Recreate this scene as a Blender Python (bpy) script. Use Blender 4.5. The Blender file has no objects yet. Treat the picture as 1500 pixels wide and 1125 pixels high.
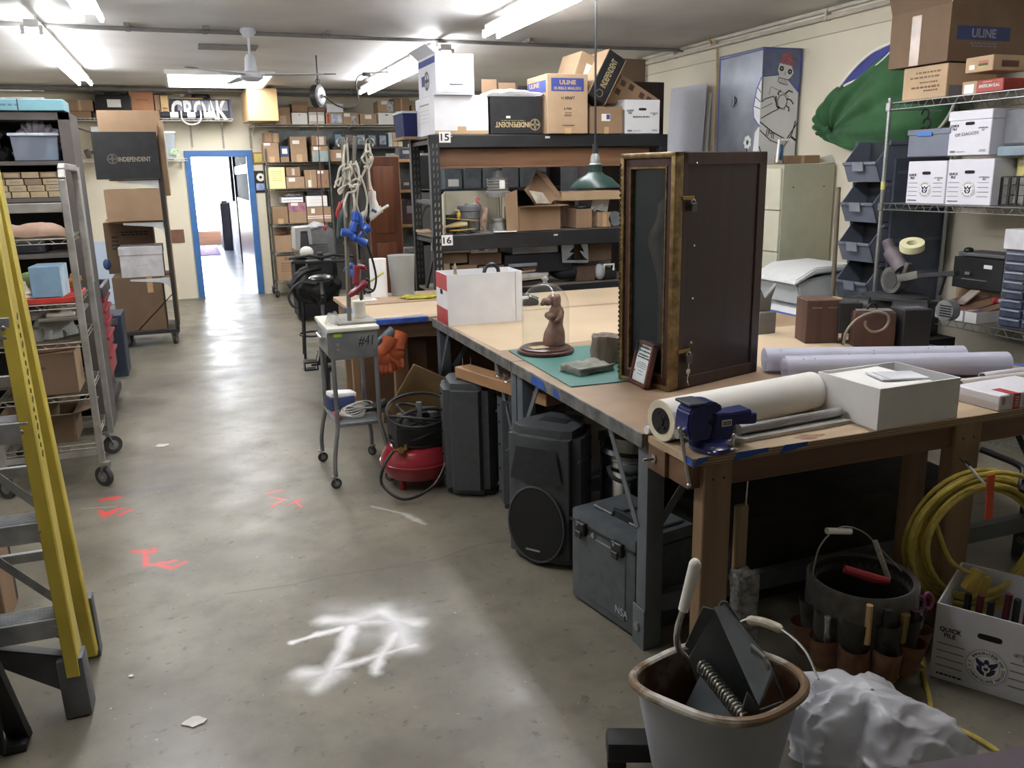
import bpy,bmesh,math,random
from mathutils import Vector as V,Matrix,Euler
random.seed(7)
SC = bpy.context.scene
COL = SC.collection
PI = math.pi
# ---------------------------------------------------------------- camera model (photo 1500x1125)
FPX,YAW,PITCH,ROLL,EYE = 1242.9,.3555,.24243,-.02004,1.70
_f = V((math.sin(YAW)*math.cos(PITCH),math.cos(YAW)*math.cos(PITCH),-math.sin(PITCH)))
_r = V((math.cos(YAW),-math.sin(YAW),0)); _u = _r.cross(_f)
_R = math.cos(ROLL)*_r + math.sin(ROLL)*_u
_U = -math.sin(ROLL)*_r + math.cos(ROLL)*_u
def P(u,v,X=None,Y=None,Z=None):
    """where the sight line of a photo pixel meets a plane of the room"""
    d = _R*((u-750)/FPX) + _U*((562.5-v)/FPX) + _f
    if Z is not None: t = (Z-EYE)/d.z
    elif X is not None: t = X/d.x
    else: t = Y/d.y
    return V((0,0,EYE)) + d*t
cam = bpy.data.cameras.new('camera'); co = bpy.data.objects.new('camera',cam); COL.objects.link(co)
cam.sensor_fit = 'HORIZONTAL'; cam.sensor_width = 36; cam.lens = 36*FPX/1500; cam.clip_start = .05; cam.clip_end = 100
co.matrix_world = Matrix((( _R.x,_U.x,-_f.x,0),(_R.y,_U.y,-_f.y,0),(_R.z,_U.z,-_f.z,EYE),(0,0,0,1)))
SC.camera = co
vs = SC.view_settings
SC.display_settings.display_device = 'sRGB'
vs.view_transform = 'Standard'; vs.look = 'None'; vs.gamma = 1; vs.use_curve_mapping = False; vs.exposure = .8
# ---------------------------------------------------------------- materials
def lin(c):
    if c[0] > c[2]:
        g = .3*c[0]+.59*c[1]+.11*c[2]; c = [x*.83+g*.17 for x in c]
    return tuple((x/255/12.92 if x <= 10 else ((x/255+.055)/1.055)**2.4) for x in c)
_MC = {}
def mat(rgb,rough=.6,metal=0,noise=.12,scale=9,bump=0,spec=.5,rgb2=None,stretch=(1,1,1),key='',coat=0,trans=0,alpha=1,detail=4,sheen=0):
    k = (tuple(rgb),rough,metal,noise,scale,bump,spec,rgb2 and tuple(rgb2),tuple(stretch),key,coat,trans,alpha)
    if k in _MC: return _MC[k]
    m = bpy.data.materials.new('paint'); m.use_nodes = True
    nt = m.node_tree; b = nt.nodes['Principled BSDF']
    b.inputs['Roughness'].default_value = rough; b.inputs['Metallic'].default_value = metal
    b.inputs['Specular IOR Level'].default_value = spec
    if coat: b.inputs['Coat Weight'].default_value = coat; b.inputs['Coat Roughness'].default_value = .15
    if trans: b.inputs['Transmission Weight'].default_value = trans
    if alpha < 1: b.inputs['Alpha'].default_value = alpha
    if sheen: b.inputs['Sheen Weight'].default_value = sheen
    c = lin(rgb)
    if noise or rgb2:
        tc = nt.nodes.new('ShaderNodeTexCoord'); mp = nt.nodes.new('ShaderNodeMapping'); mp.inputs['Scale'].default_value = stretch
        nz = nt.nodes.new('ShaderNodeTexNoise'); nz.inputs['Scale'].default_value = scale; nz.inputs['Detail'].default_value = detail
        cr = nt.nodes.new('ShaderNodeMix'); cr.data_type = 'RGBA'
        c2 = lin(rgb2) if rgb2 else tuple(x*(1-noise*2.2) for x in c)
        cr.inputs[6].default_value = (*c2,1); cr.inputs[7].default_value = (*[min(1,x*(1+(0 if rgb2 else noise*.8))) for x in c],1)
        mr = nt.nodes.new('ShaderNodeMapRange'); mr.inputs[1].default_value,mr.inputs[2].default_value = (.47,.55) if key == 'hc' else (.3,.7)
        L = nt.links.new
        L(tc.outputs['Object'],mp.inputs['Vector']); L(mp.outputs['Vector'],nz.inputs['Vector']); L(nz.outputs['Fac'],mr.inputs[0])
        L(mr.outputs[0],cr.inputs[0]); L(cr.outputs[2],b.inputs['Base Color'])
        if bump:
            bp = nt.nodes.new('ShaderNodeBump'); bp.inputs['Strength'].default_value = bump; bp.inputs['Distance'].default_value = .01
            L(nz.outputs['Fac'],bp.inputs['Height']); L(bp.outputs['Normal'],b.inputs['Normal'])
    else:
        b.inputs['Base Color'].default_value = (*c,1)
    _MC[k] = m
    return m
def emit(rgb,s):
    m = bpy.data.materials.new('glow'); m.use_nodes = True; nt = m.node_tree
    e = nt.nodes.new('ShaderNodeEmission'); e.inputs[0].default_value = (*lin(rgb),1); e.inputs[1].default_value = s
    nt.links.new(e.outputs[0],nt.nodes['Material Output'].inputs[0]); return m
def glass(rgb=(255,255,255),rough=0.,ior=1.5,alpha=.12):
    """thin clear pane: mostly see-through with a mirror-like sheen"""
    k = ('glass',rgb,rough,alpha,ior)
    if k in _MC: return _MC[k]
    m = bpy.data.materials.new('glass'); m.use_nodes = True; nt = m.node_tree; n = nt.nodes; L = nt.links.new
    t = n.new('ShaderNodeBsdfTransparent'); t.inputs[0].default_value = (*[1-(1-x)*.5 for x in lin(rgb)],1)
    g = n.new('ShaderNodeBsdfGlossy'); g.inputs['Roughness'].default_value = rough
    d = n.new('ShaderNodeBsdfDiffuse'); d.inputs[0].default_value = (*lin(rgb),1)
    lw = n.new('ShaderNodeLayerWeight'); lw.inputs[0].default_value = .5; pw = n.new('ShaderNodeMath'); pw.operation = 'POWER'; pw.inputs[1].default_value = 5; L(lw.outputs['Facing'],pw.inputs[0])
    fr = n.new('ShaderNodeMath'); fr.operation = 'MULTIPLY_ADD'; fr.inputs[1].default_value = min(1,(ior-1)*2)*.95; fr.inputs[2].default_value = min(1,(ior-1)*2)*.045; L(pw.outputs[0],fr.inputs[0])
    a = n.new('ShaderNodeMixShader'); a.inputs[0].default_value = alpha; b = n.new('ShaderNodeMixShader')
    L(t.outputs[0],a.inputs[1]); L(d.outputs[0],a.inputs[2]); L(fr.outputs[0],b.inputs[0]); L(a.outputs[0],b.inputs[1]); L(g.outputs[0],b.inputs[2])
    L(b.outputs[0],n['Material Output'].inputs[0]); _MC[k] = m; return m
def wood(a,b,rough=.55,axis=0,scale=6,coat=0,bump=.05):
    st = [scale*1.6]*3; st[axis] = scale*.09
    return mat(a,rough,rgb2=b,scale=2.2,stretch=tuple(st),bump=bump,coat=coat,key='w',detail=6)
CARD = {}
def card(i=0):
    base = [(166,134,102),(152,120,90),(176,146,112),(138,108,82),(186,156,120),(120,96,74)][i]
    return mat(base,.75,noise=.06,scale=5,spec=.2)
WHITE = lambda: mat((226,226,230),.6,noise=.03,scale=6,spec=.3)
BLACK = lambda: mat((30,30,32),.5,noise=.2,scale=12)
DARK = lambda: mat((16,16,17),.8,noise=.1)
STEEL = lambda: mat((166,166,164),.36,.7,noise=.1,scale=20)
CHROME = lambda: mat((205,206,205),.2,.85,noise=.05,scale=20)
PAPER = lambda: mat((232,230,224),.8,noise=.02)
INK = lambda: mat((42,42,48),.8,noise=.05)
GREYPRINT = lambda: mat((120,118,122),.8,noise=.05)
BLUEINK = lambda: mat((58,72,140),.6,noise=.08)
TAPE = lambda: mat((196,158,108),.3,noise=.06,spec=.6)
BLUETAPE = lambda: mat((44,84,168),.6,noise=.14,scale=30)
TIRE = lambda: mat((58,58,58),.7,noise=.15,scale=20)
# ---------------------------------------------------------------- mesh helpers
def mw(o):
    m = o.matrix_basis.copy()
    while o.parent:
        o = o.parent; m = o.matrix_basis @ m
    return m
class MB:
    def __init__(s): s.bm = bmesh.new(); s.ms = []; s.cur = 0; s.ly = s.bm.faces.layers.int.new('done')
    def m(s,mt):
        if mt is None: return s
        if mt not in s.ms: s.ms.append(mt)
        s.cur = s.ms.index(mt); return s
    def _done(s,n0):
        for f in s.bm.faces:
            if not f[s.ly]: f[s.ly] = 1; f.material_index = s.cur
    def obox(s,c,size,rot=None,bev=0,mt=None):
        s.m(mt); n0 = len(s.bm.faces)
        R = rot if isinstance(rot,Matrix) else Euler(rot or (0,0,0)).to_matrix()
        M = Matrix.Translation(V(c)) @ R.to_4x4() @ Matrix.Diagonal((*size,1))
        r = bmesh.ops.create_cube(s.bm,size=1,matrix=M)
        if bev:
            es = list({e for v in r['verts'] for e in v.link_edges})
            bmesh.ops.bevel(s.bm,geom=es,offset=min(bev,min(size)*.45),segments=2 if bev > .004 else 1,profile=.6,affect='EDGES')
        s._done(n0); return s
    def box(s,x0,x1,y0,y1,z0,z1,bev=0,mt=None):
        return s.obox(((x0+x1)/2,(y0+y1)/2,(z0+z1)/2),(abs(x1-x0),abs(y1-y0),abs(z1-z0)),None,bev,mt)
    def bar(s,p0,p1,w,h=None,bev=0,mt=None,up=(0,0,1)):
        p0 = V(p0); p1 = V(p1); d = p1-p0; L = d.length
        if L < 1e-6: return s
        z = d/L; u = V(up)
        if abs(z.dot(u)) > .98: u = V((0,1,0))
        x = u.cross(z).normalized(); y = z.cross(x)
        R = Matrix((x,y,z)).transposed()
        return s.obox((p0+p1)/2,(w,h or w,L),R,bev,mt)
    def cyl(s,p0,p1,r,r1=None,seg=16,mt=None,caps=True):
        s.m(mt); n0 = len(s.bm.faces); p0 = V(p0); p1 = V(p1); d = p1-p0
        q = V((0,0,1)).rotation_difference(d.normalized()).to_matrix().to_4x4()
        bmesh.ops.create_cone(s.bm,cap_ends=caps,segments=seg,radius1=r,radius2=r if r1 is None else r1,depth=d.length,matrix=Matrix.Translation((p0+p1)/2) @ q)
        s._done(n0); return s
    def tube(s,pts,r,seg=8,mt=None,closed=False):
        s.m(mt); n0 = len(s.bm.faces); pts = [V(p) for p in pts]; n = len(pts); rings = []; prev = None
        for i,p in enumerate(pts):
            a = pts[(i-1) % n] if (closed or i) else p; b = pts[(i+1) % n] if (closed or i < n-1) else p
            t = (b-a).normalized()
            if prev is None:
                u = V((0,0,1)) if abs(t.z) < .9 else V((1,0,0)); u = (u-t*u.dot(t)).normalized()
            else: u = (prev-t*prev.dot(t)); u = u.normalized() if u.length > 1e-6 else t.orthogonal().normalized()
            prev = u; w = t.cross(u); rr = r[i] if isinstance(r,(list,tuple)) else r
            rings.append([s.bm.verts.new(p+(u*math.cos(2*PI*k/seg)+w*math.sin(2*PI*k/seg))*rr) for k in range(seg)])
        for i in range(n if closed else n-1):
            A = rings[i]; B = rings[(i+1) % n]
            for k in range(seg): s.bm.faces.new((A[k],A[(k+1) % seg],B[(k+1) % seg],B[k]))
        if not closed:
            s.bm.faces.new(rings[0][::-1]); s.bm.faces.new(rings[-1])
        s._done(n0); return s
    def lathe(s,prof,c=(0,0,0),seg=28,mt=None,sx=1,sy=1,rot=None):
        s.m(mt); n0 = len(s.bm.faces); c = V(c); rings = []
        R = Euler(rot).to_matrix() if rot else Matrix.Identity(3)
        for r,z in prof:
            if r < 1e-5: rings.append([s.bm.verts.new(c+R @ V((0,0,z)))])
            else: rings.append([s.bm.verts.new(c+R @ V((r*sx*math.cos(2*PI*k/seg),r*sy*math.sin(2*PI*k/seg),z))) for k in range(seg)])
        for A,B in zip(rings,rings[1:]):
            for k in range(seg):
                k2 = (k+1) % seg
                if len(A) == 1 and len(B) == 1: continue
                if len(A) == 1: s.bm.faces.new((A[0],B[k],B[k2])[::-1])
                elif len(B) == 1: s.bm.faces.new((A[k],A[k2],B[0]))
                else: s.bm.faces.new((A[k],A[k2],B[k2],B[k]))
        s._done(n0); return s
    def prism(s,poly,ext,mt=None,bev=0):
        s.m(mt); n0 = len(s.bm.faces); e = V(ext)
        a = [s.bm.verts.new(V(p)) for p in poly]; b = [s.bm.verts.new(V(p)+e) for p in poly]; n = len(a)
        fs = [s.bm.faces.new(a[::-1]),s.bm.faces.new(b)]
        for i in range(n): fs.append(s.bm.faces.new((a[i],a[(i+1) % n],b[(i+1) % n],b[i])))
        bmesh.ops.recalc_face_normals(s.bm,faces=fs)
        if bev: bmesh.ops.bevel(s.bm,geom=list({e_ for f in fs for e_ in f.edges}),offset=bev,segments=2,affect='EDGES')
        s._done(n0); return s
    def ball(s,c,r,mt=None,seg=14,rot=None):
        s.m(mt); n0 = len(s.bm.faces); r = (r,r,r) if isinstance(r,(int,float)) else r
        R = Euler(rot).to_matrix().to_4x4() if rot else Matrix.Identity(4)
        bmesh.ops.create_uvsphere(s.bm,u_segments=seg,v_segments=max(6,seg//2+1),radius=1,matrix=Matrix.Translation(V(c)) @ R @ Matrix.Diagonal((*r,1)))
        s._done(n0); return s
    def surf(s,fn,nu,nv,mt=None,cu=False,flip=False):
        s.m(mt); n0 = len(s.bm.faces)
        g = [[s.bm.verts.new(V(fn(i/(nu if cu else nu-1),j/(nv-1)))) for j in range(nv)] for i in range(nu)]
        for i in range(nu if cu else nu-1):
            for j in range(nv-1):
                q = (g[i][j],g[(i+1) % nu][j],g[(i+1) % nu][j+1],g[i][j+1])
                s.bm.faces.new(q[::-1] if flip else q)
        s._done(n0); return s
    def shell(s,t):
        """give open sheets a thickness"""
        r = bmesh.ops.solidify(s.bm,geom=list(s.bm.faces),thickness=t); return s
    def move(s,M): bmesh.ops.transform(s.bm,matrix=M,verts=s.bm.verts); return s
    def build(s,name,mt=None,parent=None,local=False,ang=35):
        me = bpy.data.meshes.new(name); bm = s.bm
        o = bpy.data.objects.new(name,me); COL.objects.link(o)
        if parent:
            o.parent = parent
            if not local: bm.transform(mw(parent).inverted())
        elif not local:
            xs = [v.co for v in bm.verts]
            c = V(((min(v.x for v in xs)+max(v.x for v in xs))/2,(min(v.y for v in xs)+max(v.y for v in xs))/2,min(v.z for v in xs)))
            bm.transform(Matrix.Translation(-c)); o.location = c
        for f in bm.faces: f.smooth = True
        bm.faces.layers.int.remove(s.ly); bm.to_mesh(me); bm.free()
        me.set_sharp_from_angle(angle=math.radians(ang))
        for x in (s.ms or [mt]): me.materials.append(x)
        return o
def tag(o,label,cat,group=None,kind=None):
    if label: o['label'] = label
    if cat: o['category'] = cat
    if group: o['group'] = group
    if kind: o['kind'] = kind
    return o
def struct(o): o['kind'] = 'structure'; return o
def thing(name,label,cat,loc,rotz=0,group=None):
    o = bpy.data.objects.new(name,None); COL.objects.link(o); o.empty_display_size = .05
    o.location = loc; o.rotation_euler = (0,0,rotz); return tag(o,label,cat,group)
def lettering(s,mt,parent,origin,ux,vy,w,h=None,name='lettering',local=True,off=.0,skew=0):
    """flat letters centred on origin, reading along ux, tops along vy, w wide (h tall when given)"""
    cu = bpy.data.curves.new('t','FONT'); cu.body = s; cu.size = 1; cu.extrude = .012; cu.offset = off; cu.shear = skew; cu.resolution_u = 3
    cu.align_x = 'CENTER'; cu.space_line = .95
    t = bpy.data.objects.new('t',cu); me = bpy.data.meshes.new_from_object(t); bpy.data.objects.remove(t)
    xs = [v.co.x for v in me.vertices]; ys = [v.co.y for v in me.vertices]
    cx,cy = (min(xs)+max(xs))/2,(min(ys)+max(ys))/2; sw = w/(max(xs)-min(xs)); sh = h/(max(ys)-min(ys)) if h else sw
    ux = V(ux).normalized(); vy = V(vy).normalized(); n = ux.cross(vy)
    M = Matrix(((ux.x,vy.x,n.x,origin[0]),(ux.y,vy.y,n.y,origin[1]),(ux.z,vy.z,n.z,origin[2]),(0,0,0,1)))
    M = M @ Matrix.Diagonal((sw,sh,.04,1)) @ Matrix.Translation((-cx,-cy,.013))
    me.transform(M)
    if not local: me.transform(mw(parent).inverted())
    me.materials.clear(); me.materials.append(mt)
    o = bpy.data.objects.new(name,me); COL.objects.link(o); o.parent = parent; return o
# ---------------------------------------------------------------- cartons
def face(f,sx,sy,sz):
    return {'F': (V((-sx/2,-sy/2,0)),V((sx,0,0)),V((0,0,sz)),V((0,-1,0))),
            'L': (V((-sx/2,sy/2,0)),V((0,-sy,0)),V((0,0,sz)),V((-1,0,0))),
            'R': (V((sx/2,-sy/2,0)),V((0,sy,0)),V((0,0,sz)),V((1,0,0))),
            'T': (V((-sx/2,-sy/2,sz)),V((sx,0,0)),V((0,sy,0)),V((0,0,1)))}[f]
def decorate(T,sx,sy,sz,deco):
    for i_,d in enumerate(deco):
        k,f = d[0],d[1]; O,U,W,N = face(f,sx,sy,sz); O = O+N*.0005*i_
        if k == 'p':                    # sticker or printed patch: cu, cv, w, h as shares of the face
            cu,cv,w,h,m,nm = d[2:8]; e = d[8] if len(d) > 8 else .0008
            b = MB(); q = [O+U*(cu+a*w/2)+W*(cv+c*h/2) for a,c in ((-1,-1),(1,-1),(1,1),(-1,1))]
            b.prism(q,N*e,m); b.build(nm,None,T,local=True)
        elif k == 't':
            s,cu,cv,w,h,m = d[2:8]; a = math.radians(d[8]) if len(d) > 8 else 0
            u,v = U.normalized(),W.normalized(); ux = u*math.cos(a)+v*math.sin(a); vy = -u*math.sin(a)+v*math.cos(a)
            W_,H_ = (U.length,W.length)
            lettering(s,m,T,O+U*cu+W*cv+N*.0012,ux,vy,w*W_,h*H_ if h else None,off=d[9] if len(d) > 9 else .01)
        elif k == 'tape':
            cu = d[2] if len(d) > 2 else .5; w = d[3] if len(d) > 3 else .14; v0,v1 = (d[4],d[5]) if len(d) > 5 else (0,.3)
            b = MB(); q = [O+U*(cu+a*w/2)+W*c for a,c in ((-1,v0),(1,v0),(1,v1),(-1,v1))]
            b.prism(q,N*.0006,TAPE()); b.build('tape',None,T,local=True)
        elif k == 'hole':
            cu,cv,w,h = d[2:6]; n = 12; pts = []
            for i in range(n):
                a = 2*PI*i/n; ca,sa = math.cos(a),math.sin(a)
                q = lambda t: math.copysign(abs(t)**.45,t)
                pts.append(O+U*(cu+w/2*q(ca))+W*(cv+h/2*q(sa)))
            MB().prism(pts,N*.001,DARK()).build('hand_hole',None,T,local=True)  # dark plate on the face, its colour gives the shade of the recess
        elif k == 'lines':              # printed rules
            cu,cv,w,h,n,m = d[2:8]; b = MB()
            for i in range(n):
                y = cv+h*(.5-i/max(1,n-1)); q = [O+U*(cu+a*w/2)+W*(y+c*.006) for a,c in ((-1,-1),(1,-1),(1,1),(-1,1))]
                b.prism(q,N*.0007,m)
            b.build('printed_lines',None,T,local=True)
        elif k == 'scribble':           # rows of print too small to read
            cu,cv,w,h,n,m = d[2:8]; b = MB(); rnd = random.Random(int(cu*991+cv*77))
            for i in range(n):
                y = cv+h*(.5-(i+.5)/n); x = cu-w/2+rnd.random()*w*.1
                while x < cu+w/2:
                    l = w*(.06+.1*rnd.random()); x2 = min(x+l,cu+w/2)
                    q = [O+U*a+W*(y+c*h/n*.28) for a,c in ((x,-1),(x2,-1),(x2,1),(x,1))]
                    b.prism(q,N*.0007,m); x = x2+w*.035
            b.build('small_print',None,T,local=True)
        elif k == 'seal':
            cu,cv,r = d[2:5]; seal(T,O+U*cu+W*cv+N*.0006,U.normalized(),W.normalized(),N,r)
        elif k == 'ring':
            cu,cv,r,m = d[2:6]; b = MB(); c = O+U*cu+W*cv; n = 20; u,v = U.normalized(),W.normalized()
            for i in range(n):
                a,a2 = 2*PI*i/n,2*PI*(i+1)/n
                q = [c+u*math.cos(t)*q_*r+v*math.sin(t)*q_*r for t,q_ in ((a,1),(a2,1),(a2,.78),(a,.78))]
                b.prism(q,N*.0008,m)
            for t in (0,PI/2,PI,PI*1.5):
                b.bar(c+N*.0008,c+N*.0008+u*math.cos(t)*r+v*math.sin(t)*r,r*.34,.0006,up=N)
            b.build('emblem',m,T,local=True)
def seal(T,c,u,v,N,r):
    """round office seal: lettered ring around a spread eagle"""
    navy = mat((44,50,84),.7,noise=.1); pale = mat((176,178,190),.7,noise=.05); wh = PAPER()
    b = MB(); n = 32
    disc = lambda q,e,m: b.prism([c+(u*math.cos(2*PI*i/n)+v*math.sin(2*PI*i/n))*r*q+N*e for i in range(n)],N*.0004,m)
    disc(1,0,pale); disc(.94,.0004,wh); disc(.66,.0008,pale); disc(.62,.0012,wh)
    S = b.build('seal',None,T,local=True)
    e = MB(); pt = lambda x,y: c+u*x*r+v*y*r+N*.0017
    for sg in (-1,1):
        poly = [pt(sg*x,y) for x,y in ((.06,.02),(.1,.22),(.3,.3),(.52,.44),(.5,.2),(.36,.02),(.2,-.1))]
        e.prism(poly,N*.0004,navy)
        poly = [pt(sg*x,y) for x,y in ((.12,-.16),(.3,-.04),(.46,.0),(.42,-.26),(.24,-.44),(.05,-.52),(.05,-.36))]
        e.prism(poly,N*.0004,navy)
    e.prism([pt(x,y) for x,y in ((-.1,.18),(.1,.18),(.13,.34),(.04,.46),(-.06,.44),(-.13,.34))],N*.0004,navy)
    e.prism([pt(x,y) for x,y in ((-.2,.06),(.2,.06),(.18,-.2),(0,-.36),(-.18,-.2))],N*.0006,wh)
    e.prism([pt(x,y) for x,y in ((-.12,-.02),(.12,-.02),(.1,-.14),(0,-.22),(-.1,-.14))],N*.0009,navy)
    e.build('eagle',None,S,local=True)
    g = MB(); txt = 'U.S. IMMIGRATION AND CUSTOMS ENFORCEMENT '; k = len(txt)
    for i,ch in enumerate(txt):
        if ch in ' .': continue
        a = PI*1.05-2*PI*i/k; q = c+(u*math.cos(a)+v*math.sin(a))*r*.8+N*.001
        tx = u*math.sin(a)-v*math.cos(a); ty = u*math.cos(a)+v*math.sin(a)
        if r > .05: lettering(ch,navy,S,q,tx,ty,r*(.05 if ch == 'I' else .1),r*.15)
        else: g.bar(q-tx*r*.04,q+tx*r*.04,r*.12,.0004,up=N)
    if r <= .05: g.build('ring_lettering',navy,S,local=True)
    else: g.bm.free()
def carton(label,x0,x1,y0,y1,z0,z1,m=None,name='cardboard_box',cat='box',group=None,rot=0,deco=(),open=0,flaps='',lid=0,fl=.45,fa=25,body='body',inner=None):
    sx,sy,sz = abs(x1-x0),abs(y1-y0),abs(z1-z0); loc = ((x0+x1)/2,(y0+y1)/2,z0); m = m or card(0)
    plain = not deco and not flaps and not lid
    T = None if plain else thing(name,label,cat,loc,rot,group)
    b = MB()
    if open:
        t = min(.006,sx*.1); im = inner or m
        b.box(-sx/2,sx/2,-sy/2,sy/2,0,t,mt=m); b.box(-sx/2,-sx/2+t,-sy/2,sy/2,t,sz,mt=m); b.box(sx/2-t,sx/2,-sy/2,sy/2,t,sz,mt=m)
        b.box(-sx/2+t,sx/2-t,-sy/2,-sy/2+t,t,sz,mt=m); b.box(-sx/2+t,sx/2-t,sy/2-t,sy/2,t,sz,mt=m)
    else: b.box(-sx/2,sx/2,-sy/2,sy/2,0,sz,bev=min(.004,sx*.03),mt=m)
    if plain:
        o = b.build(name,None,None,local=True); o.location = loc; o.rotation_euler = (0,0,rot); return tag(o,label,cat,group)
    b.build(body,None,T,local=True)
    for ch in flaps:
        O,U,W,N = face(ch,sx,sy,sz) if ch != 'B' else (V((sx/2,sy/2,0)),V((-sx,0,0)),V((0,0,sz)),V((0,1,0)))
        L = fl*(sy if ch in 'FB' else sx); a = math.radians(fa); d = N*math.cos(a)*L+V((0,0,math.sin(a)*L))
        MB().prism([O+W,O+W+U,O+W+U*.99+d,O+W+U*.01+d],V((0,0,.003)),m).build('flap',None,T,local=True)
    if lid:
        e = .006; MB().box(-sx/2-e,sx/2+e,-sy/2-e,sy/2+e,sz-lid,sz+.004,bev=.003).build('lid',m,T,local=True)
    decorate(T,sx,sy,sz,deco)
    return T
def cf(label,u0,u1,vt,vb,zb,Y,dep,m=None,**k):
    """carton whose front faces the room's near end (plane y=Y), read off the photo's edges"""
    if zb is None: zb = P((u0+u1)/2,vb,Y=Y).z
    x0 = P(u0,vb,Y=Y).x; x1 = P(u1,vb,Y=Y).x; z1 = P((u0+u1)/2,vt,Y=Y).z
    return carton(label,x0,x1,Y,Y+dep,zb,z1,m,**k)
def cr(label,u0,u1,vt,vb,zb,X,dep,m=None,**k):
    """carton whose front faces the aisle (plane x=X)"""
    if zb is None: zb = P((u0+u1)/2,vb,X=X).z
    y1 = P(u0,vb,X=X).y; y0 = P(u1,vb,X=X).y; z1 = P((u0+u1)/2,vt,X=X).z
    return carton(label,X,X+dep,y0,y1,zb,z1,m,**k)
def dup(root,loc,rotz=0,label=None,scale=None):
    r = root.copy(); COL.objects.link(r); r.location = loc; r.rotation_euler = (0,0,rotz)
    if label: r['label'] = label
    if scale: r.scale = scale
    for ch in list(root.children):
        c = ch.copy(); COL.objects.link(c); c.parent = r
        for g in list(ch.children):
            d = g.copy(); COL.objects.link(d); d.parent = c
    return r
def arc(c,r,a0,a1,n,ax=(1,0,0),ay=(0,0,1)):
    return [V(c)+V(ax)*r*math.cos(a0+(a1-a0)*i/(n-1))+V(ay)*r*math.sin(a0+(a1-a0)*i/(n-1)) for i in range(n)]
def smooth(pts,n=6):
    """catmull-rom through the points"""
    p = [V(q) for q in pts]; out = []
    for i in range(len(p)-1):
        a,b,c,d = p[max(i-1,0)],p[i],p[i+1],p[min(i+2,len(p)-1)]
        for k in range(n):
            t = k/n; out.append(.5*((2*b)+(c-a)*t+(2*a-5*b+4*c-d)*t*t+(3*b-a-3*c+d)*t**3))
    return out+[p[-1]]
def caster(T,x,y,z,r,m_f=None,face_x=1,ang=0.):
    """swivel caster with its wheel on the floor: fork + wheel parts"""
    c = V((x,y,r)); d = V((math.cos(ang),math.sin(ang),0)); s = V((-d.y,d.x,0)); top = V((x,y,z))-d*r*.5
    f = MB(); mf = m_f or STEEL()
    f.cyl(top-V((0,0,r*.25)),top,r*.42,seg=12,mt=mf)
    for k in (-1,1): f.bar(top+s*k*r*.32-V((0,0,r*.2)),c+s*k*r*.32,r*.5,r*.08,up=d)
    fk = f.build('caster_fork',None,T)
    w = MB(); w.cyl(c-s*r*.22,c+s*r*.22,r,seg=24,mt=TIRE()); w.cyl(c-s*r*.26,c+s*r*.26,r*.55,seg=16,mt=mat((120,120,118),.5)); w.cyl(c-s*r*.36,c+s*r*.36,r*.16,seg=10,mt=STEEL())
    w.build('caster_wheel',None,fk)
# ================================================================ the room
ZC,YB,XR,XL,YN = 2.94,13.43,4.96,-2.6,-2.6
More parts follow.
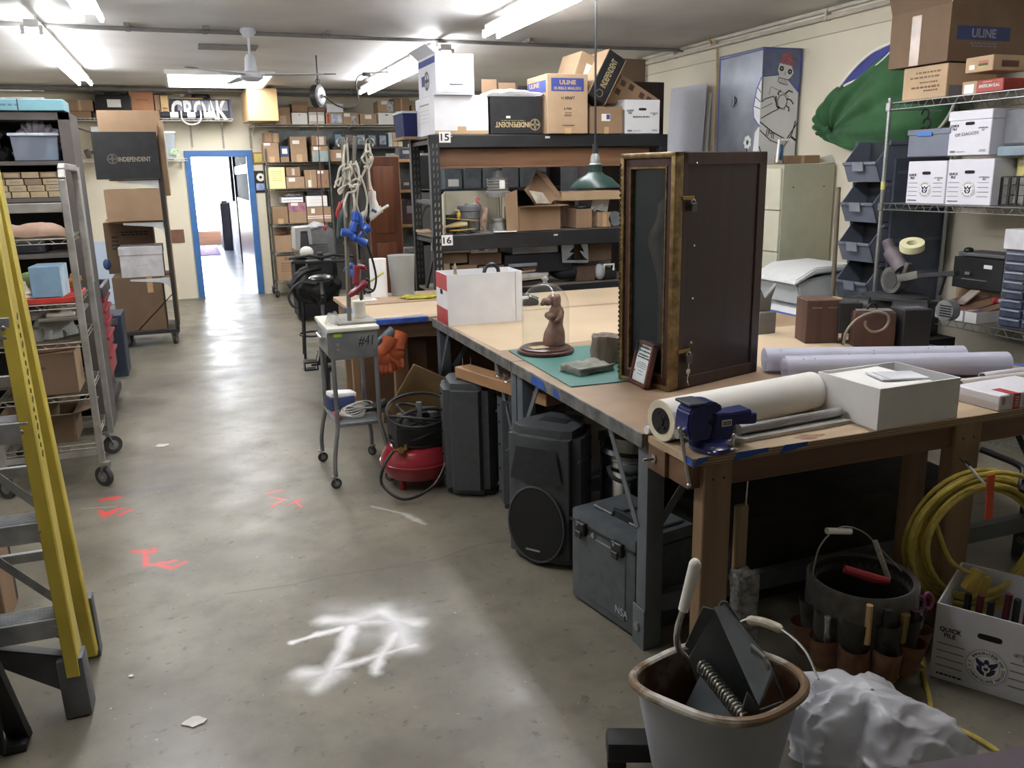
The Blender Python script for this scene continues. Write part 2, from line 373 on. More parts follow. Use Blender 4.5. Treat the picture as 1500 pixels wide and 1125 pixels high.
# floor: worn sealed concrete with spray paint, red marker tape, a crack and stains
def floor_mat():
    m = bpy.data.materials.new('concrete'); m.use_nodes = True; nt = m.node_tree; n = nt.nodes; L = nt.links.new; b = n['Principled BSDF']
    geo = n.new('ShaderNodeNewGeometry'); pos = geo.outputs['Position']
    def noise(s,det=6,rough=.6,off=0,st=None):
        t = n.new('ShaderNodeTexNoise'); t.inputs['Scale'].default_value = s; t.inputs['Detail'].default_value = det; t.inputs['Roughness'].default_value = rough
        mp = n.new('ShaderNodeMapping'); mp.inputs['Location'].default_value = (off,off*.7,0); mp.inputs['Scale'].default_value = st or (1,1,1); L(pos,mp.inputs[0]); L(mp.outputs[0],t.inputs[0]); return t.outputs['Fac']
    def rng(x,a,b_,c=0,d=1):
        r = n.new('ShaderNodeMapRange'); r.inputs[1].default_value = a; r.inputs[2].default_value = b_; r.inputs[3].default_value = c; r.inputs[4].default_value = d; r.interpolation_type = 'SMOOTHSTEP'; L(x,r.inputs[0]); return r.outputs[0]
    def mix(f,a,c):
        x = n.new('ShaderNodeMix'); x.data_type = 'RGBA'
        if isinstance(f,float): x.inputs[0].default_value = f
        else: L(f,x.inputs[0])
        for i,q in ((6,a),(7,c)):
            if isinstance(q,tuple): x.inputs[i].default_value = (*lin(q),1)
            else: L(q,x.inputs[i])
        return x.outputs[2]
    def mth(op,a,c,cl=False):
        x = n.new('ShaderNodeMath'); x.operation = op; x.use_clamp = cl
        for i,q in ((0,a),(1,c)):
            if isinstance(q,(int,float)): x.inputs[i].default_value = q
            else: L(q,x.inputs[i])
        return x.outputs[0]
    col = mix(rng(noise(1.1),.3,.7),(100,94,79),(134,127,109))
    col = mix(rng(noise(7,off=3),.42,.75,0,.5),col,(86,82,76))
    col = mix(rng(noise(19,off=9),.6,.68,0,.5),col,(56,54,51))       # dark spots
    col = mix(rng(noise(2.3,8,.7,17),.62,.72,0,.5),col,(72,67,62))   # larger stains
    col = mix(rng(noise(60,2,.5,4),.74,.77,0,.8),col,(212,208,198))  # paint flecks
    col = mix(rng(noise(2.2,6,.6,31,(.9,2.5,1)),.64,.76,0,.2),col,(150,146,138))  # scuffs
    def sdf(segs):
        out = None; wob = noise(9,3,.5,2); wob = mth('MULTIPLY',mth('SUBTRACT',wob,.5),.06)
        for a,c,r,soft in segs:
            a = P(*a,Z=0); c = P(*c,Z=0); ba = c-a
            s = n.new('ShaderNodeVectorMath'); s.operation = 'SUBTRACT'; L(pos,s.inputs[0]); s.inputs[1].default_value = a
            d = n.new('ShaderNodeVectorMath'); d.operation = 'DOT_PRODUCT'; L(s.outputs[0],d.inputs[0]); d.inputs[1].default_value = ba/max(ba.dot(ba),1e-6)
            h = mth('MAXIMUM',mth('MINIMUM',d.outputs['Value'],1),0)
            k = n.new('ShaderNodeVectorMath'); k.operation = 'SCALE'; k.inputs[0].default_value = ba; L(h,k.inputs['Scale'])
            e = n.new('ShaderNodeVectorMath'); e.operation = 'DISTANCE'; L(s.outputs[0],e.inputs[0]); L(k.outputs[0],e.inputs[1])
            dd = mth('ADD',e.outputs['Value'],wob) if soft > .01 else e.outputs['Value']
            v = rng(dd,r-soft,r+soft,1,0)
            out = v if out is None else mth('MAXIMUM',out,v)
        return out
    crack = sdf([((330,870),(420,858),.004,.004),((420,858),(475,845),.004,.004),((475,845),(555,834),.004,.004),((555,834),(640,820),.004,.004),((640,820),(700,798),.004,.004),((700,798),(765,790),.004,.004)])
    col = mix(mth('MULTIPLY',crack,.6),col,(70,66,62))
    smear = sdf([((60,735),(150,725),.03,.04),((150,725),(262,712),.035,.04)])
    col = mix(mth('MULTIPLY',smear,.6),col,(84,74,84))
    Z = lambda x,y: (350+x/3.4625,800+y/3.4625)
    W = [((270,488),(400,448),.008,.008),((400,448),(520,415),.012,.012),((440,378),(600,372),.028,.03),((600,372),(720,332),.03,.045),((720,332),(790,372),.03,.03),((620,385),(780,385),.018,.03),((790,372),(890,392),.025,.03),((800,380),(850,500),.035,.05),
         ((575,410),(530,520),.022,.018),((530,520),(460,630),.022,.022),((330,642),(500,638),.016,.035),((400,715),(470,630),.022,.03),((470,625),(650,572),.014,.014),((650,572),(890,500),.014,.016),((800,440),(720,560),.02,.02),((720,560),(690,640),.018,.014)]
    white = sdf([(Z(*a),Z(*c),r,s) for a,c,r,s in [(a,c,r,s*1.5) for a,c,r,s in W]])
    halo = sdf([(Z(640,450),Z(760,450),.05,.12),(Z(560,380),Z(860,400),.05,.1),(Z(480,320),Z(860,330),.03,.12),(Z(330,680),Z(480,660),.02,.09)])
    col = mix(mth('MULTIPLY',halo,.42),col,(224,224,224))
    col = mix(mth('MULTIPLY',white,.88),col,(246,246,247))
    Q = lambda x,y: (x/2.647,700+y/2.647)
    R = [((400,84),(448,78),.018,.004),((388,128),(408,150),.01,.003),((400,138),(478,116),.01,.003),((424,142),(452,122),.012,.003),((460,144),(508,124),.01,.003),((516,284),(596,286),.012,.003),((596,272),(596,290),.008,.003),((564,292),(566,340),.01,.003),((566,340),(676,322),.01,.003),((604,334),(664,350),.01,.003),((664,350),(720,326),.009,.003)]
    red = sdf([(Q(*a),Q(*c),r*1.35,s*3) for a,c,r,s in R]+[((391,722),(411,718),.012,.003),((396,728),(420,732),.008,.003),((398,742),(414,733),.01,.003),((426,738),(441,731),.01,.003),((432,734),(441,742),.008,.003)])
    col = mix(mth('MULTIPLY',red,.85),col,(238,48,42))
    scr = sdf([((545,742),(590,752),.006,.01),((590,752),(622,768),.01,.012),((120,745),(170,742),.004,.004),((230,548),(330,543),.006,.008)])
    col = mix(mth('MULTIPLY',scr,.5),col,(206,204,198))
    L(col,b.inputs['Base Color'])
    L(rng(noise(3,off=6),.3,.7,.3,.46),b.inputs['Roughness']); b.inputs['Specular IOR Level'].default_value = .55
    bp = n.new('ShaderNodeBump'); bp.inputs['Strength'].default_value = .025; bp.inputs['Distance'].default_value = .01; L(noise(14,off=1),bp.inputs['Height']); L(bp.outputs[0],b.inputs['Normal'])
    return m
struct(MB().box(XL,XR+.05,YN,YB+.1,-.1,0,mt=floor_mat()).build('floor'))
WALL = mat((222,213,188),.7,noise=.05,scale=1.2,bump=.02)
GREYW = mat((196,190,172),.75,noise=.06,scale=1.5)
CEIL = mat((214,211,207),.5,noise=.1,scale=.9,bump=.12,spec=.45)
struct(MB().box(XL,XR+.05,YN,YB+.1,ZC,ZC+.1,mt=CEIL).build('ceiling'))
dx0,dx1,dzt = .12,.91,2.04      # door opening
b = MB(); b.box(XL,dx0,YB,YB+.12,0,ZC,mt=WALL); b.box(dx1,XR+.05,YB,YB+.12,0,ZC); b.box(dx0,dx1,YB,YB+.12,dzt,ZC)
struct(b.build('wall_back'))
struct(MB().box(XR,XR+.1,YN,YB,0,ZC,mt=WALL).build('wall_right'))
struct(MB().box(XL-.1,XL,YN,YB,0,ZC,mt=GREYW).build('wall_left'))
struct(MB().box(XL,XR,YN-.1,YN,0,ZC,mt=GREYW).build('wall_front'))
# crack-like seam of the plaster along the side wall and its conduit
b = MB(); b.box(XR-.006,XR,4.6,YB,2.735,2.741,mt=mat((168,160,140),.8)); struct(b.build('trim_1'))
pm = mat((196,190,176),.6,noise=.08)
b = MB(); b.cyl((XR-.03,3.8,2.86),(XR-.03,YB-.1,2.86),.018,seg=10,mt=pm); b.cyl((XR-.025,3.8,2.915),(XR-.025,YB-.1,2.915),.014,seg=10)
for y in (5.9,8.2,9.8,11.5): b.box(XR-.05,XR,y-.01,y+.01,2.84,2.93)
tag(b.build('wall_conduit'),'pair of pale conduit pipes run along the side wall under the ceiling','pipe')
# vertical pipe drops on the side wall
b = MB(); b.tube(smooth([(XR-.06,9.0,2.93),(XR-.05,8.92,2.9),(XR-.04,8.85,2.8),(XR-.04,8.85,1.9),(XR-.04,8.85,.1)],6),.022,10,mt=pm)
tag(b.build('drop_pipe'),'pale vertical pipe bending down the side wall behind the foam boards','pipe')
b = MB(); b.tube(smooth([(XR-.05,7.55,2.93),(XR-.045,7.5,2.88),(XR-.03,7.42,2.75),(XR-.03,7.4,1.2)],6),.012,8,mt=mat((190,160,110),.6))
tag(b.build('drop_cable'),'thin tan cable dropping down the wall beside the mural cabinet','cable')
# ceiling conduit crossing the room
b = MB(); cm = mat((122,119,116),.5,noise=.1)
b.tube(smooth([(XL,7.85,2.905),(-.6,7.95,2.9),(.6,8.0,2.905),(2.4,8.05,2.905),(XR,8.1,2.905)],6),.017,8,mt=cm); b.tube(smooth([(XL,8.0,2.925),(.6,8.12,2.925),(XR,8.2,2.925)],6),.013,8)
for x in (-1.7,-.3,.3,1.3,3.2): b.box(x-.02,x+.02,7.9,8.18,2.91,ZC)
tag(b.build('ceiling_conduit'),'grey double conduit crossing the ceiling behind the white fan','pipe')
b = MB(); b.cyl((XL,12.9,2.9),(XR,12.9,2.9),.03,seg=10,mt=cm); b.cyl((XL,13.1,2.88),(XR,13.1,2.88),.02,seg=10)
for x in (-1,.2,1.3,2.4,3.5): b.box(x-.02,x+.02,12.85,13.14,2.86,ZC)
tag(b.build('ceiling_conduit'),'grey pipes run below the ceiling along the far wall above the shelves','pipe')
b = MB(); b.box(.26,.80,8.92,9.22,2.925,2.94,bev=.003,mt=mat((140,137,134),.7)); struct(b.build('ceiling_vent'))
# ---------------------------------------------------------------- fluorescent fixtures
TUBE = emit((250,251,255),30.0)
FIXW = mat((214,212,208),.4,noise=.05)
def fixture(label,x,y0,y1,hood=False):
    T = thing('fluorescent_light',label,'ceiling light',(x,(y0+y1)/2,2.86),0,'fluorescent strip lights')
    n = max(1,round((y1-y0)/1.9)); L = (y1-y0)/n
    b = MB(); b.box(x-.05,x+.05,y0,y1,2.805,2.86,bev=.006,mt=FIXW); b.build('housing',None,T)
    for i in range(2*round((y1-y0)/1.9)): y = y0+.3+i*(y1-y0-.6)/(2*round((y1-y0)/1.9)-1); MB().cyl((x,y,2.86),(x,y,ZC),.008,seg=8,mt=FIXW).build('stem',None,T)
    for i in range(n):
        a = y0+i*L
        for s in (-.06,.06):
            MB().cyl((x+s,a+.03,2.78),(x+s,a+L-.03,2.78),.019,seg=12,mt=TUBE).build('tube',None,T)
            for y in (a+.012,a+L-.012): MB().box(x+s-.014,x+s+.014,y-.012,y+.012,2.755,2.82,bev=.003,mt=FIXW).build('lamp_holder',None,T)
    return T
fixture('long fluorescent strip light on the ceiling above the tall dark shelving',-.92,7.4,11.1)
fixture('fluorescent strip light nearest the ladder, cut off by the photo edge',-.47,2.2,6.8)
fixture('long fluorescent strip light running from the far wall to the open white carton',2.36,7.9,11.75)
fixture('fluorescent strip light above the workbench, cut off by the photo edge',2.42,2.0,6.85)
T = thing('light_panel','wide bright rectangular light panel on the ceiling behind the fan','ceiling light',(.56,11.8,2.9))
b = MB()
for a in ((-.08,-.05,11.0,12.55),(1.12,1.15,11.0,12.55),(-.05,1.12,11.0,11.03),(-.05,1.12,12.52,12.55)): b.box(a[0],a[1],a[2],a[3],2.89,ZC,mt=FIXW)
b.build('frame',None,T); MB().box(-.05,1.12,11.03,12.52,2.9,2.905,mt=emit((255,253,250),9)).build('diffuser',None,T)
# ---------------------------------------------------------------- hallway beyond the door
BLUE = mat((66,112,172),.4,noise=.06)
b = MB(); t = .075
b.box(dx0-t,dx0+.012,YB-.025,YB+.14,0,dzt-.012,mt=BLUE); b.box(dx1-.012,dx1+t,YB-.025,YB+.14,0,dzt-.012); b.box(dx0-t,dx1+t,YB-.025,YB+.14,dzt-.012,dzt+t,bev=.004)
struct(b.build('door_1'))
HY = 25.0
HF = mat((146,156,172),.22,noise=.1,scale=2)
struct(MB().box(-1.6,2.2,YB+.1,HY+.4,-.1,0,mt=HF).build('floor_hall'))
struct(MB().box(-1.6,2.2,YB+.12,HY+.4,2.75,2.85,mt=WHITE()).build('ceiling_hall'))
struct(MB().box(-.9,-.8,YB+.12,HY,0,2.75,mt=mat((232,232,232),.7)).build('wall_hall_left'))
GW = mat((100,110,128),.3,noise=.08,scale=2)
b = MB(); b.box(1.0,1.1,YB+.14,18.8,0,1.35,mt=GW)
b.box(1.0,1.1,YB+.14,18.8,1.8,1.95); b.box(1.0,1.1,YB+.14,18.8,2.7,2.75); b.box(1.0,1.06,YB+.14,18.8,0,.04)
struct(b.build('wall_hall_right'))
b = MB(); y = YB+.2
while y < 18.8: b.box(1.02,1.08,y,y+.05,1.35,2.7,mt=mat((112,118,128),.5)); y += .16
struct(b.build('trim_2'))
struct(MB().box(.98,1.12,18.8,19.05,0,2.75,mt=mat((40,42,46),.5)).build('trim_3'))
struct(MB().box(1.0,1.1,19.04,HY,0,2.75,mt=mat((226,228,232),.6)).build('wall_hall_far_right'))
struct(MB().box(1.9,2.0,YB+.14,18.8,0,2.75,mt=mat((214,224,228),.6)).build('wall_hall_side_room'))
struct(MB().box(-1.6,2.2,HY+.05,HY+.15,0,2.75,mt=mat((200,160,130),.6)).build('wall_hall_end'))
b = MB(); b.box(-.8,1.0,HY,HY+.02,.42,2.7,mt=emit((240,247,255),13)); struct(b.build('window_1'))
b = MB(); b.box(-.8,1.0,HY-.35,HY-.02,0,.36,bev=.01,mt=wood((186,128,92),(168,110,76))); tag(b.build('window_bench'),'low tan wooden bench under the bright window at the hallway end','bench')
b = MB(); b.box(-.5,.66,21.0,23.8,0,.008,mt=mat((120,98,140),.9,rgb2=(72,56,92),scale=5)); b.box(-.4,.58,21.3,23.5,.0082,.0095,mt=mat((140,108,150),.9)); b.box(-.3,.3,21.8,23,.0098,.011,mt=mat((172,74,104),.9)); tag(b.build('hall_rug'),'purple and red patterned rug on the hallway floor','rug')
T = thing('hall_cabinet','dark cabinet standing against the bright hallway wall','cabinet',(.9,23,0))
dk = mat((66,66,72),.4)
MB().box(.78,.99,22.4,23.9,0,1.15,bev=.01,mt=dk).build('body',None,T)
for z in (.25,.55,.85): MB().box(.775,.79,22.44,23.86,z,z+.26,bev=.004,mt=mat((84,84,90),.4)).build('drawer',None,T)
MB().box(.82,.95,22.5,23.4,1.15,1.2,bev=.01,mt=dk).build('top_tray',None,T)
b = MB(); b.box(.95,.99,19.6,21.4,1.25,2.3,bev=.01,mt=dk); tag(b.build('hall_picture'),'dark framed panel hung on the hallway wall above the cabinet','picture')
T = thing('hall_door','white door with lever handle opened against the hallway wall','door',(.1,YB+.5,0))
MB().box(.02,.06,YB+.16,YB+.95,.01,2.0,bev=.003,mt=mat((232,234,238),.5)).build('panel',None,T)
hd = MB(); hd.box(.06,.075,YB+.82,YB+.9,.98,1.1,bev=.003,mt=STEEL()); hd.tube([(.075,YB+.86,1.04),(.12,YB+.86,1.04),(.13,YB+.84,1.04),(.13,YB+.72,1.035)],.01,8); hd.build('handle',None,T)
# plaques beside the door
T = thing('wall_plaque','small yellow certificate in a tan frame beside the blue door','plaque',(P(392,222,Y=YB).x+.0,YB,1.9))
p0,p1 = P(371,240,Y=YB),P(386,223,Y=YB)
b = MB(); b.box(p0.x,p1.x,YB-.025,YB,p0.z,p1.z,bev=.004,mt=wood((182,128,62),(150,100,48))); b.build('frame',None,T)
MB().box(p0.x+.02,p1.x-.02,YB-.028,YB-.02,p0.z+.02,p1.z-.02,mt=mat((216,196,92),.5)).build('certificate',None,T)
T = thing('record_plaque','black plaque with a white disc and picture under the small certificate','plaque',(P(382,265,Y=YB).x,YB,1.5))
p0,p1 = P(374,282,Y=YB),P(390,250,Y=YB)
MB().box(p0.x,p1.x,YB-.02,YB,p0.z,p1.z,bev=.003,mt=BLACK()).build('board',None,T)
c = V(((p0.x+p1.x)/2,YB-.022,p0.z+(p1.z-p0.z)*.7)); b = MB(); b.cyl(c,c-V((0,.004,0)),.058,seg=24,mt=PAPER()); b.cyl(c,c-V((0,.006,0)),.02,seg=16,mt=BLACK()); b.build('disc',None,T)
MB().box(p0.x+.02,p1.x-.02,YB-.024,YB-.018,p0.z+.03,p0.z+(p1.z-p0.z)*.42,mt=mat((170,190,220),.5,rgb2=(90,110,170),scale=30)).build('picture',None,T)
p0,p1 = P(252,355,Y=YB),P(269,336,Y=YB)
b = MB(); b.box(p0.x,p1.x,YB-.02,YB,p0.z,p1.z,bev=.002,mt=mat((126,84,64),.6)); tag(b.build('wall_panel'),'small brown board fixed to the wall beside the blue door','board')
struct(MB().box(dx1+.1,XR,YB-.012,YB,0,.06,mt=mat((214,208,190),.6)).build('baseboard_back'))
# pale blue board along the far wall
p0,p1 = P(128,470,Y=YB-.1),P(172,353,Y=YB-.1)
b = MB(); b.box(-2.4,p1.x+.35,YB-.06,YB-.02,.0,p1.z,bev=.004,mt=mat((188,204,224),.5,noise=.03)); tag(b.build('pale_blue_board'),'large pale blue board against the far wall behind the tall box rack','board')
w = bpy.data.worlds.new('world'); SC.world = w; w.use_nodes = True; w.node_tree.nodes['Background'].inputs[0].default_value = (.7,.8,1,1); w.node_tree.nodes['Background'].inputs[1].default_value = .1
# ================================================================ work benches
ZB = .83
GREYP = mat((92,98,104),.45,noise=.1,scale=6)
BTOP = mat((170,140,108),.6,rgb2=(138,108,80),scale=3.2,bump=.03,detail=8)
EDGE = mat((128,128,122),.55,rgb2=(62,64,66),scale=14,bump=.15,detail=6)
PINE = wood((158,124,88),(128,96,64),axis=2,scale=5)
PINEX = wood((136,104,72),(104,76,52),axis=0,scale=5)
PLY = mat((190,164,128),.6,rgb2=(160,132,98),scale=3,stretch=(.3,2.5,1),bump=.04,detail=7)
def steel_bench(label,y0,y1):
    x0,x1 = 1.375,3.42
    T = thing('steel_workbench',label,'workbench',((x0+x1)/2,(y0+y1)/2,0),0,'grey steel workbenches')
    MB().box(x0+.008,x1,y0,y1,ZB-.04,ZB,mt=BTOP).build('top',None,T)
    b = MB(); b.box(x0,x0+.008,y0,y1,ZB-.052,ZB+.001,bev=.002); b.build('edge_band',EDGE,T)
    for x,sx in ((x0+.025,1),(x1-.1,-1)):
        for y,sy in ((y0+.0,1),(y1-.075,-1)):
            l = MB(); l.box(x,x+.07,y,y+.07,.0,ZB-.04,bev=.006,mt=GREYP); l.box(x-.006,x+.0,y-.004,y+.08,0,.16,bev=.002)
            l.cyl((x-.006,y+.04,.08),(x-.014,y+.04,.08),.018,seg=6,mt=STEEL()); l.build('leg',None,T)
            q = MB(); q.bar((x-.002,y+.04+sy*.02,.46),(x-.002,y+.04+sy*.25,ZB-.05),.03,.004,mt=GREYP,up=(1,0,0)); q.build('brace',None,T)
            q = MB(); q.bar((x+.04+sx*.01,y+.02,.46),(x+.04+sx*.24,y+.02,ZB-.05),.03,.004,mt=GREYP,up=(0,1,0)); q.build('brace',None,T)
    for y in (y0+.02,y1-.06): MB().box(x0+.08,x1-.08,y,y+.04,.13,.2,mt=GREYP).build('stretcher',None,T)
    MB().box(x0+.05,x1-.05,y0+.04,y0+.08,ZB-.09,ZB-.04,mt=GREYP).build('rail',None,T)
    return T
B1 = steel_bench('grey steel workbench holding the dark display case, above the loudspeakers',2.44,3.71)
B2 = steel_bench('grey steel workbench holding the red and white file box',3.72,5.13)
b = MB(); 
for (y,l,h) in ((3.28,.17,.045),(3.13,.07,.04)): MB().prism([(1.3738,y,ZB-.05+.004),(1.3738,y+l,ZB-.05+.004),(1.3738,y+l*.9,ZB-.05+h),(1.3738,y+.03,ZB-.05+h-.006)],(-.0015,0,0),BLUETAPE()).build('tape',None,B1)
# front plywood bench
T = thing('wooden_workbench','plywood bench with wooden legs carrying the blue vise and white paper roll','workbench',(2.4,2.29,0))
X0,X1,Y0,Y1 = 1.392,3.4,2.15,2.43
MB().box(X0,X1,Y0,Y1,ZB-.028,ZB,bev=.002,mt=PLY).build('top',None,T)
b = MB()
for k in range(3): b.box(X0-.0005,X1,Y0-.0006,Y0,ZB-.025+k*.009,ZB-.021+k*.009)
b.build('ply_edge',mat((138,108,78),.7),T)
REDW = wood((122,86,58),(96,64,42),axis=0,scale=5)
MB().box(X0+.155,X1,Y0+.03,Y0+.07,ZB-.118,ZB-.028,bev=.002,mt=REDW).build('apron',None,T)
MB().box(X0+.012,X0+.06,Y0+.04,Y0+.16,ZB-.118,ZB-.028,bev=.002,mt=REDW).build('end_block',None,T)
b = MB(); b.box(X0+.0,X0+.06,Y0+.165,Y1-.004,ZB-.118,ZB-.028,bev=.002,mt=REDW); b.build('end_block',None,T)
b = MB(); b.cyl((X0,Y0+.23,ZB-.07),(X0-.007,Y0+.23,ZB-.07),.016,seg=6,mt=STEEL()); b.cyl((X0,Y0+.23,ZB-.07),(X0-.045,Y0+.23,ZB-.07),.006,seg=8); b.build('bolt',None,T)
for x,w in ((1.447,.105),(2.495,.125)):
    l = MB(); l.box(x,x+w,Y0+.015,Y0+.075,.0,ZB-.028,bev=.004,mt=PINE)
    for a in (.3,.7): l.cyl((x+w*a,Y0+.018,ZB-.085),(x+w*a,Y0+.013,ZB-.085),.004,seg=8,mt=mat((60,44,30),.8))
    l.build('leg',None,T)
    if x > 2: MB().box(x+.01,x+w-.03,Y1-.07,Y1-.02,0,ZB-.028,bev=.004,mt=PINE).build('leg',None,T)
b = MB(); e = Y0-.0008
for x,l in ((X0+.0,.055),(X0+.145,.135),(X0+.325,.11)): MB().prism([(x,e,ZB-.028),(x+l,e,ZB-.012),(x+l*1.02,e,ZB+.0006),(x+.02,e,ZB+.0006)],(0,-.0014,0),BLUETAPE()).build('tape',None,T)
b.prism([(X0-.0008,Y0,ZB-.026),(X0-.0008,Y0,ZB+.0006),(X0-.0008,Y0+.06,ZB+.0006),(X0-.0008,Y0+.03,ZB-.02)],(-.0014,0,0),BLUETAPE()); b.build('tape',None,T)
b = MB(); c = P(1185,640,Z=ZB); pts = [(c.x+.055*math.cos(a)*(1+.3*math.sin(3*a+1)),c.y+.022*math.sin(a)*(1+.25*math.cos(4*a)),ZB+.0003) for a in [i*2*PI/18 for i in range(18)]]
b.prism(pts,(0,0,.0006),mat((160,112,88),.7,noise=.2,scale=40)); b.build('glue_stain',None,T)
# back bench
BACKTOP = mat((178,154,124),.65,noise=.08,scale=2)
def plain_bench(label,x0,x1,y0,y1,zt=ZB,tm=None,name='wooden_workbench',lx=.04):
    T = thing(name,label,'workbench',((x0+x1)/2,(y0+y1)/2,0))
    MB().box(x0,x1,y0,y1,zt-.03,zt,bev=.002,mt=tm or BACKTOP).build('top',None,T)
    MB().box(x0+.03,x1-.03,y0+.03,y0+.07,zt-.13,zt-.03,bev=.002,mt=PINEX).build('apron',None,T)
    MB().box(x0+.03,x0+.07,y0+.07,y1-.03,zt-.13,zt-.03,bev=.002,mt=PINEX).build('apron',None,T)
    for x in (x0+lx,x1-.13):
        for y in (y0+.07,y1-.13): MB().box(x,x+.09,y,y+.06,0,zt-.03,bev=.004,mt=PINE).build('leg',None,T)
    return T
plain_bench('long plain bench covered in brown kraft paper in front of the black storage rack',2.0,3.42,5.14,5.9)
T = plain_bench('bench with blue taped edges and kraft paper next to the cart of glue guns',.955,1.99,5.2,5.87,lx=.2)
b = MB(); b.box(.953,.957,5.2,5.87,ZB-.03,ZB+.001,mt=BLUETAPE()); b.box(.953,1.37,5.196,5.2,ZB-.03,ZB+.001); b.box(.953,1.0,5.2,5.8,ZB,ZB+.001); b.box(.953,1.37,5.2,5.235,ZB,ZB+.001); b.build('tape',None,T)
MB().box(1.18,1.375,5.3,5.33,.05,ZB-.13,bev=.002,mt=mat((96,66,46),.6,noise=.15,scale=4)).build('side_panel',None,T)
plain_bench('farthest bench holding a paper roll, clear bin and yellow cloth',.96,1.78,5.89,6.4,ZB+.005,mat((176,144,110),.6,noise=.1,scale=3))
KRAFT = mat((188,164,132),.8,noise=.04,scale=2,spec=.2)
def sheet(label,pts,z,name='kraft_paper',m=KRAFT,cat='paper',e=.0012,g=None):
    return tag(MB().prism([(x,y,z) for x,y in pts],(0,0,e),m).build(name),label,cat,g)
sheet('brown kraft paper sheet covering the bench under the file box',[(1.392,5.1),(1.40,4.5),(1.412,3.97),(2.0,4.02),(2.75,3.95),(2.75,5.1)],ZB+.0004)
sheet('brown kraft paper on the long back bench near the black rack',[(2.02,5.16),(3.2,5.16),(3.2,5.85),(2.02,5.85)],ZB+.0004)
sheet('pale kraft paper on the bench edged with blue tape',[(1.0,5.24),(1.95,5.24),(1.95,5.85),(1.0,5.85)],ZB+.0011)
sheet('brown kraft paper under the wooden boxes beside the dark display case',[(2.35,3.05),(3.38,2.9),(3.38,3.9),(2.35,3.92)],ZB+.0004)
b = MB(); b.box(3.385,3.42,2.6,5.1,ZB+.0004,ZB+.0014); tag(b.build('blue_tape_strip',BLUETAPE()),'strip of blue masking tape along the far long edge of the bench top','tape')
b = MB(); b.bar((1.0,5.235,ZB+.005),(1.36,5.30,ZB+.005),.012,.004); tag(b.build('ruler',mat((214,214,216),.4)),'thin pale ruler lying on the blue taped bench edge','ruler')
# ---------------------------------------------------------------- cutting mat and things around it
sheet('green cutting mat on the bench before the display case',[(1.452,3.95),(1.425,3.135),(1.66,3.125),(1.82,3.125),(1.99,3.87)],ZB+.0018,'cutting_mat',mat((64,116,108),.6,noise=.05,scale=4),'cutting mat',.003)
ROCK = mat((150,144,132),.9,rgb2=(104,112,104),scale=14,bump=.5)
def lumpy(mb,f,amp,seed=1):
    from mathutils import noise as N
    for v in mb.bm.verts: v.co += V((N.noise(v.co*f+V((seed,0,0))),N.noise(v.co*f+V((0,seed,5))),N.noise(v.co*f+V((9,0,seed)))))*amp
def subd(mb,n): bmesh.ops.subdivide_edges(mb.bm,edges=list(mb.bm.edges),cuts=n,use_grid_fill=True); mb._done(0)
b = MB(); b.obox((1.615,3.37,ZB+.02),(.2,.15,.032),(0,0,.25),.004,ROCK); subd(b,5); lumpy(b,38,.014); tag(b.build('stone_slab',None,ang=60),'flat rough grey stone slab on the green cutting mat','stone')
b = MB(); b.lathe([(0,0),(.085,0),(.088,.05),(.082,.1),(.08,.122),(0,.122)],(1.80,3.52,ZB+.005),40,mat((126,112,94),.9,rgb2=(84,72,60),scale=10,stretch=(4,4,.6),bump=.6)); lumpy(b,18,.012); tag(b.build('log_stump',None,ang=60),'short weathered bark log section beside the display case','log')
# bell jar with clay figure
T = thing('bell_jar','glass bell jar on a round dark wood base','bell jar',(1.605,3.83,ZB))
MB().lathe([(0,0),(.135,0),(.142,.006),(.14,.016),(.128,.02),(.126,.028),(.12,.03),(0,.03)],(1.605,3.83,ZB+.005),48,wood((92,48,38),(64,32,26),.3,axis=0,coat=.4)).build('base',None,T)
dome = [(.116,0),(.117,.2)]+[(.117*math.cos(a),.2+.117*math.sin(a)*.98) for a in [i*PI/2/10 for i in range(1,10)]]+[(0.001,.315)]
g = MB(); g.lathe(dome,(1.605,3.83,ZB+.036),48,glass((250,255,255),.0,1.3,.02)); g.build('glass_dome',None,T)
MB().lathe([(0,0),(.012,0),(.009,.008),(.016,.02),(.012,.032),(0,.036)],(1.605,3.83,ZB+.35),16,glass((250,255,255),alpha=.2)).build('glass_knob',None,T)
MB().obox((1.555,3.80,ZB+.038),(.085,.06,.004),(0,0,.1),.001,mat((206,166,112),.5)).build('name_plate',None,T)
CLAY = mat((138,94,78),.65,noise=.18,scale=26,bump=.2)
b = MB(); q = V((1.655,3.84,ZB+.034))
def prof(u,v,pr):
    k = v*(len(pr)-1); i = min(int(k),len(pr)-2); t = k-i
    r = [a+(c-a)*t for a,c in zip(pr[i],pr[i+1])]
    return q+V((r[2]+r[0]*math.cos(2*PI*u),r[3]+r[1]*math.sin(2*PI*u),r[4]))
pr = [(.001,.001,0,0,0),(.056,.045,0,0,.001),(.058,.046,0,0,.03),(.054,.042,.002,0,.065),(.038,.032,.008,0,.105),(.036,.03,.012,0,.125),(.042,.034,.012,0,.155),(.036,.032,.014,0,.18),(.024,.024,.014,0,.198),(.026,.028,.008,0,.212),(.034,.03,.002,0,.23),(.032,.028,0,0,.246),(.016,.016,0,0,.256),(.001,.001,0,0,.258)]
b.surf(lambda u,v: prof(u,v,pr),28,60,CLAY,cu=True)
b.ball(q+V((-.038,-.004,.222)),(.03,.022,.02),None,14,(0,.25,0)); b.ball(q+V((-.062,-.004,.214)),(.012,.014,.012)); b.ball(q+V((.03,.012,.222)),(.014,.014,.034)); b.ball(q+V((-.0,-.026,.226)),(.012,.012,.03))
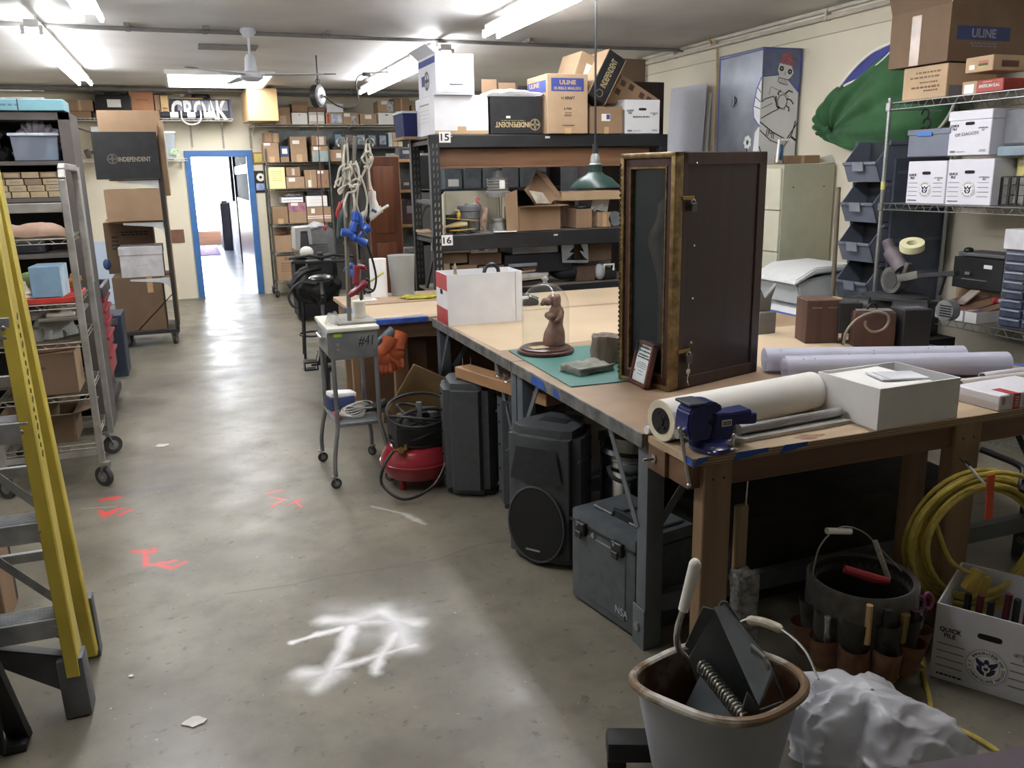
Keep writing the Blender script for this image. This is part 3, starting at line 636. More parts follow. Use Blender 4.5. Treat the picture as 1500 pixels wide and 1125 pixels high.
b.ball(q+V((-.028,-.02,.15)),(.022,.02,.019)); b.ball(q+V((-.02,.02,.15)),(.022,.018,.019)); b.tube([q+V((.03,-.03,.175)),q+V((.012,-.045,.14)),q+V((-.01,-.04,.125))],[.014,.012,.009],10)
o = b.build('clay_figure',None,None); md = o.modifiers.new('r','REMESH'); md.mode = 'VOXEL'; md.voxel_size = .003; md.use_smooth_shade = True; md = o.modifiers.new('s','SMOOTH'); md.iterations = 3
tag(o,'small brown clay figurine with an animal head inside the bell jar','figurine')
# red and white file box
RED = mat((190,52,56),.5,noise=.05)
x0,x1,y0,y1 = 1.385,1.852,4.775,5.04
T = carton('open file box with red and white striped end on the bench',x0,x1,y0,y1,ZB+.002,ZB+.305,mat((226,227,230),.5,noise=.03),'file_box',open=1,rot=-.03,
           deco=[('p','L',.5,.84,.998,.315,RED,'red_stripe'),('p','L',.5,.16,.998,.32,RED,'red_stripe'),('hole','L',.5,.63,.22,.1),('p','F',.91,.5,.004,.98,mat((150,150,156),.6),'seam')])
b = MB(); b.lathe([(0,0),(.02,.005),(.04,.1),(.052,.18),(.05,.215),(.03,.245),(.012,.262),(.008,.29),(.012,.3),(.008,.31),(.002,.335),(0,.336)],(1.47,4.9,ZB+.03),20,mat((150,140,112),.6,noise=.2,scale=15)); tag(b.build('finial'),'pale turned finial sticking out of the red and white file box','finial')
b = MB(); q = arc((1.70,4.9,ZB+.295),.045,0,PI,14); b.tube([(1.745,4.9,ZB+.03)]+q+[(1.655,4.9,ZB+.03)],.012,10,mat((44,44,46),.35,noise=.2)); tag(b.build('curved_grip_tool'),'dark curved handle poking out of the red and white file box','handle tool')
b = MB(); b.box(1.86,2.18,5.3,5.55,ZB+.002,ZB+.06,bev=.02,mt=BLACK()); b.box(1.88,2.1,5.295,5.31,ZB+.05,ZB+.07,bev=.004,mt=mat((210,212,214),.4)); tag(b.build('black_tool_case'),'black case on the kraft paper behind the bell jar','case')
# ---------------------------------------------------------------- display case
TH = math.radians(-74); sw,sd,sh = .30,.56,.94
ux = V((math.cos(TH),math.sin(TH),0)); uy = V((-math.sin(TH),math.cos(TH),0)); A = V((1.668,3.178,ZB+.001))
ctr = A+ux*sw/2+uy*sd/2
DW = wood((44,27,25),(30,18,17),.4,axis=2,scale=4,coat=.12); GOLD = mat((134,108,62),.35,.6,noise=.25,scale=30); DG = mat((92,74,48),.4,.5,noise=.3,scale=60)
T = thing('display_case','tall dark wood display cabinet with a gold framed glass front','display case',ctr,TH)
hw,hd = sw/2,sd/2; f0 = -hd+.05     # local: front face at -y
b = MB(); t = .016
b.box(-hw+.01,hw-.01,hd-t,hd,0,sh,mt=DW); b.box(-hw+.01,-hw+.01+t,f0,hd,0,sh); b.box(hw-.01-t,hw-.01,f0,hd,0,sh); b.box(-hw+.01,hw-.01,f0,hd,0,t); b.box(-hw+.01,hw-.01,f0,hd,sh-t,sh)
b.build('carcass',None,T,local=True)
b = MB(); e = .008    # raised stiles around the long side panel
for a in ((f0,f0+.03,0,sh),(hd-.05,hd,0,sh),(f0,hd,sh-.05,sh),(f0,hd,0,.05)): b.box(hw-.011,hw-.011+e,a[0],a[1],a[2],a[3],bev=.003,mt=wood((60,36,30),(40,23,20),.38,axis=2,coat=.12))
b.build('side_stile',None,T,local=True)
fr = T; F0 = MB()
for (x0,x1,z0,z1) in ((-hw,-hw+.022,0,sh),(hw-.022,hw,0,sh),(-hw,hw,sh-.022,sh),(-hw,hw,0,.022)): F0.box(x0,x1,-hd,f0,z0,z1,bev=.006,mt=GOLD)
FR = F0.build('door_frame',None,T,local=True)
F1 = MB()
for (x0,x1,z0,z1) in ((-hw+.02,-hw+.05,.02,sh-.02),(hw-.05,hw-.02,.02,sh-.02),(-hw+.02,hw-.02,sh-.055,sh-.02),(-hw+.02,hw-.02,.02,.055)): F1.box(x0,x1,-hd+.01,f0-.004,z0,z1,bev=.004,mt=wood((76,38,34),(52,26,24),.35,axis=2))
F1.build('inner_frame',None,FR)if 0 else F1.build('inner_frame',None,T,local=True)
F2 = MB()
for (x0,x1,z0,z1) in ((-hw+.048,-hw+.056,.05,sh-.05),(hw-.056,hw-.048,.05,sh-.05),(-hw+.05,hw-.05,sh-.062,sh-.052),(-hw+.05,hw-.05,.052,.062)): F2.box(x0,x1,-hd+.006,f0-.01,z0,z1,bev=.002,mt=GOLD)
k = .03
while k < sh-.03: F2.box(-hw-.002,-hw+.008,-hd-.004,-hd+.004,k,k+.012,bev=.003,mt=DG); k += .02
F2.build('gilt_beading',None,T,local=True)
MB().box(-hw+.05,hw-.05,-hd+.022,-hd+.026,.055,sh-.055,mt=glass((96,112,122),.02,alpha=.08)).build('glass_pane',None,T,local=True)
MB().box(-hw+.03,hw-.03,hd-.06,hd-.018,.02,sh-.02,mt=mat((84,100,108),.7)).build('back_lining',None,T,local=True)
def padlock(z,key):
    p = MB(); p.obox((hw+.012,f0+.045,z-.04),(.018,.036,.034),None,.004,mat((92,88,84),.35,.8)); p.tube(arc((hw+.012,f0+.045,z-.022),.012,0,PI,10,(0,1,0)),.0032,6,CHROME())
    p.box(hw-.002,hw+.006,f0-.01,f0+.06,z-.012,z+.004,bev=.002,mt=mat((150,124,66),.3,.9))
    if key:
        p.cyl((hw+.012,f0+.045,z-.058),(hw+.012,f0+.045,z-.075),.003,seg=6,mt=CHROME()); p.ball((hw+.012,f0+.045,z-.09),(.003,.013,.013)); p.tube(smooth([(hw+.012,f0+.045,z-.1),(hw+.012,f0+.04,z-.125),(hw+.012,f0+.05,z-.15)],4),.0025,6)
    p.build('padlock',None,T,local=True)
padlock(sh-.17,0); padlock(.165,1)
b = MB()
for z in (sh-.045,sh-.36,.37,.19): b.ball((hw+.0,f0+.07,z),.005,CHROME(),8)
b.build('screw',None,T,local=True)
# plaster arm standing inside the case
b = MB(); M = lambda x,y,z: ctr+ux*x+uy*y+V((0,0,z)); pts = [M(.05,-.19,.02),M(.045,-.19,.2),M(.04,-.19,.36),M(.03,-.195,.44),M(-.0,-.2,.52),M(-.03,-.2,.6),M(.0,-.2,.66),M(.015,-.2,.71)]
b.tube(smooth(pts,5),[.044-.0008*i for i in range(20)]+[.028-.0006*i for i in range(16)],16,mat((190,140,118),.7,noise=.1)); b.ball(M(.02,-.2,.73),(.025,.024,.034))
tag(b.build('arm_sculpture'),'pale raised arm sculpture standing behind the display case glass','sculpture')
# certificate frame leaning on the case
a,c = P(918,557,Z=ZB),P(953,575,Z=ZB); dx = (V((c.x,c.y,0))-V((a.x,a.y,0))); ca = math.atan2(dx.y,dx.x)
T = thing('framed_certificate','small certificate in a red brown frame leaning on the display case','picture frame',((a.x+c.x)/2,(a.y+c.y)/2,ZB+.001),ca)
w_,h_ = .155,.185; rx = .22
def lean(x,y,z): return (x,y*math.cos(rx)+z*math.sin(rx),-y*math.sin(rx)+z*math.cos(rx)+.004)
def lbox(mb,x0,x1,y0,y1,z0,z1,m): mb.obox(lean((x0+x1)/2,(y0+y1)/2,(z0+z1)/2),(x1-x0,y1-y0,z1-z0),(-rx,0,0),.002,m)
b = MB(); fm = wood((112,54,46),(82,38,34),.35,axis=2,coat=.3)
for s in ((-w_/2,-w_/2+.015,0,h_),(w_/2-.015,w_/2,0,h_),(-w_/2,w_/2,h_-.015,h_),(-w_/2,w_/2,0,.015)): lbox(b,s[0],s[1],-.012,.012,s[2],s[3],fm)
b.build('frame',None,T,local=True)
b = MB(); lbox(b,-w_/2+.014,w_/2-.014,-.004,.006,.014,h_-.014,mat((214,222,222),.6)); b.build('certificate',None,T,local=True)
b = MB(); rnd = random.Random(3)
for i,(z,hh,wd) in enumerate(((.155,.009,.09),(.14,.006,.1),(.124,.006,.085),(.113,.006,.1),(.094,.003,.06),(.087,.003,.09),(.08,.003,.09),(.072,.003,.08),(.058,.003,.04),(.045,.003,.05))):
    x = -wd/2
    while x < wd/2:
        l = .006+rnd.random()*.012; lbox(b,x,min(x+l,wd/2),-.0052,-.004,z,z+hh,INK() if hh > .004 else GREYPRINT()); x += l+.003
b.build('certificate_print',None,T,local=True)
# ---------------------------------------------------------------- white paper roll, steel tube, straightedge, vise
r = .07; a = V((1.395,2.35,ZB+r)); c = V((2.10,2.465,ZB+r)); d = (c-a).normalized()
T = thing('paper_roll','long cream paper roll with black end plug lying behind the vise','paper roll',(a+c)/2-V((0,0,r)))
b = MB(); b.cyl(a,c,r,seg=40,mt=mat((236,232,222),.7,noise=.02)); b.build('paper',None,T)
b = MB(); b.cyl(a+d*.001,a-d*.0015,r-.001,seg=40,mt=mat((234,222,190),.7)); b.build('roll_end',None,T)
b = MB(); b.cyl(a,a-d*.004,r*.63,seg=32,mt=BLACK()); b.cyl(a,a-d*.008,r*.25,seg=20)
for i in range(5): b.ball(a-d*.005+V((0,math.cos(i*1.257)*r*.42,math.sin(i*1.257)*r*.42)),(.003,.007,.007),DARK(),8)
b.build('end_plug',None,T)
b = MB(); p = V((1.385,2.43,ZB+.016)); b.cyl(p,p+d*.1-V((.06,0,0))*0,.014,seg=16); o = tag(b.build('paper_tube',PAPER()),'small white tube end under the cream paper roll','tube')
b = MB(); b.cyl((1.64,2.262,ZB+.032),(2.09,2.30,ZB+.032),.017,seg=20,mt=mat((170,170,170),.3,.7)); tag(b.build('metal_tube'),'long grey metal tube lying along the cream paper roll','tube')
b = MB(); b.bar((1.44,2.235,ZB+.0075),(2.095,2.28,ZB+.0075),.06,.014,.001,mat((176,174,168),.4,.6,noise=.1)); tag(b.build('straightedge'),'flat metal straightedge under the grey tube on the plywood bench','straightedge')
VB = mat((38,46,108),.28,noise=.12,scale=14,coat=.5)
T = thing('bench_vise','blue bench vise bolted to the bench corner','vise',(1.50,2.225,ZB))
b = MB(); b.lathe([(0,0),(.066,0),(.07,.006),(.07,.016),(.056,.024),(.05,.034),(.03,.038),(0,.038)],(1.50,2.215,ZB),32,VB)
for i in range(3):
    an = -PI/2-.5+i*1.2; b.ball((1.50+.062*math.cos(an),2.215+.062*math.sin(an),ZB+.009),(.022,.022,.009)); b.cyl((1.50+.064*math.cos(an),2.215+.064*math.sin(an),ZB+.01),(1.50+.064*math.cos(an),2.215+.064*math.sin(an),ZB+.024),.008,seg=6,mt=STEEL())
b.build('base',None,T)
yv = 2.225
b = MB(); y0 = yv-.036
b.prism([(1.487,y0,ZB+.03),(1.56,y0,ZB+.03),(1.572,y0,ZB+.078),(1.64,y0,ZB+.072),(1.655,y0,ZB+.072),(1.655,y0,ZB+.108),(1.632,y0,ZB+.106),(1.634,y0,ZB+.122),(1.55,y0,ZB+.118),(1.525,y0,ZB+.122),(1.498,y0,ZB+.118)],(0,.07,0),VB,.004); b.build('fixed_jaw',None,T)
b = MB(); y0 = yv-.042
b.prism([(1.405,y0,ZB+.042),(1.478,y0,ZB+.042),(1.482,y0,ZB+.085),(1.47,y0,ZB+.096),(1.462,y0,ZB+.11),(1.475,y0,ZB+.124),(1.51,y0,ZB+.128),(1.522,y0,ZB+.14),(1.505,y0,ZB+.158),(1.48,y0,ZB+.166),(1.445,y0,ZB+.166),(1.418,y0,ZB+.158),(1.398,y0,ZB+.138),(1.392,y0,ZB+.09)],(0,.082,0),VB,.006)
b.box(1.395,1.46,yv-.045,yv+.045,ZB+.158,ZB+.168,bev=.003,mt=mat((74,78,86),.4,.6)); b.build('moving_jaw',None,T)
b = MB(); b.box(1.47,1.52,yv-.024,yv+.024,ZB+.05,ZB+.082,bev=.003,mt=mat((150,140,116),.4,.8)); b.build('slide_bar',None,T)
b = MB(); hx = 1.383; b.cyl((1.40,yv-.01,ZB+.066),(hx-.012,yv-.01,ZB+.066),.016,seg=18,mt=CHROME()); b.ball((hx-.006,yv-.018,ZB+.084),.008); b.cyl((hx-.005,yv-.02,ZB+.086),(hx+.012,yv-.055,ZB-.092),.0058,seg=10); b.ball((hx+.012,yv-.055,ZB-.094),.0085); b.build('screw_handle',None,T)
b = MB(); b.cyl((1.548,yv-.06,ZB+.02),(1.548,yv-.06,ZB+.052),.005,seg=10,mt=CHROME()); b.ball((1.548,yv-.06,ZB+.052),.0075); b.cyl((1.548,yv-.06,ZB+.046),(1.585,yv-.085,ZB+.035),.004,seg=8); b.build('lock_lever',None,T)
b = MB(); b.box(1.52,1.556,yv-.0385,yv-.036,ZB+.078,ZB+.099,mt=PAPER()); b.build('badge',None,T)
b = MB(); b.box(1.524,1.552,yv-.0392,yv-.038,ZB+.083,ZB+.094,mt=BLACK()); b.build('badge_field',None,T); b = MB(); [b.box(1.527+i*.006,1.530+i*.006,yv-.0396,yv-.0391,ZB+.0855,ZB+.0915,mt=PAPER()) for i in range(4)]; b.build('badge_marks',None,T)
# white shallow box with papers, red labelled box, rolled prints
T = carton('shallow white box holding papers at the bench edge',2.11,2.48,2.155,2.45,ZB+.001,ZB+.146,mat((222,222,222),.55,noise=.03),'white_box',open=1,inner=mat((196,158,112),.7),rot=.03)
b = MB(); b.obox((2.26,2.32,ZB+.13),(.255,.26,.012),(0,-.02,.03),.002,PAPER()); tag(b.build('white_folder'),'white folder of papers filling the shallow white box','papers')
b = MB(); b.obox((2.32,2.29,ZB+.1415),(.17,.12,.004),(0,.02,-.25),0,mat((216,216,220),.6)); b.obox((2.33,2.28,ZB+.1455),(.15,.11,.002),(0,.02,-.2),0,mat((206,208,214),.6)); tag(b.build('loose_papers'),'loose folded papers lying on the white folder','papers')
T = carton('flat white box with a red printed band at the bench edge',2.67,3.0,2.16,2.35,ZB,ZB+.06,mat((218,216,222),.5,noise=.03),'flat_box',rot=.05,
           deco=[('p','F',.27,.5,.11,.98,mat((196,48,52),.5,noise=.05),'red_band'),('p','T',.22,.2,.13,.4,mat((196,48,52),.5),'red_band'),('scribble','F',.27,.5,.06,.7,4,mat((240,200,200),.6)),('scribble','F',.43,.5,.12,.7,6,GREYPRINT()),('p','F',.06,.62,.03,.4,mat((196,130,150),.6),'print')])
ROLLP = mat((228,228,240),.7,noise=.02); 
def print_roll(label,a,c,r,seedn):
    a,c = V(a),V(c); d = (c-a).normalized(); T = thing('rolled_print',label,'paper roll',(a+c)/2-V((0,0,r)),0,'rolled white prints')
    n = V((0,0,1)); s = d.cross(n); b = MB()
    pts = lambda base: [base+(s*math.cos(t)+n*math.sin(t)*.95)*r*(1-.03*t/6) for t in [i*2.15*PI/34 for i in range(35)]]
    A,C_ = pts(a),pts(c); ve = [(b.bm.verts.new(p),b.bm.verts.new(q)) for p,q in zip(A,C_)]
    for i in range(34): b.bm.faces.new((ve[i][0],ve[i+1][0],ve[i+1][1],ve[i][1]))
    b.m(ROLLP); b.shell(.0015); b._done(0); b.build('sheet',None,T)
    rnd = random.Random(seedn); k = MB()
    for i in range(11):
        t = .9+rnd.random()*1.8; q = a+(c-a)*(.05+.9*rnd.random())+(s*-math.cos(t)*-1+n*math.sin(t)*.95)*(r+.0006)
        k.ball(q,(.0035,.0035,.0012),mat((90,90,104),.7),6)
    k.build('printed_specks',None,T)
print_roll('long white rolled print, the one nearer the wooden boxes',(2.31,3.03,ZB+.056),(3.10,2.70,ZB+.056),.055,1)
print_roll('long white rolled print lying just behind the white box',(2.30,2.88,ZB+.053),(3.18,2.55,ZB+.053),.052,2)
def tube_roll(label,a,c,r,m):
    a,c = V(a),V(c); b = MB(); d = (c-a).normalized()
    b.cyl(a,c,r,seg=24,mt=m,caps=False); b.cyl(a,c,r*.82,seg=24,caps=False)
    n = V((0,0,1)); s = d.cross(n)
    for e in (a,c):
        for i in range(24):
            t,t2 = i*2*PI/24,(i+1)*2*PI/24; b.bm.faces.new([b.bm.verts.new(e+(s*math.cos(q)+n*math.sin(q))*rr) for q,rr in ((t,r),(t2,r),(t2,r*.82),(t,r*.82))])
    b._done(0); return tag(b.build('mailing_tube'),label,'tube')
tube_roll('grey white cardboard tube pointing over the flat box',(2.79,2.43,ZB+.026),(3.35,2.40,ZB+.026),.024,mat((190,184,176),.7,noise=.05))
tube_roll('pale tube behind the grey white tube at the bench end',(2.99,2.50,ZB+.022),(3.36,2.50,ZB+.022),.02,mat((206,202,206),.7,noise=.05))
# wooden and black equipment boxes at the back of the bench
OLDW = wood((104,70,54),(70,46,38),.6,axis=2,scale=4); BLKB = mat((44,44,46),.55,noise=.15)
q = P(1168,500,Z=ZB)
T = carton('old upright dark wooden box with two metal clasps on the bench',2.90,3.07,3.42,3.58,ZB+.002,ZB+.225,OLDW,'wooden_box',rot=-.35,deco=[('p','F',.3,.82,.3,.02,STEEL(),'clasp'),('p','F',.78,.82,.28,.02,STEEL(),'clasp')])
T = carton('small black metal box beside the upright wooden box',3.03,3.14,3.33,3.46,ZB+.06,ZB+.215,BLKB,'black_box',rot=-.5,deco=[('p','T',.5,.5,.9,.9,mat((60,60,62),.4),'lid_plate'),('p','F',.2,-.17,.1,.34,BLKB,'foot',.02),('p','F',.85,-.17,.1,.34,BLKB,'foot',.02)])
b = MB(); b.cyl((3.20,3.56,ZB+.15),(3.28,3.46,ZB+.15),.065,seg=20,mt=BLACK()); b.cyl((3.16,3.61,ZB+.16),(3.20,3.56,ZB+.15),.05,seg=18,mt=mat((176,150,92),.5)); o = tag(b.build('black_motor'),'black round motor with a tan cap behind the black metal box','motor')
T = thing('brown_case','worn brown carrying case with rounded corners on the bench','case',(3.13,3.28,ZB))
b = MB(); b.obox((3.13,3.27,ZB+.092),(.2,.12,.178),(0,0,-.55),.02,mat((98,60,48),.55,rgb2=(66,42,36),scale=8)); b.build('body',None,T)
b = MB(); b.tube(arc((3.13,3.28,ZB+.185),.03,0,PI,8),.006,8,BLACK()); b.obox((3.13,3.27,ZB+.184),(.17,.09,.004),(0,0,-.55),.001,mat((110,104,100),.6)); b.build('handle',None,T)
T = carton('black upright box near the brown case',3.22,3.36,3.12,3.26,ZB+.002,ZB+.195,mat((38,38,42),.6,noise=.15),'black_box',rot=-.3,deco=[('p','T',.5,.5,.8,.5,mat((84,84,88),.5),'lid_plate')])
b = MB(); b.cyl((3.34,3.36,ZB+.15),(3.46,3.26,ZB+.15),.06,seg=20,mt=BLACK()); tag(b.build('black_motor'),'black round motor lying near the chop saw stand','motor')
pts = [P(x,y,Y=3.12) for x,y in ((1236,503),(1240,485),(1256,467),(1280,457),(1298,460),(1302,470),(1294,482),(1278,486),(1268,478),(1268,470))]
b = MB(); b.tube(smooth(pts,6),.006,8,mat((150,138,118),.6)); tag(b.build('looped_cord'),'tan looped power cord hanging over the brown case','cord')
# upturned scissor-like grey prongs behind the case
b = MB(); GP = mat((112,108,102),.55,noise=.1)
q = P(1116,488,Z=ZB); b.box(q.x-.05,q.x+.06,q.y-.04,q.y+.04,ZB+.002,ZB+.12,bev=.008,mt=GP)
b.prism([(q.x-.04,q.y,ZB+.12),(q.x+.05,q.y,ZB+.12),(q.x+.055,q.y,ZB+.19),(q.x+.085,q.y,ZB+.265),(q.x+.055,q.y,ZB+.235),(q.x+.01,q.y,ZB+.19),(q.x-.03,q.y,ZB+.26),(q.x-.04,q.y,ZB+.2)],(0,.03,0),GP,.003); tag(b.build('forked_bracket'),'grey forked metal bracket standing behind the display case','bracket')
# ================================================================ under and before the bench
SPK = mat((70,73,77),.55,noise=.1,scale=40,bump=.08); GRL = mat((24,25,27),.7,noise=.2,scale=120)
def speaker(label,x,y,rz,front=True):
    T = thing('loudspeaker',label,'loudspeaker',(x,y,0),rz,'black loudspeakers under the workbench')
    w,d,h = .36,.33,.62
    poly = [(-w/2,-d/2+.04),(-w*.3,-d/2),(w*.3,-d/2),(w/2,-d/2+.04),(w/2,-d*.05),(w*.3,d/2),(-w*.3,d/2),(-w/2,-d*.05)]
    b = MB(); b.prism([(px,py,.012) for px,py in poly],(0,0,h),SPK,.035)
    for sx in (-1,1): b.box(sx*.1-.03,sx*.1+.03,-.08,.08,0,.02,bev=.004)
    b.build('cabinet',None,T,local=True)
    if front:
        b = MB(); b.prism([(.135*math.cos(t),-d/2-.001,.2+.17*math.sin(t)) for t in [i*2*PI/40 for i in range(40)]],(0,-.008,0),GRL,.003); b.build('grille',None,T,local=True)
        b = MB(); n = 40; q = lambda t,r: ((.135+r)*math.cos(t),-d/2-.004,.2+(.17+r)*math.sin(t)); b.tube([q(i*2*PI/n,.004) for i in range(n)],.006,8,SPK,closed=True); b.build('grille_rim',None,T,local=True)
        b = MB(); b.surf(lambda u,v: (( -.5+u)*.26*(1-.25*v),-d/2-.002+.0-.012*math.sin(PI*u)*(1-v),.40+.15*v),14,6,SPK); b.shell(.004); b.box(-.05,.05,-d/2-.004,-d/2+.01,.47,.5,bev=.01,mt=GRL); b.build('horn',None,T,local=True)
        b = MB()
        for k in range(4): b.tube([(.04+.0*k,-d/2-.004,.03+k*.014),(.13-.0*k,-d/2-.001,.075+k*.012)],.003,6,GRL)
        b.box(-.05,.02,-d/2-.0105,-d/2-.008,.075,.083,mt=mat((170,170,172),.4)); b.build('port_slots',None,T,local=True)
    b = MB()
    for px,py in ((w*.41,d*.2),(-w*.41,d*.2),(w*.47,-d*.12),(-w*.47,-d*.12)):
        for z in (.09,.22,.35,.47,.56): b.ball((px*1.005,py,z),.007,DARK(),8)
    b.build('screw',None,T,local=True)
    b = MB()
    for sx in (-1,1):
        for z in (.1,.5): b.obox((sx*w*.5,-d*.2,z),(.004,.1,.004),None,0,mat((120,122,124),.5))
    b.build('side_seam',None,T,local=True)
    b = MB(); b.box(-.07,.07,-.02,.05,h-.0,h+.016,bev=.006,mt=GRL); b.build('top_handle',None,T,local=True)
    return T
speaker('black loudspeaker with an oval front grille under the near workbench',1.43,3.33,math.radians(-52))
speaker('black loudspeaker showing its back edge between the compressor and another loudspeaker',1.345,4.27,math.radians(150),False)
speaker('black loudspeaker squeezed between the steel bench leg and another loudspeaker',1.55,3.92,math.radians(150),False)
b = MB(); bw = wood((178,132,86),(150,106,66),axis=1,scale=4)
a,c = V((1.28,4.33,.60)),V((1.52,3.42,.675))
T = thing('wooden_beam','short orange wooden beam with nails and a chain lying on the loudspeakers','beam',(a+c)/2)
b.bar((1.315,4.31,.668),(1.53,3.55,.668),.1,.06,.003,bw); b.build('plank',None,T)
b = MB()
for t,o_ in ((.05,-.02),(.05,.025),(.93,0)): q = V((1.315,4.31,.695))+V((.215,-.76,0))*t+V((o_,0,0)); b.cyl(q,q+V((0,0,.05)),.0018,seg=6,mt=STEEL())
b.build('nail',None,T)
b = MB(); q = V((1.315,4.31,.704))+V((.215,-.76,0))*.45
for i in range(6):
    ang = i*1.3; c = q+V((.02*math.sin(i*2),-.03*i,.004+.004*(i % 2))); ax = V((math.cos(ang),math.sin(ang),.3)).normalized(); ay = V((-math.sin(ang),math.cos(ang),.2))
    b.tube([c+ax*.02*math.cos(t)+ay*.011*math.sin(t) for t in [k*2*PI/14 for k in range(14)]],.0035,6,CHROME(),closed=True)
tag(b.build('chain'),'shiny steel chain and hooks lying on the orange beam','chain')
# pancake compressor
T = thing('air_compressor','red pancake air compressor wrapped in black hose','compressor',(1.08,4.48,0))
cx,cy = 1.08,4.48; b = MB(); RD = mat((158,28,40),.28,noise=.08,coat=.4)
b.lathe([(0,.04),(.1,.044),(.17,.068),(.2,.115),(.206,.15),(.2,.185),(.172,.23),(.1,.258),(0,.262)],(cx,cy,0),40,RD); b.tube([(cx+.2055*math.cos(t),cy+.2055*math.sin(t),.15) for t in [i*2*PI/36 for i in range(36)]],.005,6,closed=True); b.build('tank',None,T)
for i in range(4):
    t = i*PI/2+.6; b = MB(); b.cyl((cx+.13*math.cos(t),cy+.13*math.sin(t),0),(cx+.13*math.cos(t),cy+.13*math.sin(t),.08),.018,seg=12,mt=mat((150,30,40),.5)); b.build('foot',None,T)
b = MB(); b.box(cx-.14,cx+.16,cy-.13,cy+.13,.25,.37,bev=.02,mt=BLACK())
for i in range(5): b.box(cx-.1,cx+.1,cy-.124,cy-.118,.245+i*.018,.252+i*.018,mt=DARK())
b.build('motor_housing',None,T)
b = MB(); b.cyl((cx+.02,cy,.36),(cx+.02,cy,.42),.05,seg=18,mt=BLACK()); b.cyl((cx-.07,cy+.02,.36),(cx-.07,cy+.02,.41),.03,seg=14,mt=STEEL()); b.cyl((cx+.1,cy+.02,.36),(cx+.1,cy+.02,.405),.03,seg=14); b.build('pump_head',None,T)
b = MB(); b.tube(smooth([(cx-.12,cy-.1,.36),(cx-.1,cy-.1,.42),(cx-.03,cy-.1,.455),(cx+.08,cy-.1,.455),(cx+.15,cy-.1,.42),(cx+.16,cy-.1,.36)],5),.012,8,BLACK()); b.cyl((cx,cy-.1,.35),(cx,cy-.1,.5),.016,seg=10,mt=mat((96,98,100),.5)); b.build('carry_handle',None,T)
b = MB(); br = mat((170,140,80),.3,.9); b.cyl((cx-.16,cy-.13,.25),(cx-.09,cy-.13,.25),.01,seg=10,mt=br); b.cyl((cx-.125,cy-.14,.25),(cx-.125,cy-.165,.26),.018,seg=14,mt=br); b.cyl((cx-.09,cy-.13,.25),(cx-.09,cy-.13,.28),.012,seg=10,mt=br); b.build('fittings',None,T)
b = MB(); rnd = random.Random(5)
for k in range(6):
    ph = rnd.random()*6; q = []
    for i in range(30):
        t = i*2*PI/29+ph; rr = .15+.008*k*(1 if k % 2 else -1)+.014*math.sin(2*t+k); q.append((cx+.02+rr*1.02*math.cos(t),cy+rr*.9*math.sin(t),.30+.026*k+.05*math.sin(t+k*1.3)))
    b.tube(q,.009,8,BLACK())
b.tube(smooth([(cx-.16,cy-.13,.25),(cx-.23,cy-.2,.2),(cx-.25,cy-.22,.1),(cx-.15,cy-.3,.03),(cx+.02,cy-.28,.08),(cx+.13,cy-.2,.22),(cx+.17,cy-.16,.36)],8),.008,8)
tag(b.build('air_hose'),'black rubber air hose coiled over the red compressor','hose')
b = MB(); b.box(1.0,1.95,5.60,5.63,.12,.62,bev=.002,mt=mat((110,76,52),.7,noise=.1)); tag(b.build('plywood_sheet'),'brown sheet of plywood standing under the blue taped bench','board')
b = MB(); b.obox((1.28,5.05,.34),(.34,.02,.36),(.25,.5,0),.002,mat((150,120,74),.7,noise=.06)); tag(b.build('cardboard_sheet'),'tan cardboard sheet leaning behind the compressor','cardboard')
# equipment case
TH2 = math.radians(-79.2); ex = V((math.cos(TH2),math.sin(TH2),0)); ey = V((-math.sin(TH2),math.cos(TH2),0)); o0 = V((1.325,2.91,.012)); L,D,Hh = .40,.29,.40; ctr = o0+ex*L/2+ey*D/2
CS = mat((82,88,93),.5,noise=.12,scale=24,bump=.06); CK = mat((30,32,34),.45)
T = thing('equipment_case','large dark grey equipment case with latches under the near bench corner','case',(ctr.x,ctr.y,0),TH2)
b = MB(); b.box(-L/2,L/2,-D/2,D/2,.012,Hh,bev=.014,mt=CS); b.box(-L/2+.05,L/2-.05,-D/2-.004,-D/2+.01,.05,Hh-.08,bev=.004); b.build('body',None,T,local=True)
b = MB(); b.box(-L/2-.004,L/2+.004,-D/2-.008,D/2+.004,Hh-.052,Hh-.046,mt=CK); b.build('lid_seam',None,T,local=True)
b = MB(); b.box(-L/2+.05,-.03,-D/2+.07,D/2-.03,Hh,Hh+.012,bev=.004,mt=CS); b.box(.07,L/2-.03,-D/2+.07,D/2-.03,Hh,Hh+.012,bev=.004); b.build('lid_panel',None,T,local=True)
for x in (-L/2+.05,L/2-.12):
    b = MB(); b.box(x,x+.06,-D/2-.022,-D/2,Hh-.09,Hh-.035,bev=.004,mt=CK); b.box(x+.012,x+.048,-D/2-.03,-D/2-.02,Hh-.1,Hh-.07,bev=.003); b.cyl((x+.03,-D/2-.025,Hh-.04),(x+.03,-D/2-.032,Hh-.04),.006,seg=10,mt=STEEL()); b.build('latch',None,T,local=True)
b = MB(); b.cyl((-.05,-D/2,Hh-.07),(-.05,-D/2-.008,Hh-.07),.01,seg=14,mt=STEEL()); b.build('keyhole',None,T,local=True)
b = MB(); b.box(-.02,.1,-.07,-.05,Hh,Hh+.03,bev=.006,mt=CK); b.tube([(-.03,-.06,Hh),(-.03,-.06,Hh+.025),(.11,-.06,Hh+.025),(.11,-.06,Hh)],.009,8); b.build('carry_handle',None,T,local=True)
lettering('NSA',mat((176,178,182),.4),T,(.13,-D/2-.0045,.085),(1,0,0),(0,0,1),.075,.03)
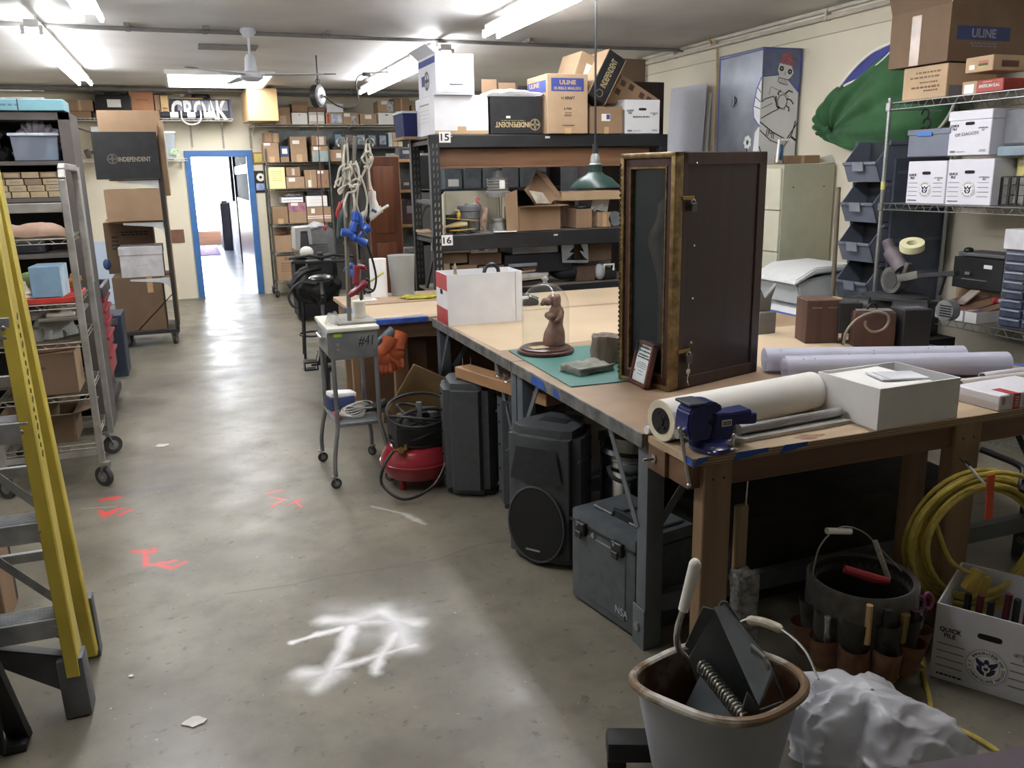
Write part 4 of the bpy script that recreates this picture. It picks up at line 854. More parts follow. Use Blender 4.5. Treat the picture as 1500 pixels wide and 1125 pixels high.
# stock pot
SP = mat((190,190,192),.2,1,noise=.06)
T = thing('stock_pot','polished steel pressure pot with clamped lid behind the dark grey case','pot',(1.715,3.12,0)); c = (1.715,3.12,0)
b = MB(); b.lathe([(0,0),(.13,0),(.135,.02),(.135,.5),(.14,.505),(.14,.515),(.0,.515)],c,36,SP); b.build('pot',None,T)
b = MB(); b.lathe([(0.142,.515),(.142,.53),(.125,.545),(.12,.60),(.105,.615),(0,.62)],c,36,mat((140,140,142),.25,1)); b.build('lid',None,T)
b = MB(); b.tube(smooth([(1.58,3.09,.47),(1.57,3.03,.45),(1.60,2.98,.44),(1.66,2.965,.45),(1.665,2.962,.40)],5),.01,8,BLACK()); b.build('handle',None,T)
# dark crates below the bench
DK2 = mat((44,42,38),.8,noise=.25,scale=6)
def crate(label,x0,x1,y0,y1,z1,rz=0,m=None,n='storage_crate',deco=()):
    return carton(label,x0,x1,y0,y1,0,z1,m or DK2,n,'crate',rot=rz,lid=.04,deco=deco)
GREENST = mat((178,206,96),.6)
crate('dark olive crate with a yellow fragile sticker under the plywood bench',2.53,3.15,2.62,3.02,.34,-.12,mat((62,58,48),.8,noise=.2),deco=[('p','F',.77,.6,.13,.26,GREENST,'sticker'),('t','F','FRAGILE\nDO NOT\nDROP',.77,.6,.1,.2,INK())])
crate('long flat dark crate lying in the shadow under the plywood bench',1.85,2.5,2.6,3.1,.36,.05)
crate('dark blue bin in the shadow behind the broom head',1.75,2.1,3.15,3.5,.5,.1,mat((30,34,44),.7,noise=.2),'plastic_bin')
b = MB(); b.bar((2.5,3.3,0),(2.42,3.3,.78),.09,.09,.003,DARK()); b.bar((2.62,3.3,.0),(2.86,3.3,.78),.09,.06,.003,DARK()); b.bar((3.05,3.3,.78),(3.2,3.3,0),.09,.06,.003); b.box(2.3,3.25,3.24,3.36,.72,.785,bev=.003); tag(b.build('black_trestle'),'black wooden trestle standing under the bench','trestle')
# broom and hooks by the wooden leg
T = thing('push_broom','grey bristled push broom head standing against the wooden bench leg','broom',(1.66,2.2,0))
b = MB(); rnd = random.Random(2); b.box(1.615,1.685,2.165,2.245,.06,.375,bev=.012,mt=mat((150,148,142),.95,rgb2=(92,90,86),scale=60,stretch=(.4,1,1),bump=.8)); subd(b,3); lumpy(b,60,.012); b.build('bristles',None,T,ang=80)
b = MB(); b.bar((1.655,2.25,.0),(1.655,2.25,.6),.05,.02,.004,wood((150,122,84),(120,92,60),axis=2)); b.build('brush_block',None,T)
b = MB(); b.tube([(1.665,2.24,.60),(1.665,2.235,.70),(1.655,2.235,.715),(1.64,2.235,.705)],.003,6,CHROME()); b.build('hanging_hook',None,T)
# ---------------------------------------------------------------- tool bucket
bc = V((2.03,2.07,0)); R0 = .165
T = thing('tool_bucket','yellow bucket with a brown canvas tool organizer under the bench end','bucket',bc)
b = MB(); b.lathe([(0,.0),(R0-.025,0),(R0-.02,.01),(R0-.005,.2),(R0+.004,.34),(R0-.004,.34),(R0-.012,.2),(R0-.03,.012),(0,.012)],bc,40,mat((186,170,48),.4,noise=.06)); b.build('pail',None,T)
OL = mat((74,68,58),.85,noise=.2,scale=30,sheen=.3); BR = mat((156,108,76),.8,noise=.16,scale=20)
b = MB(); b.lathe([(R0-.007,.345),(R0-.02,.2),(R0-.04,.06),(0,.05)],bc,36,mat((40,38,34),.9)); b.build('inside_shade',None,T)  # added dark skin: the shade inside the pail, put in as colour
b = MB(); b.lathe([(R0-.012,.05),(R0+.008,.06),(R0+.016,.2),(R0+.016,.34),(R0+.008,.352),(R0-.006,.345),(R0-.012,.3)],bc,40,OL); b.build('organizer',None,T)
for i in range(7):
    t = math.radians(-200+i*32); d = V((math.cos(t),math.sin(t),0)); s = V((-d.y,d.x,0)); q = bc+d*(R0+.014)
    for lv,(z0,z1,w,dp) in enumerate(((.07,.18,.098,.03),(.16,.265,.085,.016))):
        b = MB(); b.surf(lambda u,v: q+s*(u-.5)*w+d*(dp*1.9*max(0,math.sin(PI*u))**.5*(.5+.5*v))+V((0,0,z0+(z1-z0)*v)),10,5,BR if lv == 0 else OL); b.shell(.004); b.build('pocket',None,T)
    if i in (1,3): b = MB(); b.obox(q+d*.023+V((0,0,.115)),(.004,.04,.022),(0,0,t),.001,mat((150,140,126),.4,.3)); b.build('badge',None,T)
b = MB(); h0 = bc+V((-.16,.06,.33)); h1 = bc+V((.165,-.02,.33)); hm = bc+V((-.02,.03,.52)); pts = smooth([h0,bc+V((-.14,.06,.45)),bc+V((-.06,.06,.51)),bc+V((.02,.04,.49)),bc+V((.09,.02,.42)),h1],6); b.tube(pts,.003,6,STEEL()); b.cyl(bc+V((-.11,.065,.505)),bc+V((-.015,.055,.49)),.011,seg=12,mt=PAPER()); b.build('bail_handle',None,T)
def tool(name,label,pts,r,m,g=None,cat='tool',extra=None):
    b = MB(); b.tube([bc+V(p) for p in pts],r,10,m)
    if extra: extra(b)
    return tag(b.build(name),label,cat,g)
tool('flat_stick','flat wooden stick in a pocket of the tool bucket',[(-.11,-.155,.2),(-.115,-.158,.34)],.011,wood((196,158,96),(170,130,76),axis=2))
tool('red_tool','tool with a red grip lying across the mouth of the tool bucket',[(-.1,-.02,.4),(-.03,-.06,.375),(.03,-.085,.36)],[.014,.018,.012],mat((160,34,44),.4))
tool('rope_end','pale braided rope end sticking out of the tool bucket',smooth([(.04,.0,.47),(.05,-.02,.42),(.075,-.04,.34)],4),.009,mat((168,162,150),.9,noise=.2,scale=80),None,'rope')
tool('screwdriver','screwdriver with a brass coloured butt in the bucket organizer',[(.0,-.19,.2),(.002,-.192,.30)],[.012,.016],mat((150,118,60),.3,.6))
tool('screwdriver','screwdriver with a dark maroon handle in the bucket organizer',[(.05,-.183,.2),(.052,-.186,.30)],[.011,.014],mat((64,32,40),.4))
tool('pliers','pliers with dark handles in the bucket organizer beside the flat stick',[(-.062,-.177,.2),(-.06,-.18,.325)],.013,BLACK())
tool('socket_wrench','chrome socket tool in the outer pocket of the tool bucket',[(-.185,-.06,.17),(-.2,-.07,.27)],.011,CHROME())
b = MB(); PK = mat((150,52,110),.4)
for k,(dx,dz) in enumerate(((.098,.3),(.135,.302))):
    q = bc+V((dx,-.155,dz)); b.tube([q+V((.019*math.cos(t),.005*math.sin(t),.026*math.sin(t))) for t in [i*2*PI/16 for i in range(16)]],.0055,8,PK,closed=True)
b.bar(bc+V((.11,-.155,.285)),bc+V((.12,-.15,.2)),.012,.005,mt=STEEL()); tag(b.build('scissors'),'scissors with magenta handles in the bucket organizer','scissors')
# ---------------------------------------------------------------- yellow cord coil on a hook
YC = mat((196,172,60),.45,noise=.14,scale=30)
cc = V((2.52,2.05,.40)); ax = V((.96,-.28,0)).normalized(); az = V((0,0,1)); ay = ax.cross(az)
T = thing('extension_cord','thick coil of yellow extension cord hanging from the bench leg','cord',cc-V((0,0,.26)))
b = MB(); rnd = random.Random(11); N = 13
for k in range(N):
    r = .195+.058*rnd.random(); off = ay*(rnd.random()-.5)*.075; cz = V((0,0,(rnd.random()-.5)*.02)); n = 36; q = []
    for i in range(n):
        t = 2*PI*i/n; q.append(cc+off*(1+.3*math.sin(t+k))+cz+ax*r*1.05*math.cos(t)*(1+.02*math.sin(3*t+k))+az*r*(1.06*math.sin(t))*(1+.02*math.cos(2*t+k)))
    b.tube(q,.0085,8,YC,closed=True)
b.build('coil',None,T)
b = MB(); b.tube(smooth([cc+ax*-.16+az*.07-ay*-.0,cc+ax*-.12+az*-.05+ay*.04,cc+ax*-.05+az*-.1+ay*.05],5),.008,8,YC); b.obox(cc+ax*-.03+az*-.13+ay*.05,(.05,.035,.085),(0,.5,-.2),.01,mat((214,182,60),.4)); b.obox(cc+ax*.0+az*-.145+ay*.052,(.042,.04,.07),(0,.3,-.2),.01,mat((198,166,50),.4)); b.build('plug',None,T)
b = MB(); q = cc+ax*-.02+az*.24; b.bar(q+az*.03+ay*.06,q-az*.13+ay*.075,.035,.006,.002,mat((226,70,34),.5)); b.build('orange_strap',None,T)
b = MB(); b.bar(q+ax*-.075+az*.065+ay*.03,q+ax*-.02+az*.0+ay*.06,.03,.006,.002,mat((200,204,208),.4)); b.bar(q+ax*-.09+az*.08+ay*.03,q+ax*-.07+az*.06+ay*.03,.036,.005,.001,BLACK()); b.build('cable_tie_label',None,T)
b = MB()
for (x,dx) in ((.16,.0),(.19,.03),(.22,.06)): b.tube(smooth([cc+ax*x+az*-.2,cc+ax*(x+dx)+az*-.27+ay*.03,cc+ax*(x+dx*.5)+az*-.36+ay*.02],5),.0075,8,YC)
b.tube(smooth([cc+ax*.2+az*-.26+ay*.01,cc+ax*.08+az*-.255+ay*.03,cc+ax*-.02+az*-.29+ay*.02],5),.0075,8); b.build('tail',None,T)
b = MB(); b.tube(smooth([(2.6,2.145,.70),(2.62,2.10,.69),(2.66,2.02,.66)]+[tuple(cc+ax*.1+az*.21+ay*.06)]+[tuple(cc+ax*.17+az*.215+ay*.09),tuple(cc+ax*.19+az*.27+ay*.1),tuple(cc+ax*.165+az*.315+ay*.1),tuple(cc+ax*.12+az*.335+ay*.1)],5),.012,10,BLACK()); tag(b.build('hanging_hook'),'black curved storage hook carrying the yellow cord coil','hook')
pts = [P(x,y,Z=.009) for x,y in ((1352,985),(1358,1010),(1363,1035),(1356,1062),(1350,1085),(1354,1112),(1366,1140))]
b = MB(); b.tube(smooth([tuple(P(1352,965,Y=2.0)),tuple(P(1352,980,Z=.03))]+[tuple(p) for p in pts],5),.0085,8,YC); b.tube(smooth([tuple(P(x,y,Z=.026 if x == 1358 else .009)) for x,y in ((1318,1064),(1340,1060),(1358,1060),(1390,1064),(1425,1078),(1460,1100),(1490,1130))],5),.0085,8); b.tube(smooth([tuple(P(x,y,Z=.009)) for x,y in ((1325,1108),(1345,1116),(1375,1130))],5),.0085,8)
tag(b.build('extension_cord'),'loose yellow extension cord snaking across the floor before the file box','cord')
# lettered file box on the floor
fa = V((2.224,1.93,0)); fth = math.atan2(-.242,.147); fx = V((math.cos(fth),math.sin(fth),0)); fy = V((-fx.y,fx.x,0)); fc = fa+fx*.165+fy*.19
WB = mat((212,212,216),.6,noise=.04)
def qf(seal_r=0,hand=None,s=1):
    d = [('hole','F',.5,.72,.22,.075),('t','F','QUICK\nFILE',.15,.645,.2,.13,INK(),0,.02),('t','F','LETTER/LEGAL\nSIZE',.83,.585,.22,.08,GREYPRINT())]
    if seal_r: d += [('lines','F',.17,.34,.25,.3,4,GREYPRINT()),('lines','F',.82,.34,.24,.3,4,GREYPRINT()),('seal','F',.5,.34,seal_r),('scribble','F',.18,.08,.25,.04,1,INK())]
    else: d += [('p','F',.14,.09,.12,.05,GREYPRINT(),'print'),('scribble','F',.33,.085,.22,.03,1,GREYPRINT()),('scribble','F',.85,.1,.16,.06,2,GREYPRINT())]
    if hand: d.append(('t','F',hand,.45,.49,.55,.075,mat((70,72,80),.8),4,-.01))
    return d
carton('open white file box with an eagle seal on the floor below the cord coil',fc.x-.165,fc.x+.165,fc.y-.19,fc.y+.19,.001,.275,WB,'file_box',rot=fth,open=1,deco=qf(.062))
b = MB(); rnd = random.Random(4)
for i in range(7): q = fc+fx*(-.1+.035*i)+fy*(-.05+.1*rnd.random()); b.bar(q+V((0,0,.03)),q+V((.02*rnd.random(),0,.26)),.02,.02,.004,mat((110,28,36),.5) if i % 2 else BLACK())
tag(b.build('tool_bundle',None),'dark red and black tool handles inside the floor file box','tools')
# ---------------------------------------------------------------- mop bucket with wringer
mc = V((1.235,1.745,0)); mth = math.atan2(-.184,.448); mx = V((math.cos(mth),math.sin(mth),0)); my = V((-mx.y,mx.x,0))
T = thing('mop_bucket','grey white oval mop bucket with a rusty dirty rim','bucket',mc,mth)
RIM = mat((206,202,192),.55,rgb2=(126,96,62),scale=5,detail=8,key='hc'); INS = mat((110,96,74),.6,rgb2=(76,44,20),scale=6,detail=8,key='hc'); OUT = mat((172,176,186),.5,noise=.06,scale=5)
def ov(t,a,c,z):
    k = 1+.05*math.cos(4*t); return (a*math.cos(t)*k,c*math.sin(t)*k,z)
b = MB(); lv = [(.0,.07,.165,.125),(.3,.07,.168,.128),(.6,.2,.19,.145),(.8,.28,.205,.158),(1,.335,.212,.165)]
def prof2(v,off):
    k = v*(len(lv)-1); i = min(int(k),len(lv)-2); t = k-i; A_,B_ = lv[i],lv[i+1]; return (A_[1]+(B_[1]-A_[1])*t,A_[2]+(B_[2]-A_[2])*t-off,A_[3]+(B_[3]-A_[3])*t-off)
b.surf(lambda u,v: (lambda z,a,c: ov(2*PI*u,a,c,z))(*prof2(v,0)),48,16,OUT,cu=True)
b.prism([ov(i*2*PI/48,.165,.125,.066) for i in range(48)],(0,0,.006),OUT); b.build('outer_shell',None,T,local=True)
b = MB(); b.surf(lambda u,v: (lambda z,a,c: ov(2*PI*u,a,c,z+.004))(*prof2(v,.007)),48,16,INS,cu=True,flip=True); b.prism([ov(i*2*PI/48,.158,.118,.076) for i in range(48)],(0,0,.004),INS); b.build('inside',None,T,local=True)
b = MB(); b.tube([ov(i*2*PI/60,.222,.174,.337+.006*math.sin(2*PI*i/60*2)) for i in range(60)],.0135,10,RIM,closed=True); b.build('rim',None,T,local=True)
for sx in (-1,1):
    for sy in (-1,1):
        b = MB(); b.box(sx*.14-.03,sx*.14+.03,sy*.1-.025,sy*.1+.025,.045,.07,bev=.006,mt=BLACK()); b.cyl((sx*.14,sy*.1-.012,.028),(sx*.14,sy*.1+.012,.028),.028,seg=18,mt=BLACK()); b.build('caster',None,T,local=True)
b = MB(); b.box(-.30,-.13,.02,.10,.055,.12,bev=.012,mt=BLACK()); b.cyl((-.27,.05,.028),(-.27,.08,.028),.028,seg=18); b.build('caster_bracket',None,T,local=True)
b = MB(); b.tube(smooth([(.06,.19,.37),(.12,.185,.42),(.19,.12,.43),(.235,.02,.42),(.25,-.06,.38)],6),.0035,6,STEEL()); b.tube(smooth([(.12,.185,.418),(.16,.155,.426),(.2,.11,.428)],4),[.009]+[.014]*7+[.009],10,mat((206,200,182),.5,rgb2=(150,130,96),scale=20)); b.build('bail_handle',None,T,local=True)
# wringer
WG = mat((94,100,104),.42,noise=.14,scale=12)
T = thing('mop_wringer','dark grey mop wringer with a white lever grip sitting in the bucket','wringer',mc+V((0,0,.275)),mth)
def pl(mb,pts,n,th=.008): mb.prism(pts,V(n).normalized()*th,WG,.0015)
b = MB()   # side cheeks, sloping plates of the press, inner ribs
pl(b,[(-.075,.12,.07),(.03,.145,.24),(.05,.14,.24),(.17,.11,.07),(.13,.08,-.12),(-.0,.09,-.12)],(0,1,0))
pl(b,[(.02,-.12,-.06),(.06,-.13,.10),(.10,-.135,.05),(.17,-.125,.07),(.17,-.1,.0),(.13,-.09,-.12),(.05,-.1,-.12)],(0,-1,0)); b.build('cheek_plate',None,T,local=True)
b = MB(); pl(b,[(-.0,.13,.23),(.03,.13,.235),(.14,-.10,.14),(.10,-.12,.05)],(1,0,-.5),.01); b.build('press_plate',None,T,local=True)
b = MB(); pl(b,[(.03,.13,.235),(.175,.10,.08),(.185,-.10,.05),(.14,-.10,.14)],(.4,0,1),.008); b.build('back_plate',None,T,local=True)
b = MB(); pl(b,[(-.09,.10,-.1),(-.03,.10,.03),(.06,-.13,-.02),(.02,-.12,-.14)],(-1,0,.4),.008); b.build('front_plate',None,T,local=True)
b = MB(); A_ = V((-.035,.10,.06)); B_ = V((.055,-.14,.02)); b.cyl(A_,B_,.018,seg=18,mt=mat((150,146,130),.35,.7)); dd = (B_-A_).normalized(); n1 = dd.orthogonal().normalized(); n2 = dd.cross(n1)
b.tube([A_+(B_-A_)*(i/140)+(n1*math.cos(i*.75)+n2*math.sin(i*.75))*.0215 for i in range(141)],.003,6,STEEL()); b.build('spring_roller',None,T,local=True)
b = MB(); b.tube([(.095,-.03,.165),(.09,-.04,.19),(.12,-.08,.175),(.135,-.085,.13)],.005,8,STEEL()); b.build('catch_bar',None,T,local=True)
b = MB(); b.tube(smooth([(-.07,.15,.05),(-.105,.15,.09),(-.11,.15,.15),(-.09,.15,.22)],5),.011,10,CHROME()); b.build('lever',None,T,local=True)
b = MB(); b.cyl((-.093,.15,.21),(-.06,.15,.35),.017,.02,seg=18,mt=PAPER()); b.ball((-.06,.15,.35),.02); b.build('lever_grip',None,T,local=True)
b = MB(); pl(b,[(-.085,.14,.10),(-.03,.14,.225),(.01,.14,.215),(.03,.14,.16),(-.02,.14,.06)],(0,1,0),.008); b.build('lever_cheek',None,T,local=True)
T.scale = (.86,.8,1)
# crumpled plastic bag
from mathutils import noise as NZ
T0 = V((1.70,1.66,0)); b = MB(); PB = bpy.data.materials.new('film'); PB.use_nodes = True; nt = PB.node_tree; pb = nt.nodes['Principled BSDF']; pb.inputs['Base Color'].default_value = (.74,.75,.8,1); pb.inputs['Roughness'].default_value = .22; pb.inputs['Subsurface Weight'].default_value = 0
tr = nt.nodes.new('ShaderNodeBsdfTranslucent'); tr.inputs[0].default_value = (.8,.82,.88,1); mx_ = nt.nodes.new('ShaderNodeMixShader'); mx_.inputs[0].default_value = .3; nt.links.new(pb.outputs[0],mx_.inputs[1]); nt.links.new(tr.outputs[0],mx_.inputs[2]); nt.links.new(mx_.outputs[0],nt.nodes['Material Output'].inputs[0])
def bagp(u,v):
    t = 2*PI*u; r = math.sin(PI*min(1,max(0,v))*.5); z = (1-v)
    d = V((math.cos(t),math.sin(t),0)); rr = r**.8*(.15+.03*math.cos(2*t+1)+.02*math.cos(5*t)+.012*math.sin(9*t+v*3))
    p = V((d.x*rr*1.55,d.y*rr*1.05,.24*math.cos(v*PI/2)**.8*(1+.25*math.cos(t-2.5)*r)))
    n = NZ.noise(p*6+V((3,0,0)))*.03-abs(NZ.noise(V((p.x*5+p.y*4,p.y*15-p.x*9,p.z*8+7))))*.04-abs(NZ.noise(p*26))*.008+.015; q = p+V((d.x,d.y,.8))*n*(.4+r); q.z = max(q.z,.002); a = -.7
    return T0+V((q.x*math.cos(a)-q.y*math.sin(a),q.x*math.sin(a)+q.y*math.cos(a),q.z))
b.surf(bagp,170,90,PB,cu=True); tag(b.build('plastic_bag',None,ang=70),'crumpled white plastic bag on the floor beside the mop bucket','bag')
b = MB(); a,c = P(1290,1125,Z=.36),P(1510,1090,Z=.36); d = (c-a).normalized(); n = V((d.y,-d.x,0)); b.prism([a-d*.1,c+d*.3,c+d*.3+n*.4,a-d*.1+n*.4],(0,0,-.03),mat((96,84,92),.7,noise=.05),.004)
for q in (a+d*.05+n*.05,c+d*.2+n*.05,a+d*.05+n*.3,c+d*.2+n*.3): b.box(q.x-.02,q.x+.02,q.y-.02,q.y+.02,0,.335)
tag(b.build('low_table'),'mauve grey low table corner at the bottom edge of the photo','table')
for lb,u,v,w_,h_ in (('torn white paper scrap on the floor beyond the red floor marks',237,653,.06,.035),('flattened white blob on the floor near the ladder foot',287,1058,.05,.03),('tiny white crumb on the floor between the ladder and the white paint mark',192,991,.012,.01)):
    q = P(u,v,Z=.0005); r_ = random.Random(u); MBx = MB(); MBx.prism([(q.x+w_*(.5+.4*r_.random())*math.cos(t),q.y+h_*(.6+.6*r_.random())*math.sin(t),.0006) for t in [i*2*PI/10 for i in range(10)]],(0,0,.004),mat((214,210,200),.7)); tag(MBx.build('floor_scrap'),lb,'scrap')
# ================================================================ the aisle's other side: ladder, cart, shelving, box rack
LY = mat((216,190,54),.45,noise=.1,scale=5,rgb2=None); ALU = mat((176,178,182),.4,.35,noise=.14,scale=14); SHOE = mat((96,98,102),.5,noise=.12)
T = thing('step_ladder','yellow fiberglass step ladder with grey aluminium steps','ladder',(-.75,3.0,0))
def chan(p0,p1,name,w=.07,d=.085,f=.04):
    """C-shaped rail: web towards the aisle, flanges facing front and back"""
    b = MB(); p0,p1 = V(p0),V(p1); z = (p1-p0).normalized(); x = V((1,0,0)); y = z.cross(x)
    for dx,dy,sx,sy in ((0,0,.005,d),(-f/2,-d/2,f,.006),(-f/2,d/2,f,.006)):
        c = (p0+p1)/2+x*dx+y*dy; b.obox(c,(sx,sy,(p1-p0).length),Matrix((x,y,z)).transposed(),.002,LY)
    return b.build(name,None,T)
F0,F1 = V((-.478,2.84,.14)),V((-.56,3.04,2.35)); G0,G1 = V((-.472,3.15,.03)),V((-.56,3.1,2.35))
fr_ = chan(F0,F1,'front_rail'); chan(G0,G1,'rear_rail',d=.05)
for s,x in ((-1,-1.06),): chan((x,2.84,.14),(x+.08,3.04,2.35),'front_rail'); chan((x,3.2,.03),(x+.08,3.1,2.35),'rear_rail',d=.05)
b = MB(); b.bar((-.497,2.835,0),(-.505,2.853,.2),.08,.1,.008,SHOE); b.build('foot',None,T)
b = MB(); b.bar((-.49,3.2,0),(-.494,3.195,.24),.055,.06,.006,SHOE); b.build('foot',None,T)
b = MB(); b.bar((-1.04,2.835,0),(-1.035,2.853,.2),.08,.1,.008,SHOE); b.build('foot',None,T)
for z in (.305,.625,.945,1.265,1.585,1.9):
    t = z/2.35; y = 2.84+.2*t; xr = -.495-.07*t; xl = -1.04+.07*t
    b = MB(); b.box(xl,xr,y-.045,y+.045,z+.04,z+.046,mt=ALU); b.box(xl,xr,y-.05,y-.044,z-.02,z+.046,bev=.002); b.box(xl,xr,y+.042,y+.047,z-.0,z+.046)
    for k in range(9): b.box(xl,xr,y-.04+k*.01,y-.036+k*.01,z+.046,z+.049)
    b.build('step',None,T)
    b = MB()
    for dz in (.005,.035): b.ball((xr-.005-.015,y-.05,z+dz-.02),(.008,.005,.008),STEEL(),8)
    b.build('rivet',None,T)
    b = MB(); yr = 3.2-.1*t; b.bar((xl,yr,z+.12),(xr,yr,z+.12),.02,.035,.002,ALU); b.build('rear_bar',None,T)
b = MB(); b.prism([(-.52,2.84,.06),(-.52,2.84,.2),(-.78,2.845,.29),(-.80,2.845,.27)],(0,.05,0),SHOE,.004); b.build('corner_brace',None,T)
for z0 in (.36,.68):
    b = MB(); b.bar((-.52,2.88,z0+.02),(-.72,2.89,z0+.24),.025,.004,mt=ALU,up=(0,1,0)); b.build('step_brace',None,T)
b = MB(); rnd = random.Random(6); d = (F1-F0); q0 = F0+d*.33+V((.003,0,0))
for i in range(16): b.bar(q0+d*(.013*i)+V((0,-.008,0)),q0+d*(.013*i+.006)+V((0,.006-.01*(i % 3),0)),.003,.012,mt=mat((70,66,30),.6),up=(0,1,0))
b.build('rail_decal',None,T)
T = thing('black_hand_truck','black metal frame standing at the foot of the yellow ladder','hand truck',(-.7,2.68,0))
b = MB(); bk = mat((30,31,34),.5,noise=.15)
b.bar((-.655,2.72,.02),(-.70,2.58,.5),.07,.025,.006,bk); b.build('upright',None,T)
b = MB(); b.obox((-.86,2.68,.25),(.36,.012,.46),(-.2,0,0),.004,mat((24,25,30),.6)); b.build('back_panel',None,T)
b = MB(); b.box(-.70,-.63,2.66,2.76,0,.03,bev=.008,mt=bk); b.build('foot',None,T)
carton('small worn cardboard box at the photo edge behind the ladder step',-1.12,-.83,3.55,3.8,0,.3,card(1),deco=[('p','R',.9,.5,.12,.9,BLACK(),'black_edge')])
# ---------------------------------------------------------------- steel rack cart
CT = mat((166,163,156),.36,.4,noise=.16,scale=10); WIRE = mat((156,150,134),.4,.6,noise=.2)
T = thing('rack_cart','wheeled rack cart of square steel tube with wire shelves','cart',(-.84,5.48,0))
x0,x1,y0,y1 = -1.09,-.6,5.16,5.8
for x in (x0,x1):
    b = MB(); r = .019
    pts = [(x,y0,.14),(x,y0,1.72),(x,y0+.02,1.765),(x,y0+.06,1.785),(x,y1-.06,1.785),(x,y1-.02,1.765),(x,y1,1.72),(x,y1,.14)]
    for p,q in zip(pts,pts[1:]): b.bar(p,q,.036,.036,.004,CT,up=(1,0,0))
    b.build('end_frame',None,T)
    for y in (y0,y1): caster(T,x,y,.15,.058,ang=(2.4 if y == y0 else .5))
def wshelf(T,x0,x1,y0,y1,z,m,n=8,name='wire_shelf',drop=.035,ends=1):
    b = MB(); r = .0035
    for zz in (z,z-drop):
        for p,q in (((x0,y0),(x1,y0)),((x0,y1),(x1,y1)),((x0,y0),(x0,y1)),((x1,y0),(x1,y1))): b.cyl((*p,zz),(*q,zz),r,seg=6,mt=m)
    L = x1-x0; k = max(4,int(L/.055)); pts = []
    def zig(a,c):
        a,c = V(a),V(c); d = c-a; k = max(4,int(d.length/.028)); pts = []
        for i in range(k+1): pts.append(a+d*(i/k)+V((0,0,-drop if (i//2) % 2 else 0)))
        b.tube(pts,r*.8,5)
    zig((x0,y0,z),(x1,y0,z)); 
    if ends: zig((x0,y0,z),(x0,y1,z)); zig((x1,y0,z),(x1,y1,z))
    m_ = max(6,int((x1-x0 if x1-x0 > y1-y0 else y1-y0)/.03))
    if x1-x0 >= y1-y0:
        for i in range(1,m_): x = x0+(x1-x0)*i/m_; b.bar((x,y0,z),(x,y1,z),.003)
    else:
        for i in range(1,m_): y = y0+(y1-y0)*i/m_; b.bar((x0,y,z),(x1,y,z),.003)
    return b.build(name,None,T)
for z in (1.41,1.06,.845,.545,.26): wshelf(T,x0+.02,x1-.02,y0,y1,z,WIRE,drop=.025)
b = MB(); b.box(x0,x1,y0-.012,y0+.012,1.55,1.6,bev=.003,mt=CT); b.build('cross_bar',None,T); b = MB(); b.box(x0,x1,y0-.01,y0+.01,.19,.225,mt=CT); b.build('cross_bar',None,T)
for y in (y1,): MB().box(x0,x1,y-.01,y+.01,.19,.225,mt=CT).build('cross_bar',None,T)
# cart load
b = MB(); pl_ = mat((214,178,152),.7,rgb2=(176,136,112),scale=7,bump=.1)
prs = [(-1.06,.08),(-1.0,.105),(-.94,.095),(-.86,.07),(-.76,.085),(-.66,.06),(-.63,.03)]
def cast(u,v):
    k = u*(len(prs)-1); i = min(int(k),len(prs)-2); t = k-i; x = prs[i][0]+(prs[i+1][0]-prs[i][0])*t; r = prs[i][1]+(prs[i+1][1]-prs[i][1])*t
    return (x,5.36+r*1.1*math.cos(PI*v),1.415+r*(.9*math.sin(PI*v))+.004)
b.surf(cast,40,18,pl_,flip=True); b.shell(.012); lumpy(b,12,.012)
tag(b.build('plaster_cast',None,ang=60),'long pinkish plaster body cast lying on the rack cart shelf','plaster cast')
b = MB(); b.ball((-.955,5.24,1.475),(.075,.05,.055),mat((120,178,168),.5,noise=.15),18); b.tube([(-.955+.02*math.cos(t),5.193,1.475+.02*math.sin(t)) for t in [i*2*PI/16 for i in range(16)]],.006,6,mat((90,150,140),.5),closed=True); tag(b.build('teal_mold'),'teal rubber mold with a round hollow beside the pinkish plaster cast','mold')
BLB = mat((128,160,184),.8,noise=.06); 
T = carton('tilted pale blue foam block in the red tray on the rack cart',-.825,-.675,5.2,5.42,1.095,1.265,BLB,'foam_block','foam block',rot=-.06,deco=[('p','R',.5,.5,.98,.98,mat((186,214,228),.7),'pale_face')])
T = thing('red_tray','shallow red plastic tray on the rack cart','tray',(-.8,5.4,1.065)); b = MB(); rm = mat((214,50,40),.4)
b.box(-1.0,-.615,5.18,5.62,1.066,1.074,mt=rm); 
for a in ((-1.0,-.615,5.175,5.185),(-1.0,-.615,5.615,5.625),(-1.003,-.995,5.18,5.62),(-.62,-.61,5.18,5.62)): b.box(*a,1.066,1.095,bev=.002)
b.build('tray',None,T)
b = MB(); b.lathe([(0,0),(.06,0),(.065,.02),(.05,.05),(.035,.07),(.03,.1),(.0,.115)],(-.9,5.28,1.08),18,mat((206,198,178),.7,noise=.06),sx=1.2); b.ball((-.86,5.26,1.12),(.06,.03,.014)); tag(b.build('plaster_piece'),'cream plaster lump beside the pale blue block','plaster')
b = MB(); b.ball((-.86,5.5,1.16),(.1,.05,.055),mat((116,152,84),.7),16); tag(b.build('green_pouch'),'green fabric pouch behind the pale blue block','pouch')
for (lb,c,s,m) in (('orange yellow plastic tool on the rack cart behind the green pouch',(-.78,5.7,1.16),(.12,.03,.1),mat((206,150,40),.5)),('second orange clamp lying behind the pale blue block',(-.67,5.68,1.13),(.06,.04,.08),mat((206,140,50),.5))):
    b = MB(); b.obox(c,s,(0,.3,0),.008,m); b.cyl(V(c)+V((-.04,-.02,0)),V(c)+V((.04,-.02,.02)),.015,seg=10); tag(b.build('clamp'),lb,'clamp')
